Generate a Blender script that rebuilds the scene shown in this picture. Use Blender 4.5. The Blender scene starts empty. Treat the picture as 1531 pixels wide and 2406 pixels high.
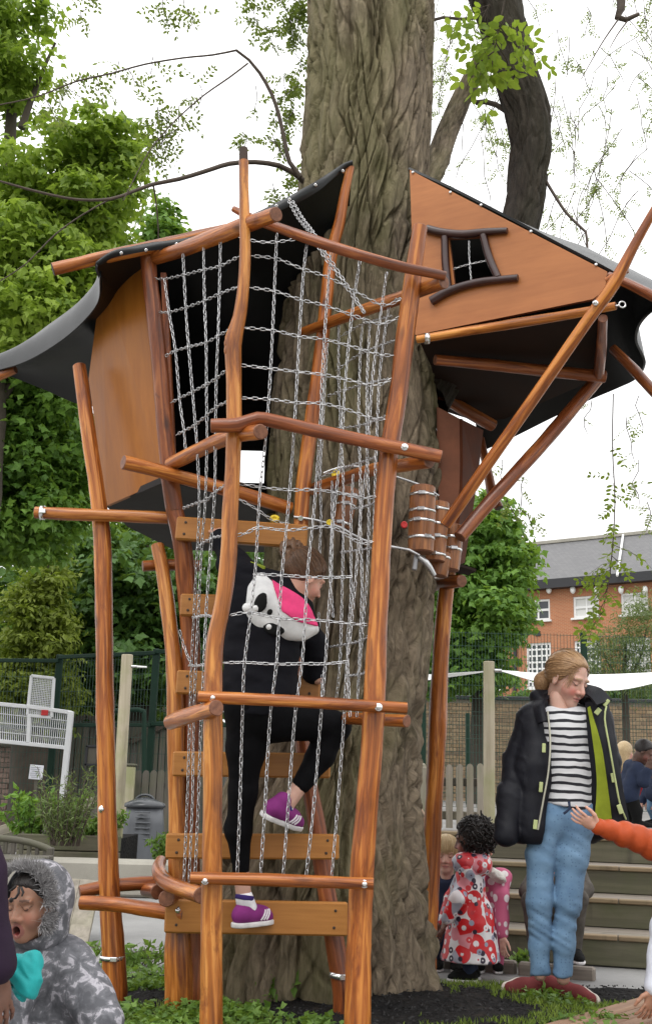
import bpy, math, random
import numpy as np

# ------------------------------------------------------------------ camera, sky, sun, exposure
FPX, CX, CY = 2600.0, 765.5, 1203.0          # focal length and centre in photograph pixels (1531 x 2406)
PITCH, ROLL, CAMZ = math.atan(647.0/2600.0), math.radians(1.5), 0.90
scene = bpy.context.scene
C = scene.collection
_R0 = np.array([1.0, 0, 0]); _F = np.array([0, math.cos(PITCH), math.sin(PITCH)]); _U0 = np.array([0, -math.sin(PITCH), math.cos(PITCH)])
_R = _R0*math.cos(ROLL) + _U0*math.sin(ROLL)
_U = _U0*math.cos(ROLL) - _R0*math.sin(ROLL)
CAM = np.array([0, 0, CAMZ])
from mathutils import Matrix
cam_d = bpy.data.cameras.new('camera'); cam = bpy.data.objects.new('camera', cam_d); C.objects.link(cam)
cam_d.sensor_fit = 'HORIZONTAL'; cam_d.sensor_width = 36.0; cam_d.lens = FPX/1531.0*36.0
cam_d.clip_start = 0.05; cam_d.clip_end = 600
cam.matrix_world = Matrix(((_R[0], _U[0], -_F[0], 0), (_R[1], _U[1], -_F[1], 0), (_R[2], _U[2], -_F[2], CAMZ), (0, 0, 0, 1)))
scene.camera = cam
SUN_EL, SUN_AZ = math.radians(58), math.radians(200)     # high, veiled sun behind the camera's left shoulder
world = bpy.data.worlds.new('World'); scene.world = world; world.use_nodes = True
wn = world.node_tree; wn.nodes.clear()
_sky = wn.nodes.new('ShaderNodeTexSky'); _sky.sky_type = 'NISHITA'; _sky.sun_disc = False
_sky.sun_elevation = SUN_EL; _sky.sun_rotation = SUN_AZ; _sky.dust_density = 6.0; _sky.air_density = 1.0
_hs = wn.nodes.new('ShaderNodeHueSaturation'); _hs.inputs['Saturation'].default_value = 0.12
_tc = wn.nodes.new('ShaderNodeTexCoord')
_nz = wn.nodes.new('ShaderNodeTexNoise'); _nz.inputs['Scale'].default_value = 2.2; _nz.inputs['Detail'].default_value = 6
_cr = wn.nodes.new('ShaderNodeMapRange'); _cr.inputs['To Min'].default_value = 19.0; _cr.inputs['To Max'].default_value = 23.5
_cc = wn.nodes.new('ShaderNodeCombineColor')
_mx = wn.nodes.new('ShaderNodeMix'); _mx.data_type = 'RGBA'; _mx.inputs[0].default_value = 0.9
_bg = wn.nodes.new('ShaderNodeBackground'); _bg.inputs['Strength'].default_value = 0.078
_wo = wn.nodes.new('ShaderNodeOutputWorld')
wn.links.new(_tc.outputs['Generated'], _nz.inputs['Vector']); wn.links.new(_nz.outputs['Fac'], _cr.inputs['Value'])
_sx = wn.nodes.new('ShaderNodeSeparateXYZ'); wn.links.new(_tc.outputs['Generated'], _sx.inputs[0])      # an overcast sky is brighter towards the zenith
_el = wn.nodes.new('ShaderNodeMapRange'); _el.inputs['To Min'].default_value = 0.80; _el.inputs['To Max'].default_value = 1.45; wn.links.new(_sx.outputs['Z'], _el.inputs['Value'])
_ml = wn.nodes.new('ShaderNodeMath'); _ml.operation = 'MULTIPLY'; wn.links.new(_cr.outputs['Result'], _ml.inputs[0]); wn.links.new(_el.outputs['Result'], _ml.inputs[1])
for _k in range(3): wn.links.new(_ml.outputs[0], _cc.inputs[_k])
wn.links.new(_sky.outputs[0], _hs.inputs['Color']); wn.links.new(_hs.outputs[0], _mx.inputs[6]); wn.links.new(_cc.outputs[0], _mx.inputs[7])
wn.links.new(_mx.outputs[2], _bg.inputs['Color']); wn.links.new(_bg.outputs[0], _wo.inputs[0])
sun_d = bpy.data.lights.new('sun', 'SUN'); sun_d.energy = 1.0; sun_d.angle = math.radians(25); sun_d.color = (1.0, 0.97, 0.92)
sun = bpy.data.objects.new('sun', sun_d); C.objects.link(sun)
sun.rotation_euler = (math.pi/2 - SUN_EL, 0, math.pi - SUN_AZ)
sun.location = (-2, -4, 9)
vs = scene.view_settings
vs.view_transform = 'Standard'; vs.look = 'None'; vs.gamma = 1.0; vs.exposure = 0.0; vs.use_curve_mapping = False
scene.cycles.max_bounces = 7; scene.cycles.diffuse_bounces = 4; scene.cycles.transparent_max_bounces = 8

# ------------------------------------------------------------------ helpers: points, noise, geometry, objects
def ray(px, py):
    return _R*((px-CX)/FPX) + _U*((CY-py)/FPX) + _F
def P(px, py, Y):
    d = ray(px, py); return CAM + d*(Y/d[1])
def PZ(px, py, z):
    d = ray(px, py); return CAM + d*((z-CAMZ)/d[2])
def pxm(Y):                       # metres per photograph pixel at depth Y
    return Y/FPX/math.cos(PITCH)*0.985
rng = np.random.default_rng(7); random.seed(7)
_tab = np.random.default_rng(3).random(65536).astype(np.float32)
def vnoise(p):
    p = np.asarray(p, np.float32); i = np.floor(p).astype(np.int64); f = p - i
    u = f*f*(3-2*f)
    def h(a, b, c): return _tab[(((i[:, 0]+a)*73856093) ^ ((i[:, 1]+b)*19349663) ^ ((i[:, 2]+c)*83492791)) & 65535]
    x, y, z = u[:, 0], u[:, 1], u[:, 2]
    a = h(0,0,0)*(1-x)+h(1,0,0)*x; b = h(0,1,0)*(1-x)+h(1,1,0)*x
    c = h(0,0,1)*(1-x)+h(1,0,1)*x; d = h(0,1,1)*(1-x)+h(1,1,1)*x
    return (a*(1-y)+b*y)*(1-z)+(c*(1-y)+d*y)*z
def fbm(p, o=3):
    p = np.asarray(p, np.float32); r = 0; a = 0.5
    for k in range(o):
        r = r + a*(vnoise(p)-0.5)*2; p = p*2.03+17.3; a *= 0.5
    return r
def nrm(v):
    v = np.asarray(v, float); return v/(np.linalg.norm(v)+1e-12)
def rotz(a): c, s = math.cos(a), math.sin(a); return np.array([[c,-s,0],[s,c,0],[0,0,1.0]])
def rotx(a): c, s = math.cos(a), math.sin(a); return np.array([[1.0,0,0],[0,c,-s],[0,s,c]])
def roty(a): c, s = math.cos(a), math.sin(a); return np.array([[c,0,s],[0,1.0,0],[-s,0,c]])
def catmull(pts, rad, step):
    pts = np.asarray(pts, float); rad = np.asarray(rad, float); n = len(pts)
    if n == 2:
        k = max(2, int(np.linalg.norm(pts[1]-pts[0])/step)+1); t = np.linspace(0, 1, k)
        return pts[0]+(pts[1]-pts[0])*t[:, None], rad[0]+(rad[1]-rad[0])*t
    e = np.vstack([2*pts[0]-pts[1], pts, 2*pts[-1]-pts[-2]]); O = []; Q = []
    for i in range(n-1):
        a, b, c, d = e[i:i+4]; k = max(1, int(np.linalg.norm(c-b)/step)); t = np.arange(k)/k; t = t[:, None]
        O.append(0.5*((2*b)+(c-a)*t+(2*a-5*b+4*c-d)*t*t+(3*b-a-3*c+d)*t**3)); Q.append(rad[i]+(rad[i+1]-rad[i])*t[:, 0])
    return np.vstack(O+[pts[-1:]]), np.concatenate(Q+[rad[-1:]])
def frames(p):
    T = np.gradient(p, axis=0); T /= np.linalg.norm(T, axis=1)[:, None]+1e-12
    a = np.array([0, 0, 1.0]) if abs(T[0][2]) < 0.9 else np.array([1.0, 0, 0])
    n = nrm(np.cross(T[0], a)); N = [n]
    for i in range(1, len(p)):
        n = nrm(n - T[i]*np.dot(n, T[i])); N.append(n)
    N = np.array(N); return T, N, np.cross(T, N)
class Geo:
    def __init__(s): s.V = []; s.F = []; s.lc = []; s.rnd = []; s.col = []; s.n = 0
    def add(s, V, F, mi=0, smooth=True, lc=None, rnd=0.0, col=None):
        V = np.asarray(V, float); m = len(V)
        s.V.append(V); s.lc.append(V if lc is None else lc); s.rnd.append(np.broadcast_to(np.asarray(rnd, float), (m,)))
        s.col.append(np.broadcast_to(np.array([1.0,1,1,1]) if col is None else np.asarray(col, float), (m, 4)))
        for f in (F if isinstance(F, list) else [F]):
            f = np.asarray(f)
            if f.ndim == 1: f = f[None]
            if len(f): s.F.append((f+s.n, np.broadcast_to(np.asarray(mi), (len(f),)), smooth))
        s.n += m; return s
    def box(s, c, size, R=None, bev=0.0, mi=0, lc=None, rnd=None):
        h = np.asarray(size, float)/2; b = min(bev, h.min()*0.9)
        rr = random.random() if rnd is None else rnd
        if b <= 0:
            V = np.array([[x,y,z] for x in (-1,1) for y in (-1,1) for z in (-1,1)], float)*h
            F = [np.array([[0,1,3,2],[4,6,7,5],[0,4,5,1],[2,3,7,6],[0,2,6,4],[1,5,7,3]])]
        else:
            V = []; ix = {}
            for x in (-1,1):
                for y in (-1,1):
                    for z in (-1,1):
                        for k in range(3):
                            q = np.array([x,y,z], float)*h
                            for j in range(3):
                                if j != k: q[j] -= (x,y,z)[j]*b
                            ix[(x,y,z,k)] = len(V); V.append(q)
            Q = []; T = []
            for k in range(3):
                i, j = (k+1) % 3, (k+2) % 3
                for sg in (-1, 1):
                    f = []
                    for a, c2 in ((-1,-1),(1,-1),(1,1),(-1,1)):
                        v = [0,0,0]; v[k] = sg; v[i] = a; v[j] = c2; f.append(ix[(*v, k)])
                    Q.append(f if sg > 0 else f[::-1])
                for a in (-1, 1):
                    for c2 in (-1, 1):
                        v0 = [0,0,0]; v1 = [0,0,0]
                        v0[k] = -1; v1[k] = 1
                        for v in (v0, v1): v[i] = a; v[j] = c2
                        f = [ix[(*v0,i)], ix[(*v1,i)], ix[(*v1,j)], ix[(*v0,j)]]
                        Q.append(f if a*c2 < 0 else f[::-1])
            for x in (-1,1):
                for y in (-1,1):
                    for z in (-1,1):
                        f = [ix[(x,y,z,0)], ix[(x,y,z,1)], ix[(x,y,z,2)]]
                        T.append(f if x*y*z > 0 else f[::-1])
            V = np.array(V); F = [np.array(Q), np.array(T)]
        L = V.copy() if lc is None else V[:, list(lc)]
        if R is not None: V = V @ np.asarray(R).T
        return s.add(V+np.asarray(c, float), F, mi, False, L+np.array([rr*7, rr*13, rr*31]), rr)
    def tube(s, pts, rad, seg=12, step=0.05, bump=0.0, mi=0, mend=None, caps=True, seed=None, bevel=True, ell=1.0):
        p, r = catmull(pts, rad, step); T, N, B = frames(p); n = len(p)
        sd = random.random()*100 if seed is None else seed
        d = np.concatenate([[0], np.cumsum(np.linalg.norm(np.diff(p, axis=0), axis=1))])
        th = np.arange(seg)*2*math.pi/seg
        cs, sn = np.cos(th), np.sin(th)
        A = np.repeat(d, seg); ct = np.tile(cs, n); st = np.tile(sn, n); rr = np.repeat(r, seg)
        if bump: rr = rr*(1+bump*fbm(np.stack([ct*1.3+sd, st*1.3, A*7], 1), 3)+bump*0.6*fbm(np.stack([A*2.5+sd, A*0+3, A*0], 1), 2))
        V = np.repeat(p, seg, 0)+np.repeat(N, seg, 0)*(rr*ct)[:, None]+np.repeat(B, seg, 0)*(rr*st*ell)[:, None]
        L = np.stack([rr*ct+sd, rr*st+sd*0.7, A+sd*3], 1)
        i = np.arange(n-1)[:, None]*seg+np.arange(seg)[None]; j = np.arange(n-1)[:, None]*seg+(np.arange(seg)[None]+1) % seg
        F = [np.stack([i, j, j+seg, i+seg], -1).reshape(-1, 4)]
        s.add(V, F, mi, True, L, (sd % 1))
        if caps:
            for e, sg in ((0, -1), (n-1, 1)):
                ring = V[e*seg:(e+1)*seg]; c = p[e]; t = T[e]*sg
                b = r[e]*0.10 if bevel else 0
                r2 = c+(ring-c)*0.90+t*b if bevel else ring
                V2 = np.vstack([ring, r2, (c+t*b)[None]]); L2 = V2 @ np.stack([N[e], B[e], T[e]], 1)+sd
                a = np.arange(seg); bb = (a+1) % seg
                q = np.stack([a, bb, bb+seg, a+seg], 1); tr = np.stack([a+seg, bb+seg, np.full(seg, 2*seg)], 1)
                if sg < 0: q = q[:, ::-1]; tr = tr[:, ::-1]
                m2 = mi if mend is None else mend
                s.add(V2, [q, tr], m2, False, L2, (sd % 1))
        return s
    def ell(s, c, r, R=None, nu=14, nv=9, mi=0, rnd=0.0, col=None):
        u = np.arange(nu)*2*math.pi/nu; v = np.linspace(0, math.pi, nv+1)[1:-1]
        V = np.array([[math.sin(b)*math.cos(a), math.sin(b)*math.sin(a), math.cos(b)] for b in v for a in u]+[[0,0,1],[0,0,-1]])*np.asarray(r)
        if R is not None: V = V @ np.asarray(R).T
        k = len(v); Q = [[i*nu+j, (i+1)*nu+j, (i+1)*nu+(j+1) % nu, i*nu+(j+1) % nu] for i in range(k-1) for j in range(nu)]
        T = [[k*nu, j, (j+1) % nu] for j in range(nu)]+[[k*nu+1, (k-1)*nu+(j+1) % nu, (k-1)*nu+j] for j in range(nu)]
        return s.add(V+np.asarray(c, float), [np.array(Q), np.array(T)], mi, True, None, rnd, col)
    def prism(s, poly, t, mi=0, mside=None, lc=None, rnd=0.0):       # planar polygon (world points) extruded along vector t
        A = np.asarray(poly, float); n = len(A); B = A+np.asarray(t, float)
        nn = np.zeros(3)
        for k in range(n): nn += np.cross(A[k], A[(k+1) % n])
        L = None if lc is None else (np.vstack([A, B])-A[0]) @ np.asarray(lc).T
        o = np.arange(n)
        fa, fb = (o[::-1], o+n) if np.dot(nn, t) > 0 else (o, (o+n)[::-1])
        s.add(np.vstack([A, B]), [fa[None], fb[None]], mi, False, L, rnd)
        sd = np.stack([o, (o+1) % n, (o+1) % n+n, o+n], 1)
        if np.dot(nn, t) <= 0: sd = sd[:, ::-1]
        s.add(np.vstack([A, B]), [sd], mi if mside is None else mside, False, L, rnd); return s
    def grid(s, G, mi=0, smooth=True, lc=None, rnd=0.0, flip=False, col=None):  # (a,b,3) array of points
        a, b = G.shape[:2]; i = (np.arange(a-1)[:, None]*b+np.arange(b-1)[None]).reshape(-1)
        F = np.stack([i, i+1, i+b+1, i+b], 1)
        if flip: F = F[:, ::-1]
        return s.add(G.reshape(-1, 3), [F], mi, smooth, lc, rnd, col)
    def sheet(s, G, th, mi=0, mback=None):         # thick curved sheet from a point grid
        du = np.gradient(G, axis=1); dv = np.gradient(G, axis=0); n = np.cross(du, dv); n /= np.linalg.norm(n, axis=2)[..., None]+1e-9
        H = G-n*th; a, b = G.shape[:2]
        s.grid(G, mi); s.grid(H, mi if mback is None else mback, flip=True)
        for E1, E2 in ((G[0], H[0]), (H[-1], G[-1]), (H[:, 0], G[:, 0]), (G[:, -1], H[:, -1])):
            s.grid(np.stack([E1, E2]), mi, False, flip=True)
        return s
    def lathe(s, c, prof, seg=24, mi=0, R=None, sx=1.0, sy=1.0, caps=True):
        prof = np.asarray(prof, float); th = np.arange(seg)*2*math.pi/seg; n = len(prof)
        V = np.array([[r*math.cos(t)*sx, r*math.sin(t)*sy, z] for r, z in prof for t in th])
        i = np.arange(n-1)[:, None]*seg+np.arange(seg)[None]; j = np.arange(n-1)[:, None]*seg+(np.arange(seg)[None]+1) % seg
        F = [np.stack([i, j, j+seg, i+seg], -1).reshape(-1, 4)]
        if caps: F += [np.arange(seg)[::-1][None], (np.arange(seg)+(n-1)*seg)[None]]
        if R is not None: V = V @ np.asarray(R).T
        return s.add(V+np.asarray(c, float), F, mi, True)
    def mesh(s, name, mats, off=None):
        V = np.vstack(s.V); lc = np.vstack(s.lc)
        if off is not None: V = V-off
        me = bpy.data.meshes.new(name); nf = sum(len(f) for f, _, _ in s.F); nl = sum(f.size for f, _, _ in s.F)
        me.vertices.add(len(V)); me.vertices.foreach_set('co', V.astype(np.float32).ravel())
        me.loops.add(nl); me.polygons.add(nf)
        me.loops.foreach_set('vertex_index', np.concatenate([f.ravel() for f, _, _ in s.F]).astype(np.int32))
        tot = np.concatenate([np.full(len(f), f.shape[1]) for f, _, _ in s.F]).astype(np.int32)
        me.polygons.foreach_set('loop_start', np.concatenate([[0], np.cumsum(tot)[:-1]]).astype(np.int32))
        me.polygons.foreach_set('material_index', np.concatenate([m for _, m, _ in s.F]).astype(np.int32))
        me.polygons.foreach_set('use_smooth', np.concatenate([np.full(len(f), sm) for f, _, sm in s.F]))
        a = me.attributes.new('lc', 'FLOAT_VECTOR', 'POINT'); a.data.foreach_set('vector', lc.astype(np.float32).ravel())
        a = me.attributes.new('rnd', 'FLOAT', 'POINT'); a.data.foreach_set('value', np.concatenate(s.rnd).astype(np.float32))
        a = me.attributes.new('col', 'FLOAT_COLOR', 'POINT'); a.data.foreach_set('color', np.vstack(s.col).astype(np.float32).ravel())
        for m in (mats if isinstance(mats, (list, tuple)) else [mats]): me.materials.append(m)
        me.update(calc_edges=True); me.validate(); return me
    def obj(s, name, mats, parent=None, loc=None, **kw):
        off = np.asarray(loc, float) if parent is None and loc is not None else (ROOT[parent.name] if parent is not None else np.zeros(3))
        o = bpy.data.objects.new(name, s.mesh(name, mats, off)); C.objects.link(o)
        if parent is not None: o.parent = parent
        else: o.location = off
        ROOT[o.name] = off
        for k, v in kw.items():
            if v is not None: o[k] = v
        return o
ROOT = {}
def thing(name, label, cat, loc, group=None):
    o = bpy.data.objects.new(name, None); C.objects.link(o); o.location = [float(x) for x in loc]; o.empty_display_size = 0.1
    o['label'] = label; o['category'] = cat
    if group: o['group'] = group
    ROOT[o.name] = np.asarray(loc, float); return o
def clone(o, name, parent, loc, R=None, scale=None, **kw):     # a copy that shares its mesh; loc in world
    c = o.copy(); c.name = name; C.objects.link(c)
    if parent is not None: c.parent = parent; c.location = np.asarray(loc, float)-ROOT[parent.name]
    else: c.parent = None; c.location = loc
    if R is not None: c.rotation_euler = Matrix([list(r) for r in R]).to_euler()
    if scale is not None: c.scale = scale
    for k in list(c.keys()):
        if k in ('label', 'category', 'group', 'kind'): del c[k]
    for k, v in kw.items():
        if v is not None: c[k] = v
    ROOT[c.name] = ROOT[parent.name] if parent is not None else np.asarray(loc, float); return c

# ------------------------------------------------------------------ signed-distance figures -> one continuous surface
def rc(p, a, b, ra, rb, sc=None):
    a = np.asarray(a, np.float32); b = np.asarray(b, np.float32)
    if sc is not None:
        sc = np.asarray(sc, np.float32); p = p*sc; a = a*sc; b = b*sc
    ba = b-a; t = np.clip(((p-a) @ ba)/(ba @ ba+1e-9), 0, 1)
    return np.linalg.norm(p-a-t[:, None]*ba, axis=1)-(ra+(rb-ra)*t)
def chain(p, pts, rad, k=0.02, sc=None):
    d = None
    for i in range(len(pts)-1):
        e = rc(p, pts[i], pts[i+1], rad[i], rad[i+1], sc); d = e if d is None else smin(d, e, k)
    return d
def el(p, c, r, R=None):
    q = p-np.asarray(c, np.float32)
    if R is not None: q = q @ np.asarray(R, np.float32)
    r = np.asarray(r, np.float32); k0 = np.linalg.norm(q/r, axis=1); k1 = np.linalg.norm(q/(r*r), axis=1)
    return k0*(k0-1)/(k1+1e-9)
def bx(p, c, h, R=None, r=0.0):
    q = p-np.asarray(c, np.float32)
    if R is not None: q = q @ np.asarray(R, np.float32)
    q = np.abs(q)-(np.asarray(h, np.float32)-r)
    return np.linalg.norm(np.maximum(q, 0), axis=1)+np.minimum(q.max(1), 0)-r
def smin(a, b, k):
    h = np.clip(0.5+0.5*(b-a)/k, 0, 1); return b*(1-h)+a*h-k*h*(1-h)
def smax(a, b, k): return -smin(-a, -b, k)
def sdf(f, lo, hi, h):
    lo = np.asarray(lo, float)-2*h; hi = np.asarray(hi, float)+2*h; n = np.ceil((hi-lo)/h).astype(int)+1
    ax = [(lo[k]+np.arange(n[k])*h).astype(np.float32) for k in range(3)]
    B = 6; nb = -(-n//B); n = nb*B                      # coarse look first, then only the blocks near the surface
    ax = [(lo[k]+np.arange(n[k])*h).astype(np.float32) for k in range(3)]
    bc = np.stack(np.meshgrid(*[ax[k][::B]+h*(B-1)/2 for k in range(3)], indexing='ij'), -1).reshape(-1, 3).astype(np.float32)
    db = np.concatenate([f(bc[i:i+150000]) for i in range(0, len(bc), 150000)])
    D = np.repeat(np.repeat(np.repeat(np.sign(db).reshape(nb), B, 0), B, 1), B, 2).astype(np.float32)
    near = np.argwhere((np.abs(db) < h*B*1.25+0.012).reshape(nb)); off = np.stack(np.meshgrid(*[np.arange(B)]*3, indexing='ij'), -1).reshape(-1, 3)
    for i in range(0, len(near), 700):
        ii = (near[i:i+700][:, None]*B+off[None]).reshape(-1, 3); D[tuple(ii.T)] = f((lo+ii*h).astype(np.float32))
    D = np.where(np.abs(D) < 1e-7, 1e-7, D); S = D < 0
    cnt = np.zeros(n-1, np.float32); acc = np.zeros((*(n-1), 3), np.float32); nx, ny, nz = n
    def sl(o): return tuple(slice(o[k], n[k]-1+o[k]) for k in range(3))
    for k in range(3):
        for a in (0, 1):
            for b in (0, 1):
                o = [0,0,0]; o[(k+1) % 3] = a; o[(k+2) % 3] = b; o2 = list(o); o2[k] = 1
                d0 = D[sl(o)]; d1 = D[sl(o2)]; m = S[sl(o)] != S[sl(o2)]
                t = np.where(m, d0/(d0-d1+1e-20), 0)
                cnt += m
                for j in range(3): acc[..., j] += m*((t if j == k else o[j]))
    act = cnt > 0; idx = -np.ones(n-1, np.int64); idx[act] = np.arange(act.sum())
    cell = np.argwhere(act); V = lo+(cell+acc[act]/cnt[act][:, None])*h; Q = []
    for k in range(3):
        i, j = (k+1) % 3, (k+2) % 3
        a = [slice(0, n[0]), slice(0, n[1]), slice(0, n[2])]; b = list(a)
        a[k] = slice(0, n[k]-1); b[k] = slice(1, n[k])
        s0 = S[tuple(a)]; s1 = S[tuple(b)]; e = np.argwhere(s0 != s1)
        e = e[(e[:, i] > 0) & (e[:, j] > 0) & (e[:, i] < n[i]-1) & (e[:, j] < n[j]-1)]
        if not len(e): continue
        f = s0[tuple(e.T)]; q = []
        for di, dj in ((-1,-1),(0,-1),(0,0),(-1,0)):
            c = e.copy(); c[:, i] += di; c[:, j] += dj; q.append(idx[tuple(c.T)])
        q = np.stack(q, 1); q = np.where(f[:, None], q, q[:, ::-1]); Q.append(q)
    return V, np.vstack(Q)

# ------------------------------------------------------------------ material helpers
class MT:
    def __init__(s, name):
        s.m = bpy.data.materials.new(name); s.m.use_nodes = True; s.t = s.m.node_tree; s.t.nodes.clear()
        s.out = s.t.nodes.new('ShaderNodeOutputMaterial')
    def n(s, typ, props=None, **ins):
        nd = s.t.nodes.new('ShaderNode'+typ)
        for k, v in (props or {}).items(): setattr(nd, k, v)
        for k, v in ins.items():
            key = int(k[1:]) if k[0] == '_' and k[1:].isdigit() else k.replace('_', ' ')
            s.set(nd.inputs[key], v)
        return nd
    def set(s, sock, v):
        if hasattr(v, 'outputs'): v = v.outputs[0]
        if hasattr(v, 'links'): s.t.links.new(v, sock)
        else:
            try: sock.default_value = v
            except Exception: sock.default_value = (*v, 1.0)
    def attr(s, name, out='Vector'): return s.n('Attribute', {'attribute_name': name}).outputs[out]
    def pos(s): return s.n('TexCoord').outputs['Object']
    def scale(s, v, sc): return s.n('VectorMath', {'operation': 'MULTIPLY'}, _0=v, _1=sc).outputs[0]
    def noise(s, v, sc, det=4, rough=0.55, dist=0.0):
        return s.n('TexNoise', None, Vector=v, Scale=sc, Detail=det, Roughness=rough, Distortion=dist).outputs[0]
    def ramp(s, f, stops, interp='LINEAR'):
        nd = s.n('ValToRGB', None, Fac=f); r = nd.color_ramp; r.interpolation = interp
        while len(r.elements) < len(stops): r.elements.new(0.5)
        for e, (p, c) in zip(r.elements, stops): e.position = p; e.color = (*c, 1.0) if len(c) == 3 else c
        return nd.outputs[0]
    def mix(s, f, a, b, mode='MIX'):
        nd = s.n('Mix', {'data_type': 'RGBA', 'blend_type': mode}); s.set(nd.inputs[0], f); s.set(nd.inputs[6], a); s.set(nd.inputs[7], b); return nd.outputs[2]
    def math(s, op, a, b=0.0, c=0.0): return s.n('Math', {'operation': op}, _0=a, _1=b, _2=c).outputs[0]
    def bump(s, h, st=0.3, d=0.01): return s.n('Bump', None, Height=h, Strength=st, Distance=d).outputs[0]
    def bsdf(s, col, rough=0.6, bump=None, **kw):
        b = s.n('BsdfPrincipled'); s.set(b.inputs['Base Color'], col); s.set(b.inputs['Roughness'], rough)
        if bump is not None: s.set(b.inputs['Normal'], bump)
        for k, v in kw.items(): s.set(b.inputs[k.replace('_', ' ')], v)
        s.t.links.new(b.outputs[0], s.out.inputs[0]); return s.m
def plain(name, col, rough=0.6, var=0.25, sc=6.0, metal=0.0, bump=0.15, bsc=60.0, src='pos', **kw):
    t = MT(name); v = t.pos() if src == 'pos' else t.attr('lc')
    c = np.array(col); f = t.noise(v, sc, 5, 0.6)
    k = t.ramp(f, [(0.28, tuple(c*(1-var))), (0.72, tuple(np.minimum(c*(1+var), 1)))])
    bm = t.bump(t.noise(v, bsc, 3), bump, 0.004) if bump else None
    r = t.math('MULTIPLY_ADD', f, 0.25, rough-0.12)
    return t.bsdf(k, r, bm, Metallic=metal, **kw)

# ------------------------------------------------------------------ materials
def log_mat(name, dark, mid, light, gloss=0.33):
    t = MT(name); v = t.attr('lc')
    s1 = t.noise(t.scale(v, (34, 34, 2.4)), 1.0, 5, 0.58, 1.0)
    s2 = t.noise(t.scale(v, (9, 9, 1.6)), 1.0, 4, 0.55, 0.4)
    s3 = t.noise(t.scale(v, (120, 120, 5)), 1.0, 4, 0.6)
    f = t.math('ADD', t.math('MULTIPLY', s1, 0.66), t.math('MULTIPLY', s2, 0.34))
    c = t.ramp(f, [(0.34, dark), (0.44, tuple(np.array(mid)*0.7)), (0.50, mid), (0.60, light), (0.70, tuple(np.array(light)*1.25))])
    c = t.mix(t.ramp(t.noise(t.scale(v, (16, 16, 3.2)), 1.0, 5, 0.65, 1.2), [(0.57, (0,)*3), (0.66, (0.6,)*3)]), c, tuple(np.array(dark)*1.3))
    c = t.mix(t.ramp(s3, [(0.62, (0,)*3), (0.70, (0.5,)*3)]), c, tuple(np.array(dark)*0.7))
    kn = t.n('TexVoronoi', None, Vector=t.scale(v, (9, 9, 3.2)), Scale=1.0).outputs['Distance']
    c = t.mix(t.ramp(kn, [(0.05, (0.8,)*3), (0.16, (0,)*3)]), c, tuple(np.array(dark)*0.4))
    vr = t.ramp(t.math('FRACT', t.math('MULTIPLY', t.attr('rnd', 'Fac'), 7.3)), [(0.0, (0.84, 0.80, 0.76)), (0.5, (1.0, 0.97, 0.93)), (1.0, (1.15, 1.12, 1.05))])
    c = t.mix(1.0, c, vr, 'MULTIPLY')
    b = t.bump(t.math('ADD', s1, t.math('MULTIPLY', s3, 0.5)), 0.6, 0.008)
    return t.bsdf(c, t.math('MULTIPLY_ADD', s2, 0.3, gloss-0.1), b, Coat_Weight=0.3, Coat_Roughness=0.14, Specular_IOR_Level=0.3)
M = {}
M['log'] = log_mat('varnished_log', (0.105, 0.024, 0.008), (0.35, 0.102, 0.019), (0.57, 0.22, 0.046))
M['log_red'] = log_mat('reddish_log', (0.07, 0.018, 0.008), (0.23, 0.062, 0.018), (0.38, 0.13, 0.038))
M['log_pale'] = log_mat('pale_log', (0.14, 0.036, 0.010), (0.43, 0.145, 0.026), (0.68, 0.30, 0.072))
M['frame_dark'] = plain('dark_stained_branch', (0.036, 0.011, 0.009), 0.35, 0.35, 9, Coat_Weight=0.3, Coat_Roughness=0.25)
def end_mat():
    t = MT('log_end_grain'); v = t.attr('lc'); f = t.noise(v, 60, 5)
    r = t.n('TexWave', {'wave_type': 'RINGS', 'rings_direction': 'Z'}, Vector=v, Scale=60, Distortion=1.5).outputs[1]
    c = t.ramp(f, [(0.3, (0.13, 0.045, 0.022)), (0.7, (0.27, 0.11, 0.055))])
    c = t.mix(t.math('MULTIPLY', r, 0.3), c, (0.09, 0.03, 0.016)); return t.bsdf(c, 0.55, t.bump(f, 0.3, 0.003))
M['end'] = end_mat()
M['end_dark'] = plain('weathered_log_end', (0.055, 0.035, 0.025), 0.8, 0.3, 40)
def ply_mat(name, a, b, stretch, gloss):
    t = MT(name); v = t.attr('lc')
    f = t.noise(t.scale(v, stretch), 1.0, 6, 0.6, 0.8); g = t.noise(t.scale(v, tuple(4*x for x in stretch)), 1.0, 4, 0.6)
    big = t.noise(v, 1.8, 3)
    k = t.math('ADD', t.math('MULTIPLY', f, 0.6), t.math('MULTIPLY', g, 0.4))
    c = t.ramp(k, [(0.3, a), (0.7, b)]); c = t.mix(t.math('MULTIPLY', t.ramp(big, [(0.35, (0,)*3), (0.7, (1,)*3)]), 0.35), c, tuple(np.array(a)*0.75))
    return t.bsdf(c, t.math('MULTIPLY_ADD', g, 0.2, gloss), t.bump(g, 0.12, 0.002), Coat_Weight=0.12, Coat_Roughness=0.25, Specular_IOR_Level=0.3)
M['ply_v'] = ply_mat('plywood_upright_grain', (0.28, 0.09, 0.012), (0.44, 0.16, 0.025), (9, 9, 0.7), 0.3)
M['ply_h'] = ply_mat('plywood_level_grain', (0.36, 0.125, 0.038), (0.52, 0.20, 0.066), (1.6, 12, 12), 0.3)
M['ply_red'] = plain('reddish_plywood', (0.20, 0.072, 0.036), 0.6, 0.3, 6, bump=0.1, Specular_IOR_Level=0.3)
M['ply_dark'] = plain('dark_underside_ply', (0.020, 0.0095, 0.006), 0.8, 0.4, 4, bump=0.1, Specular_IOR_Level=0.15)
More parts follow.
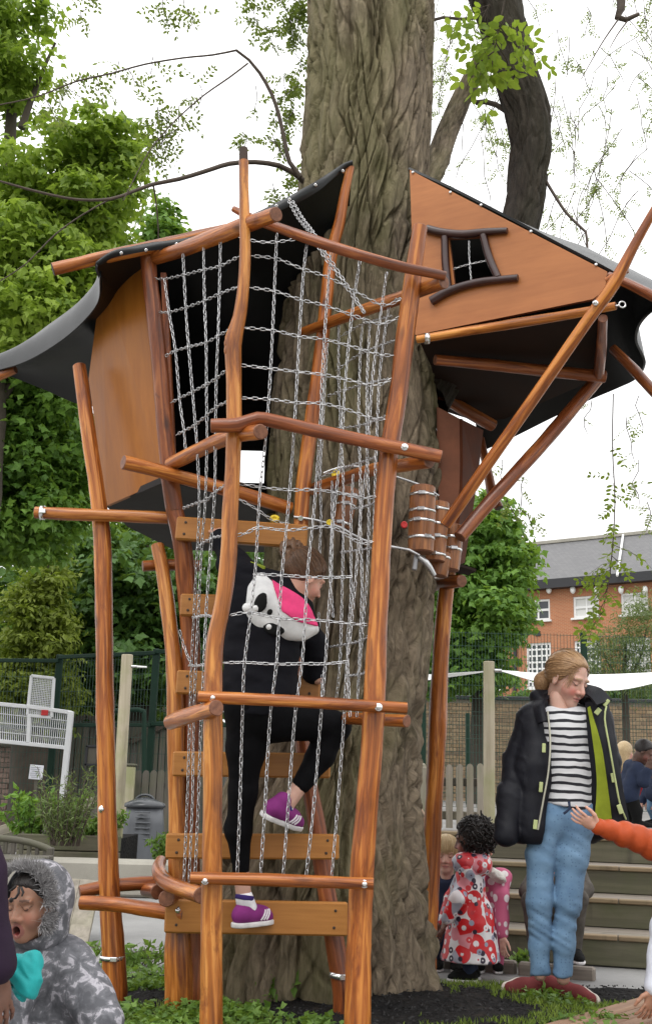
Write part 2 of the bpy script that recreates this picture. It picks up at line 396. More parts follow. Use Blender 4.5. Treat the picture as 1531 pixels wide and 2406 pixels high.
M['ply_shaded'] = plain('shaded_red_ply', (0.085, 0.026, 0.012), 0.8, 0.3, 6, bump=0.1, Specular_IOR_Level=0.1)  # darker copy of the reddish ply; shade of the chute's side put into the colour
M['plank'] = ply_mat('ladder_plank', (0.30, 0.115, 0.022), (0.47, 0.205, 0.05), (1.3, 24, 24), 0.35)
M['rubber'] = plain('black_roof_rubber', (0.0075, 0.0085, 0.0095), 0.36, 0.25, 5, bump=0.2, bsc=300, Specular_IOR_Level=0.38)
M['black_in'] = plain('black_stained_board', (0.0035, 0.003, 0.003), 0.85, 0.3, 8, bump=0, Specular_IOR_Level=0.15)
M['floor_black'] = plain('black_floor_sheet', (0.013, 0.010, 0.010), 0.6, 0.3, 5, bump=0.1, Specular_IOR_Level=0.25)
M['steel'] = plain('galvanised_steel', (0.50, 0.50, 0.51), 0.28, 0.25, 40, metal=0.85, bump=0.1, bsc=200)
M['steel_b'] = plain('bright_steel', (0.78, 0.78, 0.79), 0.2, 0.12, 30, metal=0.9, bump=0.05)
M['steel_d'] = plain('dull_steel_cable', (0.28, 0.28, 0.29), 0.4, 0.2, 30, metal=0.7)
M['yellow'] = plain('yellow_plastic', (0.75, 0.55, 0.02), 0.4, 0.15, 20)
M['red_p'] = plain('red_plastic', (0.5, 0.02, 0.02), 0.4, 0.2, 20)
M['block'] = log_mat('smooth_wood_block', (0.16, 0.055, 0.022), (0.27, 0.105, 0.038), (0.38, 0.16, 0.06), 0.4)
def bark_mat(name, a, b, g, gm):
    t = MT(name); v = t.attr('lc')
    f = t.noise(t.scale(v, (9, 9, 2.2)), 1.0, 6, 0.65, 0.5); h = t.noise(t.scale(v, (58, 58, 11)), 1.0, 6, 0.68, 0.6)
    c = t.ramp(t.math('ADD', t.math('MULTIPLY', f, 0.45), t.math('MULTIPLY', h, 0.55)), [(0.36, a), (0.63, b)])
    m = t.ramp(t.noise(t.scale(v, (2.0, 2.0, 0.7)), 1.0, 5, 0.6), [(0.45, (0,)*3), (0.60, (gm,)*3)])
    c = t.mix(m, c, g)
    return t.bsdf(c, 0.85, t.bump(h, 1.0, 0.022), Specular_IOR_Level=0.3)
M['bark'] = bark_mat('furrowed_bark', (0.048, 0.035, 0.024), (0.325, 0.258, 0.18), (0.165, 0.16, 0.062), 0.5)
M['bark_backlit'] = bark_mat('backlit_limb_bark', (0.016, 0.012, 0.010), (0.062, 0.046, 0.036), (0.04, 0.04, 0.02), 0.4)  # darker bark for the right limb: its backlit shade is painted into the colour
M['twig'] = plain('twig_bark', (0.075, 0.055, 0.042), 0.8, 0.3, 30)
M['trunk_far'] = plain('far_trunk_bark', (0.06, 0.048, 0.036), 0.9, 0.3, 8)
def leaf_mat(name, a, b, tr=0.35, rough=0.5):
    t = MT(name); r = t.attr('rnd', 'Fac'); f = t.noise(t.pos(), 0.9, 3)
    k = t.math('ADD', t.math('MULTIPLY', r, 0.6), t.math('MULTIPLY', f, 0.45))
    c = t.ramp(k, [(0.2, a), (0.85, b)])
    p = t.n('BsdfPrincipled', None, Roughness=rough); t.set(p.inputs['Base Color'], c); p.inputs['Specular IOR Level'].default_value = 0.35
    tl = t.n('BsdfTranslucent'); t.set(tl.inputs[0], t.mix(0.5, c, (0.30, 0.42, 0.03), 'MIX'))
    m = t.n('MixShader', None, Fac=tr); t.t.links.new(p.outputs[0], m.inputs[1]); t.t.links.new(tl.outputs[0], m.inputs[2]); t.t.links.new(m.outputs[0], t.out.inputs[0]); return t.m
M['leaf'] = leaf_mat('maple_leaf', (0.105, 0.195, 0.022), (0.40, 0.53, 0.085), 0.5)
M['leaf_deep'] = leaf_mat('deep_green_leaf', (0.035, 0.09, 0.02), (0.12, 0.235, 0.055), 0.35)
M['leaf_ivy'] = leaf_mat('yellow_green_ivy', (0.085, 0.125, 0.016), (0.28, 0.34, 0.05), 0.35)
M['leaf_right'] = leaf_mat('fresh_green_leaf', (0.06, 0.15, 0.022), (0.20, 0.36, 0.065), 0.42)
M['leaf_willow'] = leaf_mat('grey_green_leaf', (0.07, 0.10, 0.035), (0.17, 0.22, 0.085), 0.3)
M['leaf_locust'] = leaf_mat('locust_leaflet', (0.12, 0.20, 0.025), (0.33, 0.43, 0.06), 0.45)
M['leaf_locust_far'] = leaf_mat('high_locust_leaflet', (0.085, 0.12, 0.035), (0.24, 0.29, 0.085), 0.4)
M['weed'] = leaf_mat('weed_leaf', (0.06, 0.13, 0.02), (0.20, 0.33, 0.07), 0.35)
M['grass'] = leaf_mat('grass_blade', (0.07, 0.13, 0.02), (0.25, 0.33, 0.06), 0.35)
def soil_mat():
    t = MT('dark_soil_and_rubber_mat'); v = t.pos(); f = t.noise(v, 5, 6, 0.65); h = t.noise(v, 45, 5, 0.7)
    vo = t.n('TexVoronoi', None, Vector=v, Scale=34.0).outputs['Distance']
    c = t.ramp(f, [(0.3, (0.006, 0.006, 0.007)), (0.58, (0.016, 0.0145, 0.014)), (0.85, (0.05, 0.038, 0.027))])
    hh = t.math('ADD', t.math('MULTIPLY', h, 0.5), t.math('MULTIPLY', vo, 0.8))
    return t.bsdf(c, 0.85, t.bump(hh, 0.9, 0.02), Specular_IOR_Level=0.12)
M['soil'] = soil_mat()
def pave_mat(name, col, sc=1.0):
    t = MT(name); v = t.pos(); c = np.array(col)
    f = t.noise(v, 1.3*sc, 6, 0.65); g = t.noise(v, 160, 3, 0.6)
    k = t.ramp(f, [(0.3, tuple(c*0.72)), (0.7, tuple(c*1.15))]); k = t.mix(t.math('MULTIPLY', t.ramp(g, [(0.55, (0,)*3), (0.7, (1,)*3)]), 0.5), k, tuple(c*0.5))
    return t.bsdf(k, 0.7, t.bump(g, 0.4, 0.004))
M['tarmac'] = pave_mat('grey_tarmac', (0.27, 0.265, 0.26))
M['yard'] = pave_mat('yard_surface', (0.20, 0.19, 0.18))
M['lawn'] = plain('rough_ground', (0.07, 0.085, 0.03), 0.9, 0.4, 0.6)
def timber_mat(name, a, b, green, gm, stretch=(1.2, 22, 22)):
    t = MT(name); v = t.attr('lc'); f = t.noise(t.scale(v, stretch), 1.0, 6, 0.6, 0.5); g = t.noise(v, 2.6, 5, 0.6)
    c = t.ramp(f, [(0.3, a), (0.7, b)]); c = t.mix(t.ramp(g, [(0.42, (0,)*3), (0.68, (gm,)*3)]), c, green)
    r = t.noise(t.scale(v, (7, 7, 1.4)), 1.0, 4)
    c = t.mix(t.math('MULTIPLY', t.ramp(r, [(0.58, (0,)*3), (0.68, (1,)*3)]), 0.5), c, tuple(np.array(a)*0.45))
    return t.bsdf(c, 0.75, t.bump(f, 0.3, 0.004))
M['step'] = timber_mat('mossy_step_timber', (0.07, 0.064, 0.042), (0.15, 0.135, 0.09), (0.075, 0.085, 0.034), 0.75)
M['tread'] = timber_mat('worn_tread_timber', (0.15, 0.125, 0.105), (0.27, 0.23, 0.19), (0.16, 0.15, 0.10), 0.4)
M['nosing'] = timber_mat('pale_step_nosing', (0.15, 0.108, 0.062), (0.27, 0.195, 0.115), (0.22, 0.19, 0.10), 0.4)
M['greywood'] = timber_mat('grey_weathered_wood', (0.20, 0.175, 0.14), (0.36, 0.32, 0.265), (0.20, 0.21, 0.10), 0.6, (22, 22, 1.0))
M['greywood_d'] = timber_mat('dark_weathered_wood', (0.065, 0.058, 0.048), (0.135, 0.12, 0.10), (0.09, 0.10, 0.045), 0.6, (22, 22, 1.0))
M['postwood'] = timber_mat('pale_post_wood', (0.33, 0.28, 0.20), (0.50, 0.44, 0.33), (0.26, 0.28, 0.12), 0.75, (26, 26, 0.7))
M['edgewood'] = timber_mat('brown_edge_board', (0.16, 0.085, 0.05), (0.33, 0.20, 0.125), (0.2, 0.14, 0.09), 0.3, (1.0, 20, 20))
M['concrete'] = pave_mat('stained_concrete', (0.36, 0.34, 0.29))
M['green'] = plain('dark_green_steel', (0.006, 0.026, 0.015), 0.6, 0.15, 3, bump=0.05, Specular_IOR_Level=0.25)
M['wire'] = plain('green_fence_wire', (0.012, 0.045, 0.030), 0.5, 0.1, 3, bump=0)
M['white_p'] = plain('white_painted_steel', (0.72, 0.73, 0.74), 0.4, 0.08, 3, bump=0.05)
M['bin'] = plain('grey_bin_plastic', (0.115, 0.122, 0.135), 0.42, 0.14, 3, bump=0.1, bsc=120)
M['bin_lid'] = plain('dark_bin_lid', (0.052, 0.056, 0.062), 0.25, 0.14, 3, bump=0.05)
M['paper'] = plain('white_notice_paper', (0.72, 0.73, 0.78), 0.6, 0.05, 3, bump=0)
M['ink'] = plain('grey_ink', (0.30, 0.31, 0.36), 0.7, 0.1, 3, bump=0)
M['canvas'] = plain('white_shade_canvas', (0.82, 0.82, 0.81), 0.7, 0.04, 2, bump=0.05)
M['mortar'] = plain('mortar', (0.29, 0.25, 0.20), 0.9, 0.2, 12)
def brick_mat(name, a, b, c2):
    t = MT(name); r = t.n('ObjectInfo').outputs['Random']; rr = t.attr('rnd', 'Fac'); v = t.pos()
    k = t.math('FRACT', t.math('ADD', r, t.math('MULTIPLY', rr, 3.7))); f = t.noise(v, 20, 5, 0.6)
    c = t.ramp(k, [(0.0, a), (0.5, b), (1.0, c2)]); c = t.mix(t.math('MULTIPLY', f, 0.6), c, tuple(np.array(a)*0.6))
    return t.bsdf(c, 0.85, t.bump(t.noise(v, 90, 3), 0.4, 0.004))
M['stock'] = brick_mat('yellow_stock_brick', (0.27, 0.18, 0.10), (0.40, 0.29, 0.175), (0.20, 0.135, 0.09))
M['stock_grey'] = brick_mat('grimy_brick', (0.15, 0.10, 0.08), (0.24, 0.17, 0.135), (0.11, 0.075, 0.06))
def facade_mat():
    t = MT('orange_brick_facade'); v = t.attr('lc')
    br = t.n('TexBrick', None, Vector=v, Scale=1.0, Mortar_Size=0.012, Brick_Width=0.225, Row_Height=0.075)
    br.inputs['Color1'].default_value = (0.46, 0.165, 0.075, 1); br.inputs['Color2'].default_value = (0.37, 0.125, 0.06, 1); br.inputs['Mortar'].default_value = (0.44, 0.27, 0.16, 1)
    f = t.noise(v, 0.7, 5, 0.6); c = t.mix(t.math('MULTIPLY', f, 0.4), br.outputs[0], (0.36, 0.15, 0.075)); return t.bsdf(c, 0.85)
M['facade'] = facade_mat()
def slate_mat():
    t = MT('slate_roof'); v = t.attr('lc')
    br = t.n('TexBrick', None, Vector=v, Scale=1.0, Mortar_Size=0.02, Brick_Width=0.3, Row_Height=0.22)
    br.inputs['Color1'].default_value = (0.085, 0.085, 0.09, 1); br.inputs['Color2'].default_value = (0.125, 0.123, 0.126, 1); br.inputs['Mortar'].default_value = (0.07, 0.07, 0.075, 1)
    f = t.noise(v, 0.5, 6, 0.65); c = t.mix(t.math('MULTIPLY', f, 0.5), br.outputs[0], (0.145, 0.142, 0.14)); return t.bsdf(c, 0.6, t.bump(br.outputs[1], -0.5, 0.02))
M['slate'] = slate_mat()
M['gutter'] = plain('black_fascia', (0.02, 0.02, 0.024), 0.5, 0.2, 1, bump=0)
M['win'] = plain('white_window_frame', (0.76, 0.76, 0.75), 0.5, 0.05, 1, bump=0)
def glass_mat(name, col, rough):
    t = MT(name); f = t.noise(t.pos(), 0.6, 3); c = t.ramp(f, [(0.35, tuple(np.array(col)*0.6)), (0.7, col)])
    return t.bsdf(c, rough, None, Specular_IOR_Level=0.6)
M['glass'] = glass_mat('window_glass', (0.05, 0.06, 0.07), 0.08)
M['blind'] = plain('pale_window_blind', (0.62, 0.62, 0.60), 0.6, 0.06, 2, bump=0)

# ------------------------------------------------------------------ setting: ground, paving, steps, yard
def flat(name, pts, z, mat, sub=0, amp=0.0, **kw):
    g = Geo(); g.add(np.array([[x, y, z] for x, y in pts]), np.arange(len(pts))[None], 0, False); return g.obj(name, mat, **kw)
flat('ground', [(-150, -40), (150, -40), (150, 160), (-150, 160)], -0.46, M['lawn'], kind='structure')
flat('lower_paving', [(-6, -3), (6, -3), (6, 4.2), (-6, 4.2)], -0.45, M['tarmac'], kind='structure')
# raised tree bed (z = 0) with its soil surface
bx_n = 90; xs = np.linspace(-2.4, 2.3, bx_n); ys = np.linspace(4.02, 5.75, 50)
GX, GY = np.meshgrid(xs, ys); q = np.stack([GX.ravel()*3, GY.ravel()*3, 0*GX.ravel()], 1)
GZ = (fbm(q, 4)*0.035+0.012*fbm(q*5, 2)).reshape(GX.shape)
GZ += 0.035*np.exp(-((GX-0.05)**2+(GY-5.35)**2)/0.7)
edge = np.minimum(np.minimum((GX+2.4)/0.25, (2.3-GX)/0.25), (5.75-GY)/0.12); GZ = GZ*np.clip(edge, 0, 1)-0.03*(1-np.clip(edge, 0, 1))
def bed_z(x, y):
    i = np.clip(np.searchsorted(ys, y)-1, 0, 48); j = np.clip(np.searchsorted(xs, x)-1, 0, bx_n-2); return GZ[i, j]
Geo().grid(np.stack([GX, GY, GZ], -1)).obj('tree_bed_soil', M['soil'], kind='structure')
# tarmac behind the bed and on the left, at the level of the bed
flat('path', [(-12, 4.0), (-2.1, 4.0), (-2.1, 5.5), (2.0, 5.5), (12, 5.3), (12, 6.4), (2, 6.4), (2, 30), (-12, 30)], -0.006, M['tarmac'], kind='structure')
# bed edging boards: front edge, right front corner boards (a hand rests on them), back edge
bed = thing('bed_edging', 'weathered brown timber edging round the tree bed', 'edging', (0.0, 4.0, -0.45))
for k, (a, b) in enumerate([((-2.45, 4.0), (-0.9, 3.98)), ((-0.89, 3.98), (0.75, 3.98))]):
    L = math.dist(a, b); an = math.atan2(b[1]-a[1], b[0]-a[0]); Geo().box(((a[0]+b[0])/2, (a[1]+b[1])/2, -0.215), (L, 0.05, 0.43), rotz(an), 0.006).obj('edge_board', M['edgewood'], bed)
e0 = PZ(1290, 2425, 0.01); e1 = PZ(1560, 2345, 0.01); dr = nrm(e1-e0); nn = np.array([dr[1], -dr[0], 0]); an = math.atan2(dr[1], dr[0])
for k in range(7):
    c = (e0+e1)/2+nn*(0.045+k*0.095)+np.array([0, 0, 0.012-0.004*(k % 2)]); Geo().box(c, (1.5, 0.088, 0.045), rotz(an), 0.008).obj('deck_board', M['edgewood'], bed)
for px0, px1, py0, py1 in ((1040, 1215, 2262, 2276), (1216, 1400, 2277, 2292)):
    a = PZ(px0, py0, 0.02); b = PZ(px1, py1, 0.02); L = np.linalg.norm(b-a); d = nrm(b-a)
    Geo().box((a+b)/2, (L-0.01, 0.07, 0.07), rotz(math.atan2(d[1], d[0])), 0.01).obj('edge_board', M['tread'], bed)

# timber steps on the right, four risers
st = Geo(); sa = PZ(1000, 2243, 0.0); sb = PZ(1600, 2283, 0.0); sd = nrm(sb-sa); sn = np.array([-sd[1], sd[0], 0]); san = math.atan2(sd[1], sd[0]); SL = 3.2
s0 = sa-sd*0.15
steps = thing('timber_steps', 'broad mossy timber steps rising behind the girl in jeans', 'steps', s0+sd*1.5)
RH, TD = 0.158, 0.37
for k in range(4):
    base = s0+sn*(TD*k)
    for j in range(2):                         # two riser boards end to end
        l0, l1 = (0, 1.62) if j == 0 else (1.626, SL)
        c = base+sd*(l0+l1)/2+np.array([0, 0, RH*k+RH/2-0.012]); Geo().box(c+sn*0.02, (l1-l0, 0.045, RH-0.026), rotz(san), 0.004).obj('riser', M['step'], steps)
    for j in range(2):
        l0, l1 = (0, 1.2) if j == 0 else (1.206, SL)
        c = base+sd*(l0+l1)/2+np.array([0, 0, RH*(k+1)-0.012]); Geo().box(c+sn*0.012, (l1-l0, 0.062, 0.026), rotz(san), 0.005).obj('nosing', M['nosing'], steps)
    for j in range(3):
        w = (TD-0.045)/3
        c = base+sd*SL/2+sn*(0.046+w*(j+0.5))+np.array([0, 0, RH*(k+1)-0.016]); Geo().box(c, (SL, w-0.006, 0.03), rotz(san), 0.004).obj('tread_board', M['tread'], steps)
YZ = RH*4-0.015
p0 = s0+sn*(TD*4); a1 = p0-sd*0.5; b1 = p0+sd*14
flat('yard', [(a1[0], a1[1]), (b1[0], b1[1]), (30, 60), (-2.0, 60), (a1[0]-1.0, 9.5)], YZ, M['yard'], kind='structure')
g = Geo(); w0 = np.array([a1[0]-0.02, a1[1]+0.02, 0]); w1 = np.array([a1[0]-1.05, 9.5, 0])
g.box((w0+w1)/2+np.array([0, 0, YZ/2-0.03]), (0.12, np.linalg.norm(w1-w0), YZ-0.02), rotz(math.atan2(-(w1-w0)[0], (w1-w0)[1])), 0.01)
g.obj('yard_retaining_wall', M['concrete'], loc=(w0+w1)/2, label='low concrete retaining wall beside the timber steps', category='wall')

# ------------------------------------------------------------------ the big furrowed tree
def bark_disp(u, v, seed, k=7.5, slope=1.15):
    # u: metres around, v: metres up; long weaving fissures between rough fibrous plates
    z0 = 0*u; st = lambda a, b, c=0.0: np.stack([a, b, z0+c], 1); sm = lambda x: np.clip(x, 0, 1)**2*(3-2*np.clip(x, 0, 1))
    uu = u+0.11*fbm(st(u*1.6+seed, v*0.9), 3)+0.045*fbm(st(u*5+seed, v*2.4, 5), 2)
    n0 = fbm(st(uu*k*0.42+seed, v*slope*0.5, 1), 2); n1 = fbm(st(uu*k+seed*3, v*slope, 2), 3); n2 = fbm(st((uu+0.20*v)*k*1.35+seed, v*slope*1.1, 3), 3); n2b = fbm(st((uu-0.22*v)*k*1.25+seed*2, v*slope*1.1, 6), 3); n3 = fbm(st(uu*k*5, v*slope*4.2, 4), 3)
    h = 0.50*sm(np.abs(n1)/0.13)+0.36*sm(np.abs(n2)/0.12)+0.34*sm(np.abs(n2b)/0.12)+0.17*n3+0.35*n0
    return h-0.12
def bark_tube(g, cen, rad, nth, seed, amp, k=7.5, slope=1.15, lob=None, front=False, mi=0):
    n = len(cen); T, N, B = frames(cen)
    if front:                                  # a near-vertical trunk: fixed frame, denser towards the camera
        N = np.tile(np.array([1.0, 0, 0]), (n, 1)); B = np.tile(np.array([0, 0.80, 0]), (n, 1))
        s = np.linspace(0, 1, nth, endpoint=False); th = -math.pi/2+2*math.pi*(s-0.5)+0.75*np.sin(2*math.pi*(s-0.5))*-1.0
    else: th = np.linspace(0, 2*math.pi, nth, endpoint=False)
    d = np.concatenate([[0], np.cumsum(np.linalg.norm(np.diff(cen, axis=0), axis=1))])
    TH = np.tile(th, n); DD = np.repeat(d, nth); RR = np.repeat(rad, nth); R0 = rad.mean()
    u = TH*R0
    # make the pattern close up behind
    bl = np.clip((np.abs(((TH-th[0]) % (2*math.pi))-2*math.pi) < 0.25)*1.0, 0, 1)
    h = bark_disp(u, DD, seed, k, slope)
    r = RR*(1+(lob(TH, DD) if lob else 0))+amp*(h-0.6)*(1-bl*0.5)
    V = np.repeat(cen, nth, 0)+np.repeat(N, nth, 0)*(r*np.cos(TH))[:, None]+np.repeat(B, nth, 0)*(r*np.sin(TH))[:, None]
    i = np.arange(n-1)[:, None]*nth+np.arange(nth)[None]; j = np.arange(n-1)[:, None]*nth+(np.arange(nth)[None]+1) % nth
    L = np.stack([RR*np.cos(TH)+seed, RR*np.sin(TH), DD], 1)
    g.add(V, [np.stack([i, j, j+nth, i+nth], -1).reshape(-1, 4)], mi, True, L)
TY = 5.42
tree = thing('locust_tree', 'big old tree with deeply furrowed bark rising through the treehouse', 'tree', (0.0, TY, 0.0))
prof = [(2330, 425, 1000), (2270, 432, 992), (2150, 447, 985), (2000, 490, 972), (1850, 540, 972), (1700, 590, 978), (1500, 620, 996), (1300, 632, 1018), (1100, 642, 1026), (950, 655, 1016), (800, 672, 1000), (600, 700, 985), (400, 718, 998), (200, 735, 1010), (0, 735, 1014), (-250, 730, 1020), (-600, 720, 1040)]
zc = []; xc = []; rr = []
for py, l, r in prof:
    a = P(l, py, TY-0.03); b = P(r, py, TY-0.03); m = (a+b)/2; zc.append(m[2]); xc.append(m[0]); rr.append(abs(b[0]-a[0])/2*0.985)
zc[0] = -0.06
zz = np.linspace(-0.06, zc[-1], 860); cen = np.stack([np.interp(zz, zc, xc), np.full(860, TY), zz], 1); rad = np.interp(zz, zc, rr)
ker = np.hanning(61); ker /= ker.sum()
pad = lambda a: np.convolve(np.pad(a, 30, mode='edge'), ker, 'valid')
cen[:, 0] = pad(cen[:, 0]); rad = pad(rad)
def lobes(TH, D):
    f = np.clip(1-D/1.3, 0, 1); up = np.clip((D-2.4)/1.5, 0, 1)
    l = 0.035*np.cos(3*TH+0.8+D*0.2)+0.025*np.cos(5*TH+2+D*0.35)+f*0.09*np.cos(6*TH+1.0)+f*0.05*np.cos(11*TH+2.5)
    cre = np.exp(-((TH+math.pi/2+0.12-0.02*D)/0.075)**2); return l-0.14*up*cre-0.05*(1-up)*np.exp(-((TH+math.pi/2-0.55)/0.1)**2)
g = Geo(); bark_tube(g, cen, rad*0.97, 420, 3.3, 0.090, 11.5, 1.15, lobes, True); g.obj('trunk', M['bark'], tree)
def limb(path, widths, Y, name, mat, amp=0.03, n=150, nth=110, seed=1.0, k=7.0, parent=tree):
    pts = [P(x, y, yy) for (x, y), yy in zip(path, Y)]; rad = [w/2*pxm(yy) for w, yy in zip(widths, Y)]
    p, r = catmull(pts, rad, 0.012); g = Geo(); bark_tube(g, p, r, nth, seed, amp, k*1.5, 2.2); return g.obj(name, mat, parent)
limb([(985, 930), (1090, 760), (1190, 600), (1226, 500), (1238, 420), (1246, 340), (1240, 270), (1215, 190), (1195, 110), (1165, 0), (1120, -130), (1080, -300)],
     [150, 120, 98, 88, 90, 98, 104, 104, 104, 124, 130, 130], [5.5, 5.62, 5.72, 5.75, 5.75, 5.75, 5.75, 5.75, 5.75, 5.75, 5.8, 5.9], 'limb', M['bark_backlit'], 0.030, seed=8.0, nth=120)
limb([(990, 440), (1022, 390), (1050, 310), (1080, 240), (1105, 190), (1140, 120), (1172, 50), (1200, -60)], [66, 58, 52, 48, 44, 38, 32, 26], [5.5, 5.62, 5.75, 5.85, 5.9, 5.95, 6.0, 6.0], 'limb', M['bark'], 0.016, nth=60, seed=21.0, k=12)
def twig(path, w0, w1, Y0, Y1, name='branch', parent=tree, g=None, mat=None):
    n = len(path); pts = [P(x, y, Y0+(Y1-Y0)*i/(n-1)) for i, (x, y) in enumerate(path)]
    rad = [max(0.0022, (w0+(w1-w0)*i/(n-1))/2*pxm(Y0)) for i in range(n)]
    gg = g or Geo(); gg.tube(pts, rad, 7, 0.05, 0.15)
    return gg if g is not None else gg.obj(name, mat or M['twig'], parent)
twig([(716, 428), (690, 405), (655, 388), (600, 380), (540, 384), (480, 402), (420, 420), (360, 432), (310, 450), (260, 467), (180, 468), (90, 450), (0, 425), (-60, 410)], 15, 4, 5.3, 4.7)
twig([(706, 415), (680, 380), (668, 330), (655, 270), (638, 220), (610, 170), (585, 140), (555, 117)], 13, 7, 5.25, 5.1)
twig([(555, 117), (500, 128), (430, 135), (340, 150), (260, 172), (180, 190), (90, 225), (0, 245), (-50, 250)], 6, 3, 5.1, 4.9)
twig([(582, 148), (540, 180), (480, 222), (430, 265), (395, 300), (350, 355), (315, 420), (290, 470)], 5, 2.5, 5.1, 4.9)
twig([(360, 432), (366, 470), (372, 540), (372, 590)], 5, 3, 4.95, 5.1)
twig([(260, 467), (200, 500), (130, 550), (60, 620), (0, 660)], 4, 3, 4.95, 4.9)
twig([(670, 372), (650, 340), (625, 318)], 4, 2, 5.25, 5.2)
twig([(1010, 48), (1040, 40), (1085, 44), (1120, 40)], 8, 10, 5.6, 5.7)
twig([(1118, 240), (1140, 238), (1165, 245), (1195, 265)], 14, 14, 5.9, 5.8)
twig([(1278, 418), (1300, 455), (1330, 500), (1360, 530), (1376, 545), (1380, 600)], 9, 6, 5.75, 5.6)
twig([(1460, -40), (1458, 20), (1450, 40), (1470, 46), (1500, 32)], 26, 10, 5.3, 5.3)
twig([(1455, 40), (1420, 90), (1390, 140), (1365, 185)], 5, 2, 5.3, 5.2)
twig([(1475, 46), (1450, 80), (1432, 112)], 5, 2, 5.3, 5.2)

# ------------------------------------------------------------------ play structure: logs, rails, ladder
def pole(path, name='post', parent=None, mat='log', mend='end', bump=0.135, seg=18, label=None):
    # path: (px, py, width_px, Y)
    pts = [P(x, y, Y) for x, y, w, Y in path]; rad = [w/2*pxm(Y)*0.97 for x, y, w, Y in path]
    if path[0][1] > 2270: pts.insert(0, np.array([pts[0][0], pts[0][1], min(-0.07, pts[0][2]-0.07)])); rad.insert(0, rad[0])   # foot set into the ground
    g = Geo(); g.tube(pts, rad, seg, 0.03, bump, 0, 1); return g.obj(name, [M[mat], M[mend]], parent, label=label)
def bolt(px, py, Y, r=0.012, parent=None, mat='steel_b'):
    c = P(px, py, Y); g = Geo(); d = nrm(CAM*np.array([1, 1, 0])+np.array([0, 0, c[2]])-c); R = np.stack([np.cross([0, 0, 1], d), [0, 0, 1], d], 1)
    g.lathe(c, [(r*1.25, -0.012), (r*1.25, 0.0), (r*1.1, 0.003), (r*0.75, 0.003), (r*0.7, 0.010), (r*0.3, 0.012)], 14, R=R); return g.obj('bolt', M[mat], parent)
def band(px, py, Y, w, h, parent, tilt=0.0):       # steel strap round a pole
    c = P(px, py, Y); r = w/2*pxm(Y); hh = h*pxm(Y)/2; g = Geo()
    g.lathe(c, [(r, -hh), (r+0.003, -hh), (r+0.003, hh), (r, hh)], 22, R=roty(tilt), caps=False)
    g.box(c+np.array([r*0.3, -r-0.004, 0]), (0.03, 0.012, hh*2.2), None, 0.003); return g.obj('strap', M['steel_b'], parent)
tower = thing('climbing_tower', 'tall tower of varnished natural logs with cross rails in front of the tree', 'climbing frame', (P(670, 2430, 4.15)[0], 4.5, 0.0))
YA, YB = 4.15, 4.17
pole([(572, 378, 26, YA), (574, 500, 28, YA), (575, 600, 29, YA), (571, 680, 30, YA), (562, 745, 33, YA), (549, 795, 44, YA), (547, 830, 42, YA), (549, 900, 38, YA), (550, 1000, 38, YA), (546, 1100, 38, YA), (541, 1200, 40, YA), (535, 1320, 41, YA), (522, 1420, 40, YA), (507, 1490, 43, YA), (501, 1560, 44, YA), (500, 1700, 46, YA), (499, 1900, 46, YA), (497, 2100, 49, YA), (496, 2300, 51, YA), (496, 2440, 52, YA)][::-1], 'post', tower, 'log_pale')
pole([(572, 380, 25, YA), (572, 348, 23, YA)], 'post_cap', tower, 'end_dark', 'end_dark', 0.05)
g = Geo(); g.ell(P(536, 806, YA-0.012), (0.017, 0.017, 0.026)); g.ell(P(537, 822, YA-0.01), (0.019, 0.018, 0.032)); g.obj('knot', M['log'], tower)
pole([(838, 2445, 60, YB), (842, 2250, 59, YB), (849, 2080, 57, YB), (861, 1900, 55, YB), (876, 1720, 52, YB), (885, 1520, 49, YB), (893, 1350, 47, YB), (902, 1180, 46, YB), (916, 1050, 46, YB), (934, 930, 46, YB), (949, 810, 46, YB), (963, 700, 46, YB), (974, 610, 43, YB), (986, 533, 40, YB)], 'post', tower, 'log')
# rails on the front face
pole([(548, 490, 17, 4.24), (600, 515, 25, 4.22), (660, 537, 28, 4.18), (760, 572, 30, 4.12), (860, 603, 29, 4.09), (940, 626, 29, 4.08), (1046, 648, 25, 4.08)], 'rail', tower, 'log_red')
pole([(497, 1000, 34, 4.09), (560, 998, 36, 4.09), (605, 984, 36, 4.09), (650, 991, 34, 4.10), (760, 1016, 34, 4.10), (880, 1041, 34, 4.10), (960, 1057, 34, 4.10), (1035, 1073, 33, 4.10)], 'rail', tower, 'log_red')
pole([(466, 1637, 27, 4.09), (560, 1642, 30, 4.09), (700, 1649, 29, 4.09), (840, 1658, 29, 4.09), (955, 1664, 28, 4.10)], 'rail', tower, 'log')
pole([(448, 2064, 26, 4.09), (560, 2066, 28, 4.09), (700, 2071, 27, 4.09), (876, 2077, 27, 4.09)], 'rail', tower, 'log')
# rails from the front posts back to the cabin and the trunk
pole([(362, 607, 36, 4.72), (450, 578, 40, 4.5), (550, 538, 43, 4.25), (648, 503, 42, 4.02)], 'rail', tower, 'log')
pole([(402, 1090, 34, 4.74), (470, 1056, 36, 4.5), (540, 1026, 38, 4.25), (612, 1014, 40, 4.02)], 'rail', tower, 'log')
pole([(402, 1697, 36, 4.55), (440, 1683, 38, 4.3), (508, 1664, 39, 4.03)], 'rail', tower, 'log')
pole([(712, 780, 26, 5.0), (790, 752, 29, 4.7), (880, 720, 31, 4.42), (960, 692, 33, 4.26), (1042, 662, 36, 4.10)], 'rail', tower, 'log')
pole([(735, 1150, 30, 4.95), (800, 1128, 31, 4.75), (880, 1103, 32, 4.45), (940, 1094, 33, 4.27), (1008, 1084, 35, 4.13)], 'rail', tower, 'log')
pole([(815, 1688, 28, 4.6), (880, 1691, 29, 4.35), (955, 1695, 29, 4.23)], 'rail', tower, 'log')
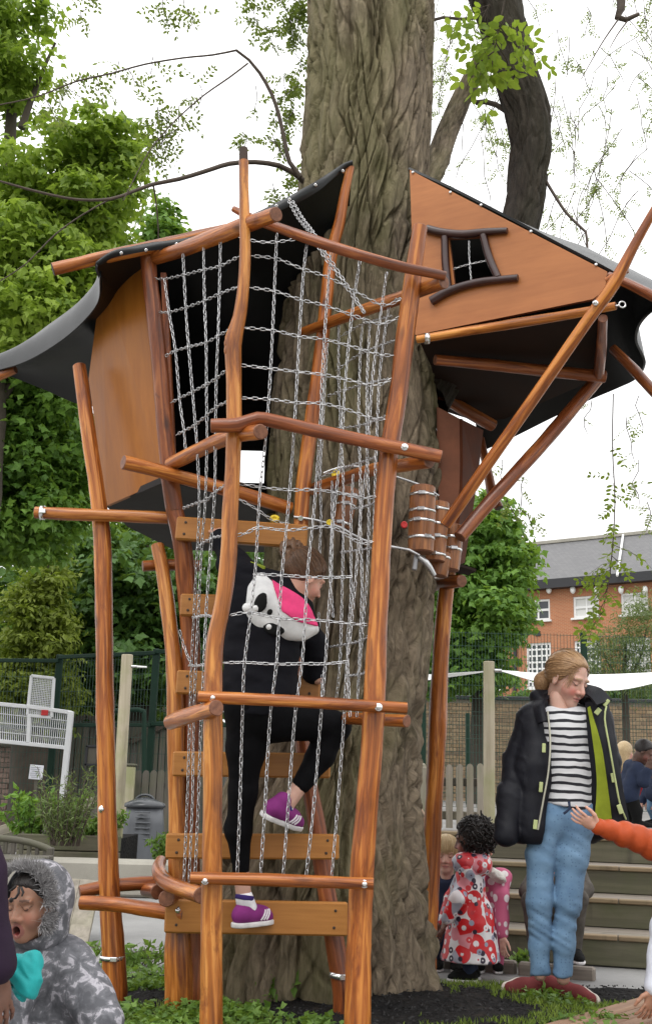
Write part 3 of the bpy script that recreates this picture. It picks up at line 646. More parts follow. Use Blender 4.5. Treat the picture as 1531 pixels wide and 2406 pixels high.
for x, y in ((572, 994), (950, 1050), (500, 1640), (889, 1662), (482, 2070), (856, 2078)): bolt(x, y, 4.075, 0.012, tower)
# ladder at the back of the tower
lad = thing('plank_ladder', 'ladder of wide varnished planks the girl in black is climbing', 'ladder', (P(620, 2325, 4.85)[0], 4.85, 0.0))
pole([(420, 2345, 64, 4.86), (419, 2240, 60, 4.86), (418, 2100, 44, 4.86), (416, 1900, 40, 4.86), (413, 1700, 40, 4.86), (408, 1560, 38, 4.87), (396, 1440, 36, 4.9), (384, 1350, 34, 4.92), (370, 1282, 32, 4.95)], 'stringer', lad, 'log_pale')
pole([(452, 2330, 60, 4.93), (448, 2100, 46, 4.92), (447, 1900, 44, 4.9), (449, 1650, 44, 4.9), (446, 1480, 44, 4.88), (438, 1370, 46, 4.85), (426, 1270, 46, 4.82), (408, 1190, 44, 4.8), (394, 1100, 44, 4.78)], 'stringer', lad, 'log_red')
pole([(806, 2345, 46, 4.85), (796, 2270, 44, 4.85), (768, 2100, 42, 4.86), (742, 1930, 40, 4.86), (716, 1790, 38, 4.86), (700, 1650, 36, 4.88), (692, 1530, 36, 4.86), (696, 1380, 36, 4.86), (706, 1235, 36, 4.86)], 'stringer', lad, 'log_red')
pole([(336, 1330, 26, 4.97), (395, 1327, 28, 5.0), (470, 1330, 28, 5.0)], 'brace', lad, 'log')
for (x0, y0, x1, y1, h, Y) in ((414, 1242, 722, 1262, 56, 4.75), (424, 1422, 716, 1430, 52, 4.76), (415, 1603, 752, 1618, 54, 4.77), (406, 1795, 776, 1800, 55, 4.77), (390, 1988, 796, 1990, 54, 4.775), (388, 2152, 816, 2160, 70, 4.775)):
    a = P(x0, y0, Y); b = P(x1, y1, Y); L = np.linalg.norm(b-a); an = math.atan2(b[2]-a[2], b[0]-a[0])
    pl = Geo().box((a+b)/2, (L, 0.042, h*pxm(Y)), roty(-an), 0.007).obj('plank', M['plank'], lad)
    for t in (0.07, 0.93):
        for s in (-0.25, 0.25):
            c = a+(b-a)*t+np.array([0.01*s, -0.022, s*h*pxm(Y)]); Geo().lathe(c, [(0.006, -0.002), (0.006, 0.0015), (0.002, 0.002)], 8, R=rotx(math.pi/2)).obj('screw', M['end_dark'], pl)
band(799, 2293, 4.85, 46, 11, lad, 0.12)
# knot of short logs on the left of the ladder
side = thing('low_log_perch', 'low perch of short round logs beside the left post', 'log perch', (P(300, 2325, 4.95)[0], 4.9, 0.0))
pole([(188, 2096, 28, 4.98), (260, 2082, 30, 5.02), (330, 2076, 30, 5.05), (392, 2072, 28, 5.08)], 'log', side, 'log_red')
pole([(190, 2122, 30, 4.86), (270, 2126, 33, 4.84), (350, 2137, 34, 4.82), (432, 2150, 36, 4.78)], 'log', side, 'log')
pole([(378, 2024, 26, 4.95), (372, 2045, 30, 4.85), (384, 2068, 34, 4.75), (420, 2086, 34, 4.6), (472, 2104, 36, 4.4)], 'log', side, 'log')
pole([(345, 2092, 34, 5.05), (370, 2096, 34, 4.95)], 'log', side, 'log_red')
pole([(420, 2096, 38, 4.9), (391, 2112, 38, 4.7)], 'log', side, 'log_red')
for x, y in ((455, 2101), (418, 2140)): bolt(x, y, 4.5 if x > 440 else 4.75, 0.009, side)
side_leg = pole([(300, 2340, 34, 5.0), (300, 2200, 34, 5.0), (298, 2080, 32, 5.02)], 'leg', side, 'log_red') if False else None

# ------------------------------------------------------------------ left cabin
cab = thing('treehouse_cabin', 'treehouse cabin with black curved roof and orange plywood side wall', 'treehouse', (P(300, 2315, 5.0)[0], 5.0, 0.0))
pole([(269, 2322, 54, 5.0), (264, 2200, 50, 5.0), (255, 2050, 46, 5.0), (250, 1850, 44, 5.0), (246, 1600, 42, 5.0), (244, 1400, 42, 5.0), (240, 1260, 42, 5.0), (228, 1150, 40, 5.0), (212, 1050, 38, 5.0), (200, 960, 36, 5.02), (186, 860, 34, 5.05)], 'post', cab, 'log')
pole([(412, 1200, 42, 4.8), (398, 1110, 42, 4.78), (386, 1000, 42, 4.76), (377, 880, 42, 4.74), (366, 770, 42, 4.72), (354, 670, 42, 4.72), (346, 590, 40, 4.72)], 'post', cab, 'log_red')
pole([(706, 1245, 36, 4.85), (712, 1150, 36, 4.85), (722, 1060, 36, 4.86), (738, 940, 36, 4.87), (756, 800, 34, 4.88), (768, 690, 34, 4.88), (778, 600, 32, 4.88), (797, 520, 30, 4.88), (806, 470, 26, 4.88), (822, 392, 22, 4.88)], 'post', cab, 'log')
pole([(125, 633, 34, 4.6), (210, 612, 34, 4.63), (300, 592, 34, 4.66), (420, 566, 34, 4.7), (560, 535, 34, 4.75)], 'beam', cab, 'log', 'end_dark')
pole([(290, 1086, 36, 4.6), (350, 1100, 35, 4.66), (430, 1122, 34, 4.72), (540, 1152, 34, 4.8), (682, 1195, 32, 4.92)], 'beam', cab, 'log')
pole([(83, 1204, 28, 4.93), (160, 1208, 31, 4.93), (240, 1211, 31, 4.93), (320, 1214, 31, 4.93), (395, 1217, 30, 4.93)], 'beam', cab, 'log')
pole([(-60, 916, 24, 5.62), (-10, 888, 24, 5.58), (36, 868, 22, 5.54)], 'beam', cab, 'log')
band(100, 1205, 4.93, 31, 10, cab, math.pi/2)
band(264, 2251, 5.0, 52, 9, cab); bolt(240, 1902, 4.965, 0.013, cab)
ZF = P(375, 1135, 4.80)[2]                                    # floor height
fp = [PZ(385, 1133, ZF), PZ(250, 1190, ZF), PZ(300, 1238, ZF), PZ(408, 1292, ZF), PZ(690, 1300, ZF), PZ(690, 1205, ZF), PZ(540, 1165, ZF)]
Geo().prism(fp, (0, 0, 0.03)).obj('floor', M['floor_black'], cab)
# side wall (upright grain), slightly behind the posts
wl = [P(388, 1128, 4.83), P(250, 1188, 5.19), P(208, 890, 5.2), P(240, 640, 5.0), P(352, 600, 4.80)]
ax = nrm(wl[1]-wl[0]); nx = np.cross(ax, [0, 0, 1])
Geo().prism(wl, nx*0.018*np.sign(nx[0]), lc=np.stack([ax, nx, [0, 0, 1.0]])).obj('side_wall', M['ply_v'], cab)
trim = [P(377, 640, 4.70), P(390, 640, 4.71), P(412, 1100, 4.78), P(400, 1108, 4.78)]
Geo().prism(trim, (0.0, 0.06, 0)).obj('trim_board', M['log_red'], cab)
# back wall and inner lining, black; the back wall has a low square opening
def wall_with_hole(c00, c10, c11, c01, hu, hv, th, name, mat, parent):
    c00, c10, c11, c01 = map(np.asarray, (c00, c10, c11, c01)); f = lambda u, v: (c00*(1-u)+c10*u)*(1-v)+(c01*(1-u)+c11*u)*v
    us = [0, hu[0], hu[1], 1]; vs_ = [0, hv[0], hv[1], 1]
    for i in range(3):
        for j in range(3):
            if i == 1 and j == 1: continue
            Geo().prism([f(us[i], vs_[j]), f(us[i+1], vs_[j]), f(us[i+1], vs_[j+1]), f(us[i], vs_[j+1])], th).obj(name, mat, parent)
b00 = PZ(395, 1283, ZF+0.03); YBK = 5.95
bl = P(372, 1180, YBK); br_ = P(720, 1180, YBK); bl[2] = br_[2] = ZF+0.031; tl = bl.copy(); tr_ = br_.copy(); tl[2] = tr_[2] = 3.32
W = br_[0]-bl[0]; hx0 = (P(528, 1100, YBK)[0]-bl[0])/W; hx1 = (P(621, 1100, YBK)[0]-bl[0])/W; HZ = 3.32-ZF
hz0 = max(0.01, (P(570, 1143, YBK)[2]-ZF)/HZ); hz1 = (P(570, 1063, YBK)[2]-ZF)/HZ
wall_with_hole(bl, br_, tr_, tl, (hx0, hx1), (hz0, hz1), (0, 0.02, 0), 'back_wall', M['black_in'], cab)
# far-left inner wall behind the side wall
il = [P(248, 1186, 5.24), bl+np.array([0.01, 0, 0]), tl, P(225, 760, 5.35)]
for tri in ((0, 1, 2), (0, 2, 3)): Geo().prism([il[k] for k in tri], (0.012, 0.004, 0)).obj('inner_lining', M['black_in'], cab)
# roof: one thick curved rubber sheet
fr = [(-15, 872, 5.62), (60, 846, 5.42), (130, 806, 5.22), (190, 758, 5.02), (232, 705, 4.84), (240, 662, 4.72), (228, 622, 4.60)]
top = [(228, 622, 4.60), (262, 597, 4.60), (300, 586, 4.62), (360, 574, 4.64), (430, 566, 4.66), (480, 553, 4.68), (540, 530, 4.70), (600, 505, 4.72), (650, 480, 4.74), (690, 460, 4.77), (740, 432, 4.81), (780, 406, 4.85), (808, 388, 4.88), (828, 382, 4.88)]
front = fr+top[1:]; fp_, _ = catmull([P(*q) for q in front], [0]*len(front), 0.02)
back = [(-5, 874, 5.64), (40, 890, 5.72), (110, 918, 5.85), (180, 948, 6.0), (240, 955, 6.05), (300, 940, 6.1), (380, 950, 6.08), (450, 970, 6.08), (540, 985, 6.06), (640, 990, 6.04), (740, 980, 6.0), (800, 900, 5.9)]
bp_, _ = catmull([P(*q) for q in back], [0]*len(back), 0.02)
def resample(p, n):
    d = np.concatenate([[0], np.cumsum(np.linalg.norm(np.diff(p, axis=0), axis=1))]); t = np.linspace(0, d[-1], n); return np.stack([np.interp(t, d, p[:, k]) for k in range(3)], 1)
NA, NB = 90, 22; fa = resample(fp_, NA); ba = resample(bp_, NA); t = np.linspace(0, 1, NB)[:, None, None]
G = fa[None]*(1-t)+ba[None]*t; G[..., 2] += 0.16*np.sin(math.pi*t[..., 0])**1*(np.linspace(0, 1, NA)[None]**0.5)*np.ones((NB, 1))
q = G.reshape(-1, 3)*2.6; G[..., 2] += (fbm(q, 2)*0.03).reshape(NB, NA)*np.sin(math.pi*np.clip(t[..., 0], 0, 1))
roof = Geo().sheet(G, -0.012).obj('roof', M['rubber'], cab)
# rolled outer edge of the left eave: the sheet turns over its beam and shows its upper side
eu = resample(catmull([P(x, y, Y) for x, y, Y in ((-20, 846, 5.75), (35, 826, 5.6), (110, 770, 5.38), (175, 722, 5.14), (222, 676, 4.92), (236, 640, 4.74))], [0]*6, 0.02)[0], 50)
el2 = resample(catmull([P(x, y, Y) for x, y, Y in ((-20, 876, 5.60), (60, 851, 5.39), (130, 812, 5.19), (190, 764, 4.99), (233, 710, 4.81), (238, 652, 4.66))], [0]*6, 0.02)[0], 50)
tt = np.linspace(0, 1, 9)[:, None, None]; Ge = eu[None]*(1-tt)+el2[None]*tt; Ge[..., 2] += 0.030*np.sin(math.pi*tt[..., 0]); Ge[..., 1] -= 0.02*np.sin(math.pi*tt[..., 0]); Ge[..., 2] += 0.012*np.sin(np.linspace(0, 9, 50))[None]*np.sin(math.pi*tt[..., 0])
Geo().sheet(Ge, 0.008).obj('eave_roll', M['rubber'], roof)
# folded front hem of the roof, a wavy strip with pale bolts
tp, _ = catmull([P(x, y, Y-0.015) for x, y, Y in top], [0]*len(top), 0.02); tp = resample(tp, 90); hw = np.interp(np.linspace(0, 1, 90), [0, 0.15, 0.5, 0.85, 1], [0.012, 0.034, 0.048, 0.05, 0.018])
rows = []
for k in range(5):
    s = k/4; off = np.stack([0*hw, -0.012*np.sin(math.pi*s)-0.004*np.sin(np.linspace(0, 26, 90)+s*3), -hw*s+0.006], 1); rows.append(tp+off)
hem = Geo().sheet(np.array(rows), 0.006).obj('hem', M['rubber'], roof)
for x, y in ((285, 592), (343, 585), (415, 571), (480, 556), (649, 481), (680, 466), (741, 432), (805, 399)):
    Y = np.interp(x, [u[0] for u in top], [u[2] for u in top])-0.04; bolt(x, y+2, Y, 0.006, roof)

# ------------------------------------------------------------------ right cabin
rcab = thing('treehouse_lookout', 'orange plywood lookout with a small barred window, hung on the right of the trunk', 'treehouse', (P(1040, 2278, 5.5)[0], 5.5, 0.0))
# front panel lies in one plane
A0 = P(975, 785, 4.92); A1 = P(1395, 702, 4.52); A2 = P(962, 398, 4.95)
pn = nrm(np.cross(A1-A0, A2-A0)); 
def on_plane(px, py, o=A0, n=pn):
    d = ray(px, py); return CAM+d*(np.dot(o-CAM, n)/np.dot(d, n))
if pn[1] > 0: pn = -pn
exn = nrm(A1-A0); ezn = nrm(np.cross(exn, pn)); ezn = ezn if ezn[2] > 0 else -ezn
outer = [(975, 787), (962, 398), (1000, 418), (1425, 637), (1427, 652), (1420, 672), (1408, 690), (1392, 702)]
hole = [(1055, 560), (1068, 672), (1165, 660), (1134, 556)]
def panel_with_hole(outer, hole, th, parent):
    O = [on_plane(*q) for q in outer]; H = [on_plane(*q) for q in hole]; g = Geo(); LC = np.stack([exn, pn, ezn]); n2 = -pn*th
    # four pieces of panel round the opening, meeting edge to edge
    pcs = [[O[0], O[1], H[0], H[1]], [O[1], O[2], O[3], H[3], H[0]], [O[3], O[4], O[5], O[6], O[7], H[2], H[3]], [O[7], O[0], H[1], H[2]]]
    V = np.array(O+H); n = len(O); idx = lambda q: [next(i for i in range(len(V)) if np.allclose(V[i], p)) for p in q]
    A = np.vstack([V, V+n2]); L = (A-V[0]) @ LC.T
    for q in pcs:
        ii = np.array(idx(q)); g.add(A, [ii[None]], 0, False, L); g.add(A, [(ii+len(V))[::-1][None]], 0, False, L)
    for ring in (list(range(n)), list(range(n, n+4))):
        for k in range(len(ring)):
            a, b = ring[k], ring[(k+1) % len(ring)]; g.add(A, [np.array([[a, b, b+len(V), a+len(V)]])], 1, False, L)
    me = g.obj('front_panel', [M['ply_h'], M['ply_red']], parent); return me
panel = panel_with_hole(outer, hole, 0.018, rcab)
for x, y in ((970, 405), (1058, 452), (1130, 482), (1247, 544), (1400, 622)):
    c = on_plane(x, y)+pn*0.004; g = Geo(); g.lathe(c, [(0.007, -0.003), (0.007, 0.003), (0.003, 0.005)], 12, R=np.stack([exn, ezn, pn], 1)); g.obj('bolt', M['steel_b'], panel)
win = Geo()
def fpole(path, name, parent, mat='frame_dark'):
    pts = [on_plane(x, y)+pn*0.016 for x, y, w in path]; rad = [w*0.6*pxm(4.8) for x, y, w in path]; return Geo().tube(pts, rad, 12, 0.02, 0.08).obj(name, M[mat], parent)
fpole([(1006, 541, 20), (1040, 549, 19), (1090, 553, 18), (1140, 548, 16), (1193, 545, 13)], 'window_frame', panel)
fpole([(1016, 710, 20), (1050, 690, 19), (1090, 675, 18), (1140, 664, 17), (1218, 656, 15)], 'window_frame', panel)
fpole([(1047, 560, 17), (1049, 620, 17), (1056, 682, 16)], 'window_frame', panel)
fpole([(1137, 556, 16), (1152, 610, 17), (1172, 655, 16)], 'window_frame', panel)
# dark box behind the window so that the opening looks into an unlit room
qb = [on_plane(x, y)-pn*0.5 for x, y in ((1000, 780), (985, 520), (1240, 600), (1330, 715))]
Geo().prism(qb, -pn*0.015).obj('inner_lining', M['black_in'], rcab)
pole([(980, 797, 22, 4.86), (1090, 779, 24, 4.77), (1220, 758, 25, 4.66), (1340, 738, 25, 4.56), (1446, 718, 22, 4.46)], 'beam', rcab, 'log_pale', 'end')
bc = P(1003, 795, 4.84); g = Geo(); g.lathe(bc, [(0.024, -0.012), (0.027, -0.012), (0.027, 0.012), (0.024, 0.012)], 18, R=roty(math.pi/2), caps=False); g.obj('strap', M['steel_b'], rcab)
# eye bolt at the beam end
ec = P(1461, 716, 4.45); g = Geo(); th = np.linspace(0, 2*math.pi, 20); g.tube([ec+np.array([math.cos(a)*0.014, 0, math.sin(a)*0.014+0.002]) for a in th], [0.0035]*20, 8, 0.02, caps=False); g.tube([P(1440, 719, 4.46), P(1454, 717, 4.45)], [0.004, 0.004], 8); g.obj('eye_bolt', M['steel_b'], rcab)
# floor of the lookout seen from below
f2 = [P(990, 808, 4.90), P(1420, 733, 4.50), P(1414, 880, 5.3), P(1165, 1005, 6.0), P(1040, 960, 5.9), P(1015, 850, 5.1)]
zf2 = np.mean([q[2] for q in f2[:2]])
f2 = [PZ(988, 808, zf2+0.0), PZ(1424, 735, zf2), PZ(1418, 882, zf2), PZ(1240, 960, zf2), PZ(1150, 1000, zf2), PZ(1040, 965, zf2), PZ(1012, 860, zf2)]
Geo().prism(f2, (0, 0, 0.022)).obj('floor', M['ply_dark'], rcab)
pole([(1022, 845, 28, 4.98), (1140, 856, 32, 5.04), (1280, 871, 32, 5.08), (1420, 885, 30, 5.1)], 'joist', rcab, 'log_red')
pole([(1030, 925, 32, 5.65), (1090, 962, 33, 5.72), (1158, 1000, 32, 5.8)], 'joist', rcab, 'log_red')
pole([(1416, 748, 24, 4.5), (1412, 815, 26, 4.80), (1406, 880, 26, 5.08)], 'joist', rcab, 'log_red')
# rubber roof of the lookout
c1 = [(958, 396, 4.97), (1060, 444, 4.87), (1180, 506, 4.76), (1310, 575, 4.64), (1420, 632, 4.53), (1470, 662, 4.48), (1545, 700, 4.42)]
c2 = [(1128, 1062, 6.1), (1200, 1030, 6.02), (1290, 985, 5.92), (1380, 942, 5.8), (1450, 912, 5.68), (1494, 890, 5.55), (1511, 858, 5.35), (1506, 835, 5.25), (1491, 800, 5.1), (1497, 765, 4.95), (1520, 735, 4.8), (1550, 712, 4.62)]
fa = resample(catmull([P(*q) for q in c1], [0]*len(c1), 0.02)[0], 60); ba = resample(catmull([P(*q) for q in c2], [0]*len(c2), 0.02)[0], 60); t = np.linspace(0, 1, 20)[:, None, None]
G = fa[None]*(1-t)+ba[None]*t; G[..., 2] += 0.25*np.sin(math.pi*t[..., 0])*np.interp(np.linspace(0, 1, 60), [0, 0.6, 1], [1, 0.8, 0.0])[None]; G[..., 0] += 0.14*np.sin(math.pi*t[..., 0])*np.linspace(0, 1, 60)[None]**2
G[..., 2] += (fbm(G.reshape(-1, 3)*3, 2)*0.03).reshape(20, 60)*np.sin(math.pi*t[..., 0])
roof2 = Geo().sheet(G, -0.012).obj('roof', M['rubber'], rcab)
pole([(1428, 648, 22, 4.5), (1470, 664, 26, 4.47), (1531, 694, 28, 4.42), (1600, 730, 28, 4.38)], 'beam', rcab, 'log_red')
pole([(1440, 820, 26, 5.1), (1490, 870, 28, 5.0), (1531, 915, 28, 4.9), (1580, 965, 28, 4.82)], 'beam', rcab, 'log_red')
# long diagonal struts
pole([(1046, 1234, 30, 4.72), (1130, 1112, 30, 4.62), (1260, 925, 31, 4.48), (1380, 752, 32, 4.36), (1440, 668, 34, 4.30), (1490, 575, 26, 4.26), (1545, 478, 22, 4.22)], 'strut', rcab, 'log', 'end_dark', 0.05)
pole([(1080, 1262, 34, 4.98), (1150, 1180, 34, 5.03), (1280, 1035, 33, 5.12), (1412, 880, 32, 5.22)], 'strut', rcab, 'log_red')
pole([(1128, 1030, 20, 5.95), (1146, 1110, 22, 5.92), (1156, 1160, 26, 5.9), (1172, 1194, 22, 5.88)], 'strut', rcab, 'log_red', 'end_dark')
pole([(1425, 660, 18, 4.36), (1472, 632, 20, 4.30)], 'peg', rcab, 'log')
for x, y in ((1398, 711), (1451, 640)): bolt(x, y, 4.30, 0.010, rcab)
# upright on the right of the trunk with the plywood chute above it
pole([(1000, 2284, 46, 5.6), (1003, 2180, 45, 5.6), (1013, 2000, 43, 5.6), (1022, 1820, 41, 5.58), (1030, 1650, 40, 5.56), (1036, 1530, 38, 5.54), (1046, 1400, 36, 5.52), (1058, 1310, 34, 5.5)], 'post', rcab, 'log')
pole([(1020, 1372, 34, 5.6), (1055, 1367, 32, 5.45), (1084, 1366, 30, 5.36)], 'peg', rcab, 'log_red')
bolt(1006, 2250, 5.54, 0.014, rcab); bolt(992, 2248, 5.54, 0.012, rcab)
ch = [P(1026, 955, 5.30), P(1082, 985, 5.28), P(1082, 1150, 5.28), P(1062, 1330, 5.28), P(1040, 1325, 5.3), P(1026, 1100, 5.3)]
Geo().prism(ch, (0, 0.016, 0)).obj('chute_front', M['ply_red'], rcab); Geo().tube([P(1082, 985, 5.285), P(1082, 1150, 5.285), P(1062, 1330, 5.285)], [0.009]*3, 8, 0.1).obj('chute_corner', M['ply_shaded'], rcab)
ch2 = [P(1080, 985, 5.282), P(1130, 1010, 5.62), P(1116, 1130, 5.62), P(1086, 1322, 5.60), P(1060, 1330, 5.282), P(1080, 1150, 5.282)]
for tri in ((0, 1, 2), (0, 2, 5), (5, 2, 3), (5, 3, 4)): Geo().prism([ch2[k] for k in tri], (0.012, 0.004, 0)).obj('chute_side', M['ply_shaded'], rcab)
lg = [P(1050, 1322, 5.26), P(1118, 1342, 5.26), P(1100, 1330, 5.62), P(1046, 1316, 5.62)]; zl = lg[0][2]
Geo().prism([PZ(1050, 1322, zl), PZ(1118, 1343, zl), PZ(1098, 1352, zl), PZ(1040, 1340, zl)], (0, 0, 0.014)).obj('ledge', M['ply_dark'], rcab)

# ------------------------------------------------------------------ chain nets
def link_base(pitch, w, r, nl=4, ns=4):
    L = pitch-0.0*r; a = []
    hw = w/2-r; hl = L/2+r-hw
    for k in range(nl+1):
        t = -math.pi/2+math.pi*k/nl; a.append((hl+hw*math.cos(t), hw*math.sin(t)))
    for k in range(nl+1):
        t = math.pi/2+math.pi*k/nl; a.append((-hl+hw*math.cos(t), hw*math.sin(t)))
    a = np.array(a); m = len(a); tn = np.roll(a, -1, 0)-np.roll(a, 1, 0); tn /= np.linalg.norm(tn, axis=1)[:, None]; nr = np.stack([tn[:, 1], -tn[:, 0]], 1)
    th = np.arange(ns)*2*math.pi/ns
    V = np.array([[a[i, 0]+nr[i, 0]*r*math.cos(t), a[i, 1]+nr[i, 1]*r*math.cos(t), r*math.sin(t)] for i in range(m) for t in th])
    i = np.arange(m)[:, None]*ns+np.arange(ns)[None]; j = np.arange(m)[:, None]*ns+(np.arange(ns)[None]+1) % ns
    F = np.stack([i, j, (j+ns) % (m*ns), (i+ns) % (m*ns)], -1).reshape(-1, 4); return V, F
LV, LF = link_base(0.0215, 0.0150, 0.0021)
def chain_geo(g, pts, pitch=0.0215, scale=1.0, phase=0):
    p, _ = catmull(pts, [0]*len(pts), 0.01); d = np.concatenate([[0], np.cumsum(np.linalg.norm(np.diff(p, axis=0), axis=1))])
    n = max(2, int(round(d[-1]/(pitch*scale)))); s = (np.arange(n)+0.5)/n*d[-1]
    c = np.stack([np.interp(s, d, p[:, k]) for k in range(3)], 1); T, N, B = frames(c); Vs = []; Fs = []
    for i in range(n):
        a = math.radians(40 if (i+phase) % 2 else 130)+random.uniform(-0.25, 0.25); x = T[i]; y = N[i]*math.cos(a)+B[i]*math.sin(a); z = np.cross(x, y)
        Vs.append((LV*scale) @ np.stack([x, y, z])+c[i]); Fs.append(LF+i*len(LV))
    g.add(np.vstack(Vs), [np.vstack(Fs)]); return g
def chain_part(pix, Y, parent, name='chain', scale=1.0):
    f = Y if callable(Y) else (lambda x, y: Y); return chain_geo(Geo(), [P(x, y, f(x, y)) for x, y in pix], scale=scale, phase=random.randint(0, 1)).obj(name, M['steel'], parent)
XA = lambda y: np.interp(y, [500, 700, 800, 1000, 1250, 1400, 1500, 1700, 2100], [574, 570, 548, 550, 540, 528, 506, 500, 497])
XC = lambda y: np.interp(y, [590, 770, 1000, 1200, 1350, 1500, 1700, 2100], [346, 366, 386, 410, 430, 440, 440, 425])
YL = lambda x, y: float(np.clip(4.20+0.52*(XA(y)-x)/(XA(y)-XC(y)), 4.19, 4.74))
XB = lambda y: np.interp(y, [530, 700, 930, 1180, 1500, 1720, 2080], [986, 963, 934, 902, 886, 876, 849])
YR = lambda x, y: float(np.clip(4.22+0.70*(XB(y)-20-x)/150.0, 4.2, 4.72))
nf = thing('front_chain_net', 'silver chain net hanging across the front of the log tower', 'chain net', P(690, 2060, 4.165), 'chain nets of the climbing tower')
for s in ([(650, 548), (646, 640), (640, 780), (632, 925), (622, 1050), (610, 1160), (600, 1330), (588, 1450), (574, 1560), (569, 1690), (563, 1900), (557, 2052)],
          [(720, 572), (712, 650), (704, 770), (697, 900), (690, 1020), (678, 1180), (662, 1350), (655, 1460), (649, 1560), (634, 1690), (622, 1900), (612, 2055)],
          [(778, 590), (772, 650), (764, 760), (757, 880), (751, 1013), (737, 1200), (722, 1350), (716, 1460), (709, 1560), (692, 1690), (678, 1880), (665, 2057)],
          [(845, 612), (831, 705), (820, 796), (809, 922), (801, 1049), (782, 1230), (778, 1345), (770, 1465), (764, 1560), (753, 1690), (738, 1880), (719, 2060)],
          [(908, 640), (900, 695), (886, 796), (875, 886), (867, 995), (860, 1103), (848, 1200), (836, 1350), (824, 1480), (815, 1560), (808, 1690), (794, 1880), (779, 2062)]): chain_part(s, 4.165, nf)
for s in ([(586, 600), (650, 608), (712, 632), (772, 652), (845, 690), (900, 716), (952, 700)], [(584, 675), (645, 684), (706, 704), (764, 718), (832, 742), (892, 760), (940, 745)], [(574, 770), (640, 776), (702, 790), (760, 797), (820, 812), (886, 832), (928, 835)],
          [(566, 858), (635, 866), (696, 873), (757, 880), (815, 892), (880, 905), (922, 890)], [(568, 935), (632, 938), (694, 946), (754, 948), (807, 960), (872, 982), (912, 985)], [(562, 1136), (613, 1145), (682, 1151), (742, 1151), (794, 1158), (856, 1170), (890, 1164)],
          [(556, 1258), (580, 1252), (607, 1240), (672, 1246), (733, 1240), (782, 1240), (848, 1276), (880, 1270)], [(596, 1349), (662, 1352), (721, 1356), (778, 1357), (826, 1355)],
          [(542, 1445), (590, 1440), (655, 1453), (715, 1456), (770, 1460), (826, 1466), (862, 1468)], [(524, 1558), (574, 1557), (649, 1561), (709, 1560), (764, 1560), (817, 1555)]): chain_part(s, 4.165, nf)
nl_ = thing('left_chain_net', 'silver chain net on the left side of the log tower', 'chain net', P(470, 2060, 4.4), 'chain nets of the climbing tower')
for s in ([(386, 655), (398, 740), (412, 825), (422, 940), (432, 1012), (436, 1064)], [(430, 596), (436, 722), (443, 815), (452, 920), (462, 1040), (468, 1180), (464, 1280), (456, 1440), (450, 1560), (446, 1690), (440, 1880), (432, 2072)],
          [(478, 580), (480, 700), (484, 805), (485, 920), (486, 1040), (482, 1180), (474, 1280), (466, 1440), (460, 1560), (455, 1700), (452, 1880), (444, 2072)], [(518, 562), (515, 690), (512, 790), (508, 890), (506, 1030), (504, 1160), (496, 1270), (484, 1440), (479, 1560), (472, 1700), (466, 1880), (458, 2066)]): chain_part(s, YL, nl_)
for s in ([(345, 650), (380, 655), (430, 646), (480, 633), (516, 625), (562, 602)], [(374, 733), (397, 733), (437, 722), (481, 706), (516, 690), (558, 674)], [(389, 836), (412, 824), (443, 815), (485, 804), (512, 789), (540, 774)], [(402, 946), (421, 936), (451, 921), (485, 903), (509, 888), (532, 868)],
          [(414, 1022), (432, 1012), (456, 1000), (486, 975), (508, 956), (534, 944)], [(430, 1194), (468, 1180), (484, 1176), (505, 1156), (530, 1140)], [(462, 1290), (476, 1277), (498, 1264), (524, 1259)], [(452, 1452), (466, 1449), (486, 1446), (496, 1449)], [(444, 1563), (460, 1565), (480, 1562)],
          [(422, 1482), (432, 1518), (442, 1545), (450, 1562)]): chain_part(s, YL, nl_)
nr_ = thing('right_chain_net', 'dull chain net on the trunk side of the log tower', 'chain net', P(830, 1690, 4.5), 'chain nets of the climbing tower')
for s in ([(918, 695), (904, 778), (891, 886), (886, 995), (882, 1085), (878, 1248), (872, 1400), (863, 1560), (856, 1684)], [(858, 727), (848, 796), (843, 922), (842, 1013), (846, 1103), (846, 1230), (850, 1380), (846, 1500), (838, 1684)],
          [(796, 745), (795, 850), (799, 995), (806, 1120), (806, 1250), (803, 1400), (798, 1560), (790, 1640)], [(769, 807), (762, 922), (757, 1013), (752, 1120), (754, 1220), (750, 1306)], [(829, 1115), (824, 1230), (824, 1400), (816, 1520), (822, 1684)],
          [(868, 760), (862, 900), (862, 1050), (866, 1200), (862, 1350), (850, 1500), (842, 1600)], [(748, 1440), (752, 1520), (756, 1600), (752, 1690)], [(780, 1130), (779, 1250), (775, 1340), (782, 1450)]): chain_part(s, YR, nr_, scale=0.94)
for s in ([(858, 730), (895, 712), (945, 700)], [(800, 790), (850, 762), (920, 742)], [(790, 870), (848, 830), (925, 800)], [(770, 930), (845, 905), (912, 890)], [(756, 1010), (842, 1000), (906, 978)], [(755, 1120), (806, 1100), (880, 1075)], [(826, 1195), (850, 1192), (886, 1180)], [(800, 1298), (848, 1292), (884, 1285)], [(775, 1520), (840, 1508), (874, 1490)], [(812, 1588), (845, 1585), (868, 1575)]): chain_part(s, YR, nr_, scale=0.94)
sl = thing('slanting_chain', 'doubled chain slanting from the black roof hem to the net', 'chain', P(855, 735, 4.3))
for dx in (0, 9):
    q = [(678+dx, 472), (700+dx*1.2, 512), (730+dx, 550), (760+dx, 600), (800+dx*0.6, 655), (835+dx*0.3, 705), (856, 735)]
    chain_part(q, lambda x, y: float(np.interp(x, [680, 740, 860], [4.66, 4.35, 4.26])), sl)
hr = thing('cabin_chain', 'slack chain across the cabin opening below the top rails', 'chain', P(620, 565, 4.5))
chain_part([(545, 552), (575, 560), (610, 568), (650, 568), (692, 562)], 4.55, hr)
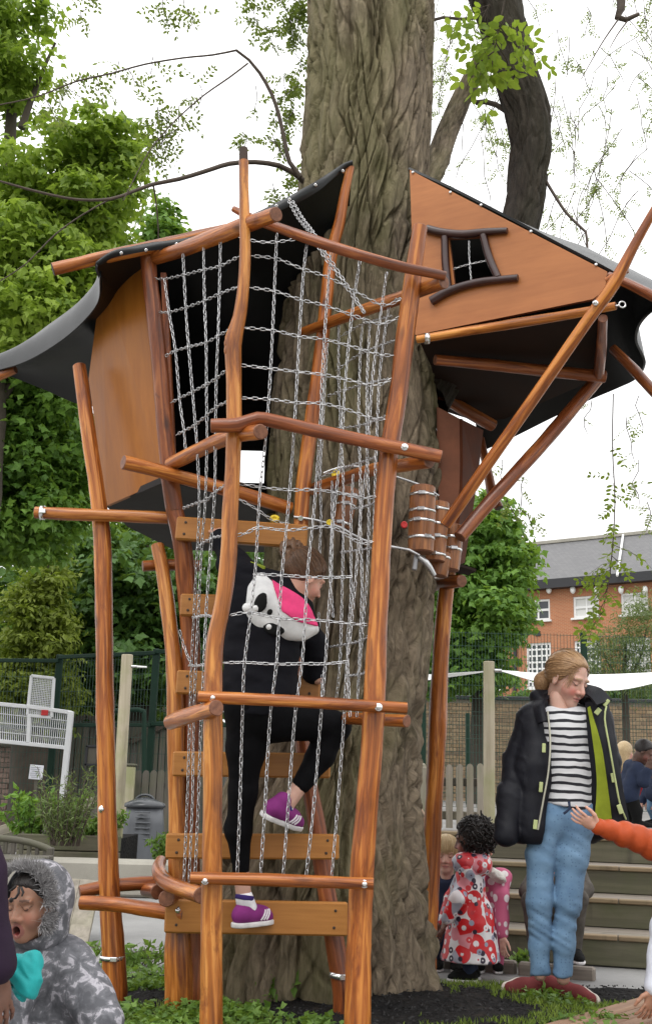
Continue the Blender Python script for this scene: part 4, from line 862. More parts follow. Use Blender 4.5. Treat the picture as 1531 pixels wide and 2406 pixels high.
chain_part([(560, 1172), (600, 1195), (640, 1222), (680, 1232)], 4.78, hr)
wb = thing('window_chain', 'thin chain cross barring the small lookout window', 'chain', on_plane(1104, 615))
for s in ([(1102, 566), (1103, 610), (1108, 668)], [(1066, 632), (1100, 622), (1146, 612)]): chain_geo(Geo(), [on_plane(x, y)+pn*0.004 for x, y in s], scale=0.62).obj('chain', M['steel_b'], wb)

# ------------------------------------------------------------------ strapped wooden blocks round the trunk, cables
def wood_block(px, y0, y1, w, Y, label, straps, tilt=0.0):
    a = P(px[0], y0, Y); b = P(px[1], y1, Y); r = w/2*pxm(Y); t = thing('timber_tree_guard', label, 'wood block', b, 'strapped wood blocks round the trunk')
    d = b-a; n = len(straps); g = Geo(); g.tube([a, a+d*0.12, a+d*0.5, a+d*0.88, b], [r*0.96, r, r*1.03, r, r*0.96], 22, 0.02, 0.012, 0, 1); g.obj('block', [M['block'], M['end']], t)
    for s in straps:
        c = a+d*s; dd = nrm(d); x = nrm(np.cross(dd, [0, 1, 0])); R = np.stack([x, np.cross(dd, x), dd], 1)
        so = Geo().lathe(c, [(r*1.02, -0.006), (r*1.06, -0.006), (r*1.06, 0.006), (r*1.02, 0.006)], 24, R=R, caps=False).obj('strap', M['steel_b'], t)
        k = random.uniform(-0.6, 0.6); q = c+np.array([math.sin(k)*r*1.08, -math.cos(k)*r*1.08, 0]); Geo().box(q, (0.034, 0.014, 0.018), rotz(k), 0.003).obj('clamp', M['steel'], so)
wood_block((993, 988), 1146, 1296, 62, 4.86, 'tall strapped wood block nearest the front log, upper left of the cluster', (0.13, 0.38, 0.54, 0.80))
wood_block((1032, 1022), 1182, 1318, 48, 4.98, 'strapped wood block in the middle of the cluster on the trunk', (0.12, 0.38, 0.6, 0.9))
wood_block((1064, 1054), 1236, 1338, 50, 5.06, 'strapped wood block under the lower ends of the diagonal struts', (0.28, 0.55))
wood_block((1040, 1030), 1300, 1352, 42, 5.02, 'short low wood block hanging below the strapped cluster', (0.2,))
wood_block((822, 800), 1150, 1240, 46, 4.93, 'strapped wood block half hidden behind the chain net', (0.2, 0.42, 0.9))
def cable(pix, Y, r, parent, mat='steel_d'):
    f = Y if callable(Y) else (lambda x: Y); return Geo().tube([P(x, y, f(x)) for x, y in pix], [r]*len(pix), 8, 0.04).obj('cable', M[mat], parent)
cb = thing('upper_support_cable', 'thin steel cable tied round the trunk above the wood blocks', 'cable', P(960, 1130, 4.82)); cable([(760, 1112), (800, 1098), (860, 1098), (930, 1120), (960, 1130), (995, 1142), (1030, 1165)], 4.83, 0.006, cb, 'steel')
cb = thing('lower_support_cable', 'steel cable with turnbuckle below the strapped wood blocks', 'cable', P(960, 1290, 4.82)); cable([(690, 1215), (740, 1222), (800, 1240), (850, 1268), (920, 1285), (960, 1292), (985, 1305)], 4.82, 0.007, cb, 'steel')
g = Geo(); g.tube([P(983, 1308, 4.84), P(1000, 1322, 4.84), P(1010, 1335, 4.85), P(1020, 1352, 4.86)], [0.012, 0.016, 0.013, 0.01], 10, 0.02); g.obj('turnbuckle', M['steel'], cb); g = Geo(); g.box(P(976, 1320, 4.85), (0.022, 0.02, 0.08), roty(0.15), 0.004); g.obj('bracket', M['steel_d'], cb)
for x, y, w, h, nm, m, lab in ((789, 1114, 22, 24, 'cable_clip', 'yellow', 'yellow plastic clip on the upper cable behind the chains'), (774, 1228, 16, 16, 'cable_clip', 'yellow', 'small round yellow clip on the lower cable'), (645, 1219, 24, 17, 'cable_clip', 'yellow', 'yellowish ring at the cabin floor edge above the top plank'), (949, 1233, 16, 18, 'cable_clip', 'red_p', 'red plastic clip beside the tall wood block')):
    c = P(x, y, 4.79); t = thing(nm, lab, 'cable clip', c, 'plastic clips on the cables'); g = Geo(); s = pxm(4.79); th = np.linspace(0, 2*math.pi, 14)
    g.tube([c+np.array([math.cos(a)*w*s*0.33, 0, math.sin(a)*h*s*0.33]) for a in th], [w*s*0.19]*14, 8, 0.02, caps=False); g.obj('ring', M[m], t); Geo().box(c+np.array([0, 0.004, 0]), (w*s*0.55, 0.016, h*s*0.5), None, 0.003).obj('plate', M[m], t)
sp = Geo().tube([P(706, 1218, 4.80), P(706, 1218, 4.84)], [0.012, 0.012], 12); sp.obj('bolt', M['steel_b'], cab)

# ------------------------------------------------------------------ background: fences, walls, school, yard furniture
def bar(g, a, b, w, h=None, mi=0):
    a = np.asarray(a, float); b = np.asarray(b, float); d = nrm(b-a); h = h or w; up = np.array([0, 0, 1.0]) if abs(d[2]) < 0.9 else np.array([0, 1.0, 0])
    x = nrm(np.cross(up, d)); y = np.cross(d, x); g.box((a+b)/2, (w, h, np.linalg.norm(b-a)), np.stack([x, y, d], 1), min(w, h)*0.12, mi); return g
def wires(a, b, z0, z1, sx, sz, r, rz=None):      # welded mesh between two plan points
    g = Geo(); a = np.asarray(a, float); b = np.asarray(b, float); L = np.linalg.norm((b-a)[:2]); n = int(L/sx); q = []
    T = np.array([[-1, -1], [1, -1], [0, 1.2]])
    segs = []
    for k in range(n+1):
        p = a+(b-a)*k/n; segs.append((np.array([p[0], p[1], z0]), np.array([p[0], p[1], z1]), 0))
    for k in range(int((z1-z0)/sz)+1):
        z = z0+k*sz; segs.append((np.array([a[0], a[1]-r, z]), np.array([b[0], b[1]-r, z]), 1))
    V = []; F = []
    ex = nrm((b-a)*np.array([1, 1, 0])); ey = np.array([-ex[1], ex[0], 0])
    for s0, s1, hz in segs:
        u, v = (ex, ey) if not hz else (np.array([0, 0, 1.0]), ey); o = len(V)
        for e in (s0, s1):
            for t in T: V.append(e+u*t[0]*r+v*t[1]*r)
        F += [[o, o+1, o+4, o+3], [o+1, o+2, o+5, o+4], [o+2, o, o+3, o+5]]
    g.add(np.array(V), [np.array(F)], 0, False); return g
def fence(pix, Y, ztop_py, z0, label, name, sx=0.05, sz=0.2, wr=0.0025, pw=0.06, loc=None, rail=False):
    pts = []
    for (px, y) in zip(pix, Y): q = P(px, 1700, y); pts.append(np.array([q[0], y, z0]))
    zt = [P(px, tp, y)[2] for px, tp, y in zip(pix, ztop_py, Y)]; zt = [float(np.mean(zt))]*len(zt) if not rail else zt
    t = thing(name, label, 'fence', pts[0]);
    for p, z in zip(pts, zt):
        g = Geo(); bar(g, p, (p[0], p[1], z+0.04), pw); g.obj('post', M['green'], t)
    for i in range(len(pts)-1):
        wires(pts[i], pts[i+1], z0+0.05, min(zt[i], zt[i+1]), sx, sz, wr).obj('wire_mesh', M['wire'], t, kind='stuff')
        if rail:
            for zz in (zt[i], z0+(zt[i]-z0)*0.64):
                g = Geo(); bar(g, (pts[i][0], pts[i][1]-0.05, zz), (pts[i+1][0], pts[i+1][1]-0.05, zz), 0.05); g.obj('rail', M['green'], t)
    return t
fence((-130, 128, 357, 560), (15.3, 15.0, 14.2, 14.0), (1552, 1545, 1532, 1530), 0.0, 'dark green mesh fence behind the bins on the left', 'mesh_fence', rail=True, pw=0.085, wr=0.0028)
fence((700, 992, 1376, 1760), (17, 17, 17, 17), (1500, 1498, 1478, 1470), YZ, 'tall dark green mesh fence in front of the brick school', 'mesh_fence', pw=0.09, wr=0.0032)
fence((960, 1098, 1424, 1700), (24, 24, 24, 24), (1690, 1690, 1682, 1680), YZ, 'lower green mesh fence standing before the yellowish brick wall', 'mesh_fence', 0.06, 0.2, 0.003, 0.09)
# gate frame of inner green tube on the left fence
g = Geo(); pts = [P(338, 1830, 13.9), P(338, 1672, 13.9), P(326, 1668, 13.9), P(240, 1672, 13.9)]; g.tube(pts, [0.03]*4, 10, 0.05); gt = thing('fence_gate', 'green tubular gate frame in the left mesh fence', 'gate', (pts[0][0], 13.9, 0.0)); g.obj('frame', M['green'], gt); Geo().tube([(pts[0][0], 13.9, 0.0), pts[0]], [0.03, 0.03], 10, 0.1).obj('post', M['green'], gt)
# ----- brick walls: single bricks for the largest 300, the rest joined
def brick_wall(a, b, z0, z1, label, mat, cop, name='brick_wall', bw=0.215, bh=0.065, j=0.010, maxn=300, prefer=None, th=0.1):
    a = np.asarray(a, float); b = np.asarray(b, float); d = nrm(b-a); nn = np.array([d[1], -d[0], 0]); nn = nn if nn[1] < 0 else -nn; L = np.linalg.norm(b-a); an = math.atan2(d[1], d[0])
    t = thing(name, label, 'wall', (*((a+b)/2)[:2], z0)); Geo().box((a+b)/2+np.array([0, 0, (z0+z1)/2-a[2]])-nn*(th/2+0.004), (L, th, z1-z0), rotz(an)).obj('mortar_core', M['mortar'], t)
    proto = Geo().box((0, 0, 0), (bw, 0.04, bh), None, 0.006).mesh('brick', [mat]); cells = []
    rows = int((z1-z0)/(bh+j)); cols = int(L/(bw+j))
    for r in range(rows):
        for c in range(cols+1):
            x = c*(bw+j)+(0.5*(bw+j) if r % 2 else 0)+bw/2
            if x+bw/2 > L: continue
            cells.append((a+d*x)*np.array([1, 1, 0])+np.array([0, 0, z0+j+r*(bh+j)+bh/2]))
    if prefer is not None: cells.sort(key=prefer)
    for k, c in enumerate(cells[:maxn]):
        o = bpy.data.objects.new('brick', proto); C.objects.link(o); o.parent = t; o.location = c-ROOT[t.name]+nn*random.uniform(-0.004, 0.004); o.rotation_euler = (0, 0, an); ROOT[o.name] = ROOT[t.name]
    if len(cells) > maxn:
        g = Geo(); 
        for c in cells[maxn:]: g.box(c+nn*random.uniform(-0.004, 0.004), (bw, 0.04, bh), rotz(an))
        g.obj('brickwork', mat, t, kind='stuff')
    if cop: Geo().box((a+b)/2+np.array([0, 0, z1-a[2]+0.05]), (L, th+0.16, 0.10), rotz(an), 0.02).obj('coping', M[cop], t)
    return t
wy = 30.0; wa = P(900, 1700, wy+0.3); wb_ = P(1640, 1700, wy-0.3); ztw = P(1250, 1655, wy)[2]
def pref(c):
    q = np.array(c)-CAM; x = q@_R/(q@_F)*FPX+CX; y = CY-q@_U/(q@_F)*FPX; ok = 0 if ((1000 < x < 1190 or x > 1395) and 1655 < y < 1890 and x < 1535) else 1; return (ok, -c[2])
brick_wall(wa, wb_, YZ, ztw, 'long yellowish stock brick wall below the school building', M['stock'], 'gutter', prefer=pref, bw=0.29, bh=0.085, j=0.014)
ly = 17.0; la = P(-60, 1800, ly); lb = P(68, 1800, ly-0.4)
brick_wall(la, lb, 0.0, P(30, 1757, ly)[2], 'grimy dark brick wall behind the white ball goal', M['stock_grey'], 'greywood_d', maxn=300)
# grey board sheds behind the left fence
sh = thing('garden_shed', 'low grey board shed with a shallow gable behind the green fence', 'shed', (P(250, 1850, 17.5)[0], 17.5, 0.0))
x0, x1 = P(90, 1800, 17.5)[0], P(520, 1800, 17.5)[0]; zt0 = P(200, 1790, 17.5)[2]; zr = P(200, 1690, 17.5)[2]; nbd = 26
for k in range(nbd):
    xa = x0+(x1-x0)*k/nbd; xb = x0+(x1-x0)*(k+1)/nbd-0.012; f = abs(((xa-x0)/(x1-x0)*2) % 1-0.5)*2; zt = zr+(zt0-zr)*0.55*f
    Geo().box(((xa+xb)/2, 17.5+0.015*(k % 2), zt/2), (xb-xa, 0.03, zt), None, 0.004).obj('board', M['greywood_d'], sh)
Geo().box(((x0+x1)/2, 18.6, zr/2), (x1-x0, 2.0, zr*0.97), None, 0.02).obj('body', M['greywood_d'], sh)
for s in range(2):
    xm = x0+(x1-x0)*(0.25+0.5*s); hw = (x1-x0)*0.25
    for sg in (-1, 1):
        g = Geo(); a = np.array([xm, 17.42, zr+0.06]); b = np.array([xm+sg*hw, 17.42, zr-(zr-zt0)*0.55+0.03]); bar(g, a, b, 0.05, 0.1); g.obj('barge_board', M['trunk_far'], sh)
# ----- white ball goal with target panel
gy = 14.6; goal = thing('ball_goal', 'white steel ball goal with mesh panels and a raised target board', 'goal', (P(60, 1900, gy)[0], gy, 0.0))
def gbar(a, b, w=0.05, name='bar'):
    g = Geo(); bar(g, P(*a, gy), P(*b, gy), w); return g.obj(name, M['white_p'], goal)
gbar((-60, 1649), (64, 1661)); gbar((64, 1660), (168, 1675)); gbar((-60, 1736), (154, 1757)); gbar((167, 1672), (143, 1912), 0.075); gbar((69, 1680), (66, 1747)); 
a = P(143, 1910, gy); g = Geo(); bar(g, (a[0], gy, 0), a, 0.075); g.obj('bar', M['white_p'], goal)
for A_, B_ in (((74, 1588), (127, 1594)), ((127, 1594), (121, 1686)), ((121, 1686), (64, 1681)), ((64, 1681), (74, 1588))): gbar(A_, B_, 0.035)
def mesh_panel(c00, c10, c11, c01, nu, nv, r, name):
    c = [P(*q, gy+0.01) for q in (c00, c10, c11, c01)]; g = Geo(); f = lambda u, v: (c[0]*(1-u)+c[1]*u)*(1-v)+(c[3]*(1-u)+c[2]*u)*v
    for k in range(nu+1): g.tube([f(k/nu, 0), f(k/nu, 1)], [r, r], 4, 5.0, caps=False)
    for k in range(nv+1): g.tube([f(0, k/nv), f(1, k/nv)], [r, r], 4, 5.0, caps=False)
    g.obj(name, M['white_p'], goal, kind='stuff')
mesh_panel((-60, 1649), (166, 1674), (156, 1757), (-60, 1736), 46, 4, 0.0052, 'wire_panel'); mesh_panel((74, 1588), (127, 1594), (121, 1686), (64, 1681), 14, 22, 0.0042, 'target_wire')
c = P(105, 1675, gy-0.03); Geo().box(c, (0.09, 0.012, 0.07), None, 0.003).obj('target_square', M['red_p'], goal)
gbar((-60, 1620), (-60, 1900), 0.06)
# notice sheet on a stake
c = P(85, 1815, 13.0); nt_ = thing('notice_board', 'white paper notice on a stake beside the green fence post', 'sign', (c[0], 13.0, 0.0)); Geo().box(c, (0.155, 0.012, 0.16), roty(0.05), 0.003).obj('sheet', M['paper'], nt_)
g = Geo()
for k in range(6): g.box(c+np.array([-0.01, -0.008, 0.055-0.022*k]), (0.11-0.03*(k % 3 == 2), 0.002, 0.006))
g.obj('lettering', M['ink'], nt_, kind='stuff'); g = Geo(); bar(g, (c[0], 13.03, 0), (c[0], 13.03, c[2]), 0.03); g.obj('stake', M['greywood_d'], nt_)
# small dark framed board behind the left post
c = P(222, 1776, 14.5); fb = thing('framed_board', 'small dark framed panel on the fence behind the left post', 'board', (c[0], 14.5, 0.0)); Geo().box(c, (0.19, 0.03, 0.22), None, 0.004).obj('panel', M['greywood_d'], fb)
for dx, dz, w, h in ((-0.1, 0, 0.03, 0.25), (0.1, 0, 0.03, 0.25), (0, 0.115, 0.23, 0.03), (0, -0.115, 0.23, 0.03)): Geo().box(c+np.array([dx, -0.02, dz]), (w, 0.03, h), None, 0.004).obj('frame', M['gutter'], fb)
g = Geo(); bar(g, (c[0]+0.12, 14.55, 0), (c[0]+0.12, 14.55, c[2]), 0.04); g.obj('stake', M['gutter'], fb)
# pale sail posts and the shade sail
def sail_post(p_top, p_bot, w, Y, z0, label):
    a = P(*p_top, Y); b = P(*p_bot, Y); r = w/2*pxm(Y); t = thing('sail_post', label, 'post', b, 'pale timber sail posts')
    g = Geo(); g.tube([b+(b-a)*0.0, (a+b)/2, a], [r, r, r*0.98], 16, 0.1, 0.03); g.obj('pole', M['postwood'], t); q = a+(b-a)*0.05+np.array([r*0.9, -r*0.4, 0]); Geo().tube([q, q+np.array([0.05, 0, 0])], [0.012, 0.012], 10).obj('eye_bolt', M['steel'], t); return q
q1 = sail_post((299, 1540), (266, 2090), 27, 10.6, 0.0, 'leaning pale timber post between the left fence and the compost bin')
q2 = sail_post((1148, 1556), (1149, 1972), 26, 7.9, YZ, 'pale timber post just left of the girl in the dark jacket')
sail = thing('shade_sail', 'white canvas shade sail stretched behind the girl in the dark jacket', 'shade sail', (P(1300, 1580, 9.5)[0], 9.5, YZ))
up = resample(catmull([q2+np.array([0.05, 0, 0.0]), P(1260, 1582, 9.0), P(1400, 1586, 10.5), P(1560, 1580, 12)], [0]*4, 0.05)[0], 24)
lo = resample(catmull([q2+np.array([0.05, 0, -0.006]), P(1270, 1604, 8.6), P(1400, 1622, 9.2), P(1470, 1620, 9.4), P(1560, 1600, 9.6)], [0]*5, 0.05)[0], 24)
t = np.linspace(0, 1, 8)[:, None, None]; Gs = up[None]*(1-t)+lo[None]*t; Geo().sheet(Gs, 0.004).obj('canvas', M['canvas'], sail)
g = Geo(); g.tube([q2+np.array([0.0, 0, 0]), up[3]], [0.006, 0.006], 8); g.obj('tie_rope', M['canvas'], sail)
s2 = thing('shade_sail', 'narrow strip of white shade sail between the trunk and the right post', 'shade sail', (P(1050, 1585, 9)[0], 9, YZ))
up = resample(np.array([P(960, 1588, 10), P(1136, 1577, 7.95)]), 14); lo = resample(np.array([P(960, 1606, 9.6), P(1050, 1592, 8.9), P(1136, 1580, 7.95)]), 14); Gs = up[None]*(1-t)+lo[None]*t; Geo().sheet(Gs, 0.004).obj('canvas', M['canvas'], s2)
tr = thing('tie_rope', 'short white rope tied to the leaning pale post', 'rope', q1); Geo().tube([q1, P(345, 1568, 10.6)], [0.012, 0.008], 8).obj('rope', M['canvas'], tr)
# compost bin
by = 12.6; bc_ = P(332, 2026, by); bc_[2] = 0.0; s = pxm(by); binn = thing('compost_bin', 'grey plastic compost bin with a domed dark lid', 'compost bin', bc_); hh = P(332, 1893, by)[2]
g = Geo(); g.lathe(bc_, [(52*s, 0), (52*s, 0.02), (50*s, hh*0.3), (45*s, hh*0.7), (41*s, hh)], 12, sy=0.95); g.obj('body', M['bin'], binn)
lid = Geo().lathe(bc_+np.array([0, 0, hh]), [(45*s, -0.02), (46.5*s, -0.01), (45*s, 0.02), (30*s, 0.055), (12*s, 0.085), (0.5*s, 0.09)], 24).obj('lid', M['bin_lid'], binn)
g = Geo(); th = np.linspace(0, math.pi, 9); g.tube([bc_+np.array([math.cos(a)*20*s, -0.02, hh+0.05+math.sin(a)*0.065]) for a in th], [0.014]*9, 8, 0.05); g.obj('handle', M['bin_lid'], lid)
for k in range(6): Geo().box(bc_+np.array([4*s, -(49-1.6*k*0.6)*s*0.955+0.004, hh*(0.9-0.085*k)]), (34*s, 0.025, 0.014), None, 0.004).obj('vent_rib', M['bin'], binn)
Geo().box(bc_+np.array([-44*s, -24*s, hh*0.1]), (0.10, 0.05, hh*0.2), rotz(-0.9), 0.01).obj('hatch', M['bin_lid'], binn)
# kerb wall, planter, ramp boards, bench
ky = 9.4; ka = P(110, 2080, ky); kb = P(420, 2080, ky); zk = P(300, 2026, ky)[2]
g = Geo(); g.box(((ka[0]+kb[0])/2, ky+0.2, zk/2), (kb[0]-ka[0]+1.2, 0.4, zk), None, 0.02); g.obj('kerb_wall', M['concrete'], loc=((ka[0]+kb[0])/2, ky, 0), label='low stained concrete kerb wall in front of the compost bin', category='wall')
py_ = 10.4; pa = P(40, 2000, py_); pb = P(282, 2000, py_); zp = P(200, 1962, py_)[2]
plr = thing('timber_planter', 'mossy dark timber planter under the shrubs on the left', 'planter', ((pa[0]+pb[0])/2, py_, 0.0))
for k in range(3): Geo().box(((pa[0]+pb[0])/2, py_, zp*(k+0.5)/3), (pb[0]-pa[0], 0.06, zp/3-0.008), None, 0.008).obj('board', M['step'], plr)
Geo().box(((pa[0]+pb[0])/2, py_+0.55, zp/2-0.02), (pb[0]-pa[0]-0.02, 1.0, zp-0.02)).obj('soil', M['soil'], plr)
rp = thing('ramp_board', 'sloping grey board edge rising behind the shrubs on the left', 'board', P(20, 1990, 11.6))
for k in range(3):
    a = P(-40, 1966+k*24, 11.6); b = P(236, 1880+k*24, 11.6); g = Geo(); bar(g, a, b, 0.06, 22*pxm(11.6)); g.obj('board', M['greywood'] if k == 0 else M['greywood_d'], rp)
bn = thing('garden_bench', 'dark garden bench with an arched slatted back at the left edge', 'bench', (P(40, 2100, 7.6)[0], 7.6, 0.0)); BY = 7.6
arc = [(-90, 1980), (-40, 1970), (20, 1972), (70, 1980), (110, 1994), (120, 2000)]
Geo().tube([P(x, y, BY) for x, y in arc], [0.022]*6, 10, 0.05).obj('top_rail', M['greywood_d'], bn)
for x in (-88, 119):
    a = P(x, 1992, BY); Geo().box((a[0], BY, a[2]/2), (0.045, 0.045, a[2]), None, 0.006).obj('leg', M['greywood_d'], bn)
    Geo().box((a[0], BY-0.4, 0.2), (0.045, 0.045, 0.4), None, 0.006).obj('leg', M['greywood_d'], bn)
for k in range(11):
    x = -78+k*18.5; yt = np.interp(x, [q[0] for q in arc], [q[1] for q in arc]); a = P(x, yt, BY); Geo().box((a[0], BY, (a[2]+0.42)/2), (0.028, 0.02, a[2]-0.42), None, 0.004).obj('slat', M['greywood_d'], bn)
a = P(-88, 2000, BY); b = P(119, 2000, BY)
for k in range(4): Geo().box(((a[0]+b[0])/2, BY-0.06-0.11*k, 0.41), (b[0]-a[0]+0.05, 0.09, 0.025), None, 0.005).obj('seat_slat', M['greywood_d'], bn)
# slanting pale board panel beside the child
tb = thing('leaning_board', 'pale grey board panel leaning beside the left post', 'board', P(175, 2255, 6.6))
bdp = [(118, 2064, 152, 2064, 110, 2262, 74, 2262), (153, 2064, 188, 2066, 146, 2262, 111, 2262), (189, 2066, 236, 2070, 196, 2262, 147, 2262)]
for x0_, y0_, x1_, y1_, x2_, y2_, x3_, y3_ in bdp: Geo().prism([P(x0_, y0_, 7.0), P(x1_, y1_, 7.0), P(x2_, y2_, 6.4), P(x3_, y3_, 6.4)], (0.0, 0.03, -0.01)).obj('board', M['greywood'], tb)
Geo().tube([P(120, 2070, 7.03), P(90, 2210, 7.4)], [0.03, 0.03], 8).obj('prop', M['greywood_d'], tb)
# picket fences
def pickets(px0, px1, n, Y, py_top, z0, label, pw=20, rails=(0.25, 0.8), mat='greywood', clr=None):
    a = P(px0, py_top[0], Y[0]); b = P(px1, py_top[1], Y[1]); t = thing('picket_fence', label, 'fence', ((a[0]+b[0])/2, (a[1]+b[1])/2, z0)); an = math.atan2(b[1]-a[1], b[0]-a[0])
    for k in range(n):
        f = (k+0.5)/n; p = a+(b-a)*f; w = pw*pxm(Y[0]); h = p[2]-z0; th = 0.022
        poly = [(-w/2, 0), (w/2, 0), (w/2, h-w*0.5), (w*0.3, h-w*0.12), (0, h), (-w*0.3, h-w*0.12), (-w/2, h-w*0.5)]
        R = rotz(an); Geo().prism([R@np.array([x, 0, z+0.02])+np.array([p[0], p[1], z0]) for x, z in poly], R@np.array([0, th, 0])).obj('picket', M[mat], t)
    for r in rails:
        q = np.array([(a[0]+b[0])/2, (a[1]+b[1])/2, z0+(a[2]-z0)*r]); Geo().box(q+rotz(an)@np.array([0, 0.045, 0]), (math.dist(a[:2], b[:2]), 0.04, 0.06), rotz(an), 0.006).obj('rail', M['greywood_d'] if r > 0.5 else M[mat], t)
    return t
pickets(946, 1140, 8, (8.3, 8.25), (1806, 1800), YZ, 'low grey picket fence between the trunk and the right pale post', 15)
pickets(316, 424, 6, (13.4, 13.4), (1815, 1812), 0.0, 'weathered grey picket fence behind the compost bin', 15, (0.35, 0.86), 'greywood_d')
pk = thing('gate_post', 'grey round-topped wooden post just right of the trunk', 'post', (P(985, 1960, 8.1)[0], 8.1, YZ)); a = P(988, 1800, 8.1); g = Geo(); g.box((a[0], 8.1, (a[2]+YZ)/2), (0.075, 0.075, a[2]-YZ), None, 0.012); g.obj('upright', M['greywood'], pk); Geo().ell((a[0], 8.1, a[2]), (0.037, 0.037, 0.025)).obj('cap', M['greywood'], pk)
pg_ = thing('gate_post', 'mossy greenish gate post behind the compost bin', 'post', (P(305, 1900, 13.2)[0], 13.2, 0)); a = P(306, 1800, 13.2); g = Geo(); g.box((a[0], 13.2, a[2]/2), (0.12, 0.12, a[2]), None, 0.02); g.obj('upright', M['postwood'], pg_); Geo().box((a[0], 13.2, a[2]+0.01), (0.14, 0.14, 0.03), None, 0.01).obj('cap', M['greywood_d'], pg_)

# ----- school building
F0 = P(1180, 1500, 62.0); F1 = P(1560, 1500, 57.0); fd = nrm((F1-F0)*np.array([1, 1, 0])); fn = np.array([fd[1], -fd[0], 0]); fan = math.atan2(fd[1], fd[0])
def fac(px, py, off=0.0):
    d = ray(px, py); o = F0+fn*off; return CAM+d*(np.dot(o-CAM, fn)/np.dot(d, fn))
sch = thing('school_building', 'orange brick school with grey slate roof and white windows', 'building', (*F1[:2], YZ))
xl, xr = fac(1040, 1500), fac(1760, 1500); ze = fac(1400, 1372)[2]; 
def fbox(c, size, name, mat, parent, bev=0.0): g = Geo(); g.box(c, size, rotz(fan), bev); return g.obj(name, mat, parent)
# wall built as a frame round its window openings: piers and spandrels
wins = [(1240, 1289, 1407, 1456, 2, 2, 'glass'), (1348, 1401, 1403, 1453, 2, 2, 'blind'), (1461, 1517, 1398, 1449, 2, 2, 'blind'), (1235, 1293, 1509, 1616, 5, 7, 'glass'), (1352, 1409, 1506, 1613, 5, 7, 'glass'), (1466, 1526, 1502, 1610, 5, 7, 'blind'), (1124, 1181, 1512, 1619, 5, 7, 'glass'), (1128, 1180, 1412, 1461, 2, 2, 'glass')]
cols = sorted({0: None}); 
bays = [(1124, 1181), (1235, 1293), (1348, 1409), (1461, 1526)]
def sx(px): return np.dot(fac(px, 1500)-F0, fd)
zz_ = lambda py, px=1300: fac(px, py)[2]
edges = [sx(1040)]+[e for b in bays for e in (sx(b[0]), sx(b[1]))]+[sx(1760)]
zT, zB = ze, YZ-0.3; uz = (zz_(1456), zz_(1406)); lz = (zz_(1616), zz_(1509))
def wpiece(s0, s1, z0, z1):
    g = Geo(); c = F0+fd*(s0+s1)/2; c = np.array([c[0], c[1], (z0+z1)/2])-fn*0.2; V0 = len(g.V); g.box(c, (s1-s0, 0.4, z1-z0), rotz(fan)); V = g.V[0]; g.lc = [np.stack([(V-F0)@fd, V[:, 2], (V-F0)@fn], 1)]; g.obj('wall', M['facade'], sch)
for k in range(0, len(edges), 2): wpiece(edges[k], edges[k+1], zB, zT)
for b in bays:
    s0_, s1_ = sx(b[0]), sx(b[1]); wpiece(s0_, s1_, zB, lz[0]); wpiece(s0_, s1_, lz[1], uz[0]); wpiece(s0_, s1_, uz[1], zT)
for (x0_, x1_, y0_, y1_, nc, nr, gm) in wins:
    b = min(bays, key=lambda q: abs(q[0]-x0_)); s0_, s1_ = sx(b[0]), sx(b[1]); z0_, z1_ = lz if y0_ > 1480 else uz; w = s1_-s0_; h = z1_-z0_; cc = F0+fd*(s0_+s1_)/2; cc = np.array([cc[0], cc[1], (z0_+z1_)/2])
    wo = fbox(cc-fn*0.12, (w, 0.06, 0.14), 'window', M['win'], sch) if False else Geo()
    for sg in (-1, 1): wo.box(cc+fd*sg*(w/2-0.06)-fn*0.12, (0.12, 0.1, h), rotz(fan)); wo.box(cc+np.array([0, 0, sg*(h/2-0.06)])-fn*0.119, (w, 0.1, 0.12), rotz(fan))
    wo = wo.obj('window', M['win'], sch)
    for i in range(1, nc): fbox(cc+fd*(w*(i/nc-0.5))-fn*0.12, (0.09, 0.07, h-0.2), 'glazing_bar', M['win'], wo)
    for i in range(1, nr): fbox(cc+np.array([0, 0, h*(i/nr-0.5)])-fn*0.121, (w-0.2, 0.06, 0.09 if nr > 2 else 0.13), 'glazing_bar', M['win'], wo)
    for i in range(nc):
        for j in range(nr): fbox(cc+fd*(w*((i+0.5)/nc-0.5))+np.array([0, 0, h*((j+0.5)/nr-0.5)])-fn*(0.16+0.003*((i*3+j*5) % 4)), (w/nc-0.02, 0.02, h/nr-0.02), 'pane', M[gm], wo)
    fbox(cc+np.array([0, 0, -h/2-0.05])+fn*0.06, (w+0.2, 0.2, 0.1), 'sill', M['win'], wo)
mid = F0+fd*(edges[0]+edges[-1])/2; LW = edges[-1]-edges[0]
fbox(np.array([mid[0], mid[1], ze+0.12])+fn*0.28, (LW, 0.55, 0.5), 'fascia', M['gutter'], sch)
for px in (1289, 1345, 1401, 1458, 1515): 
    c = fac(px, 1386, 0.25); g = Geo(); g.ell(c, (0.15, 0.15, 0.22)); g.obj('bracket', M['win'], sch)
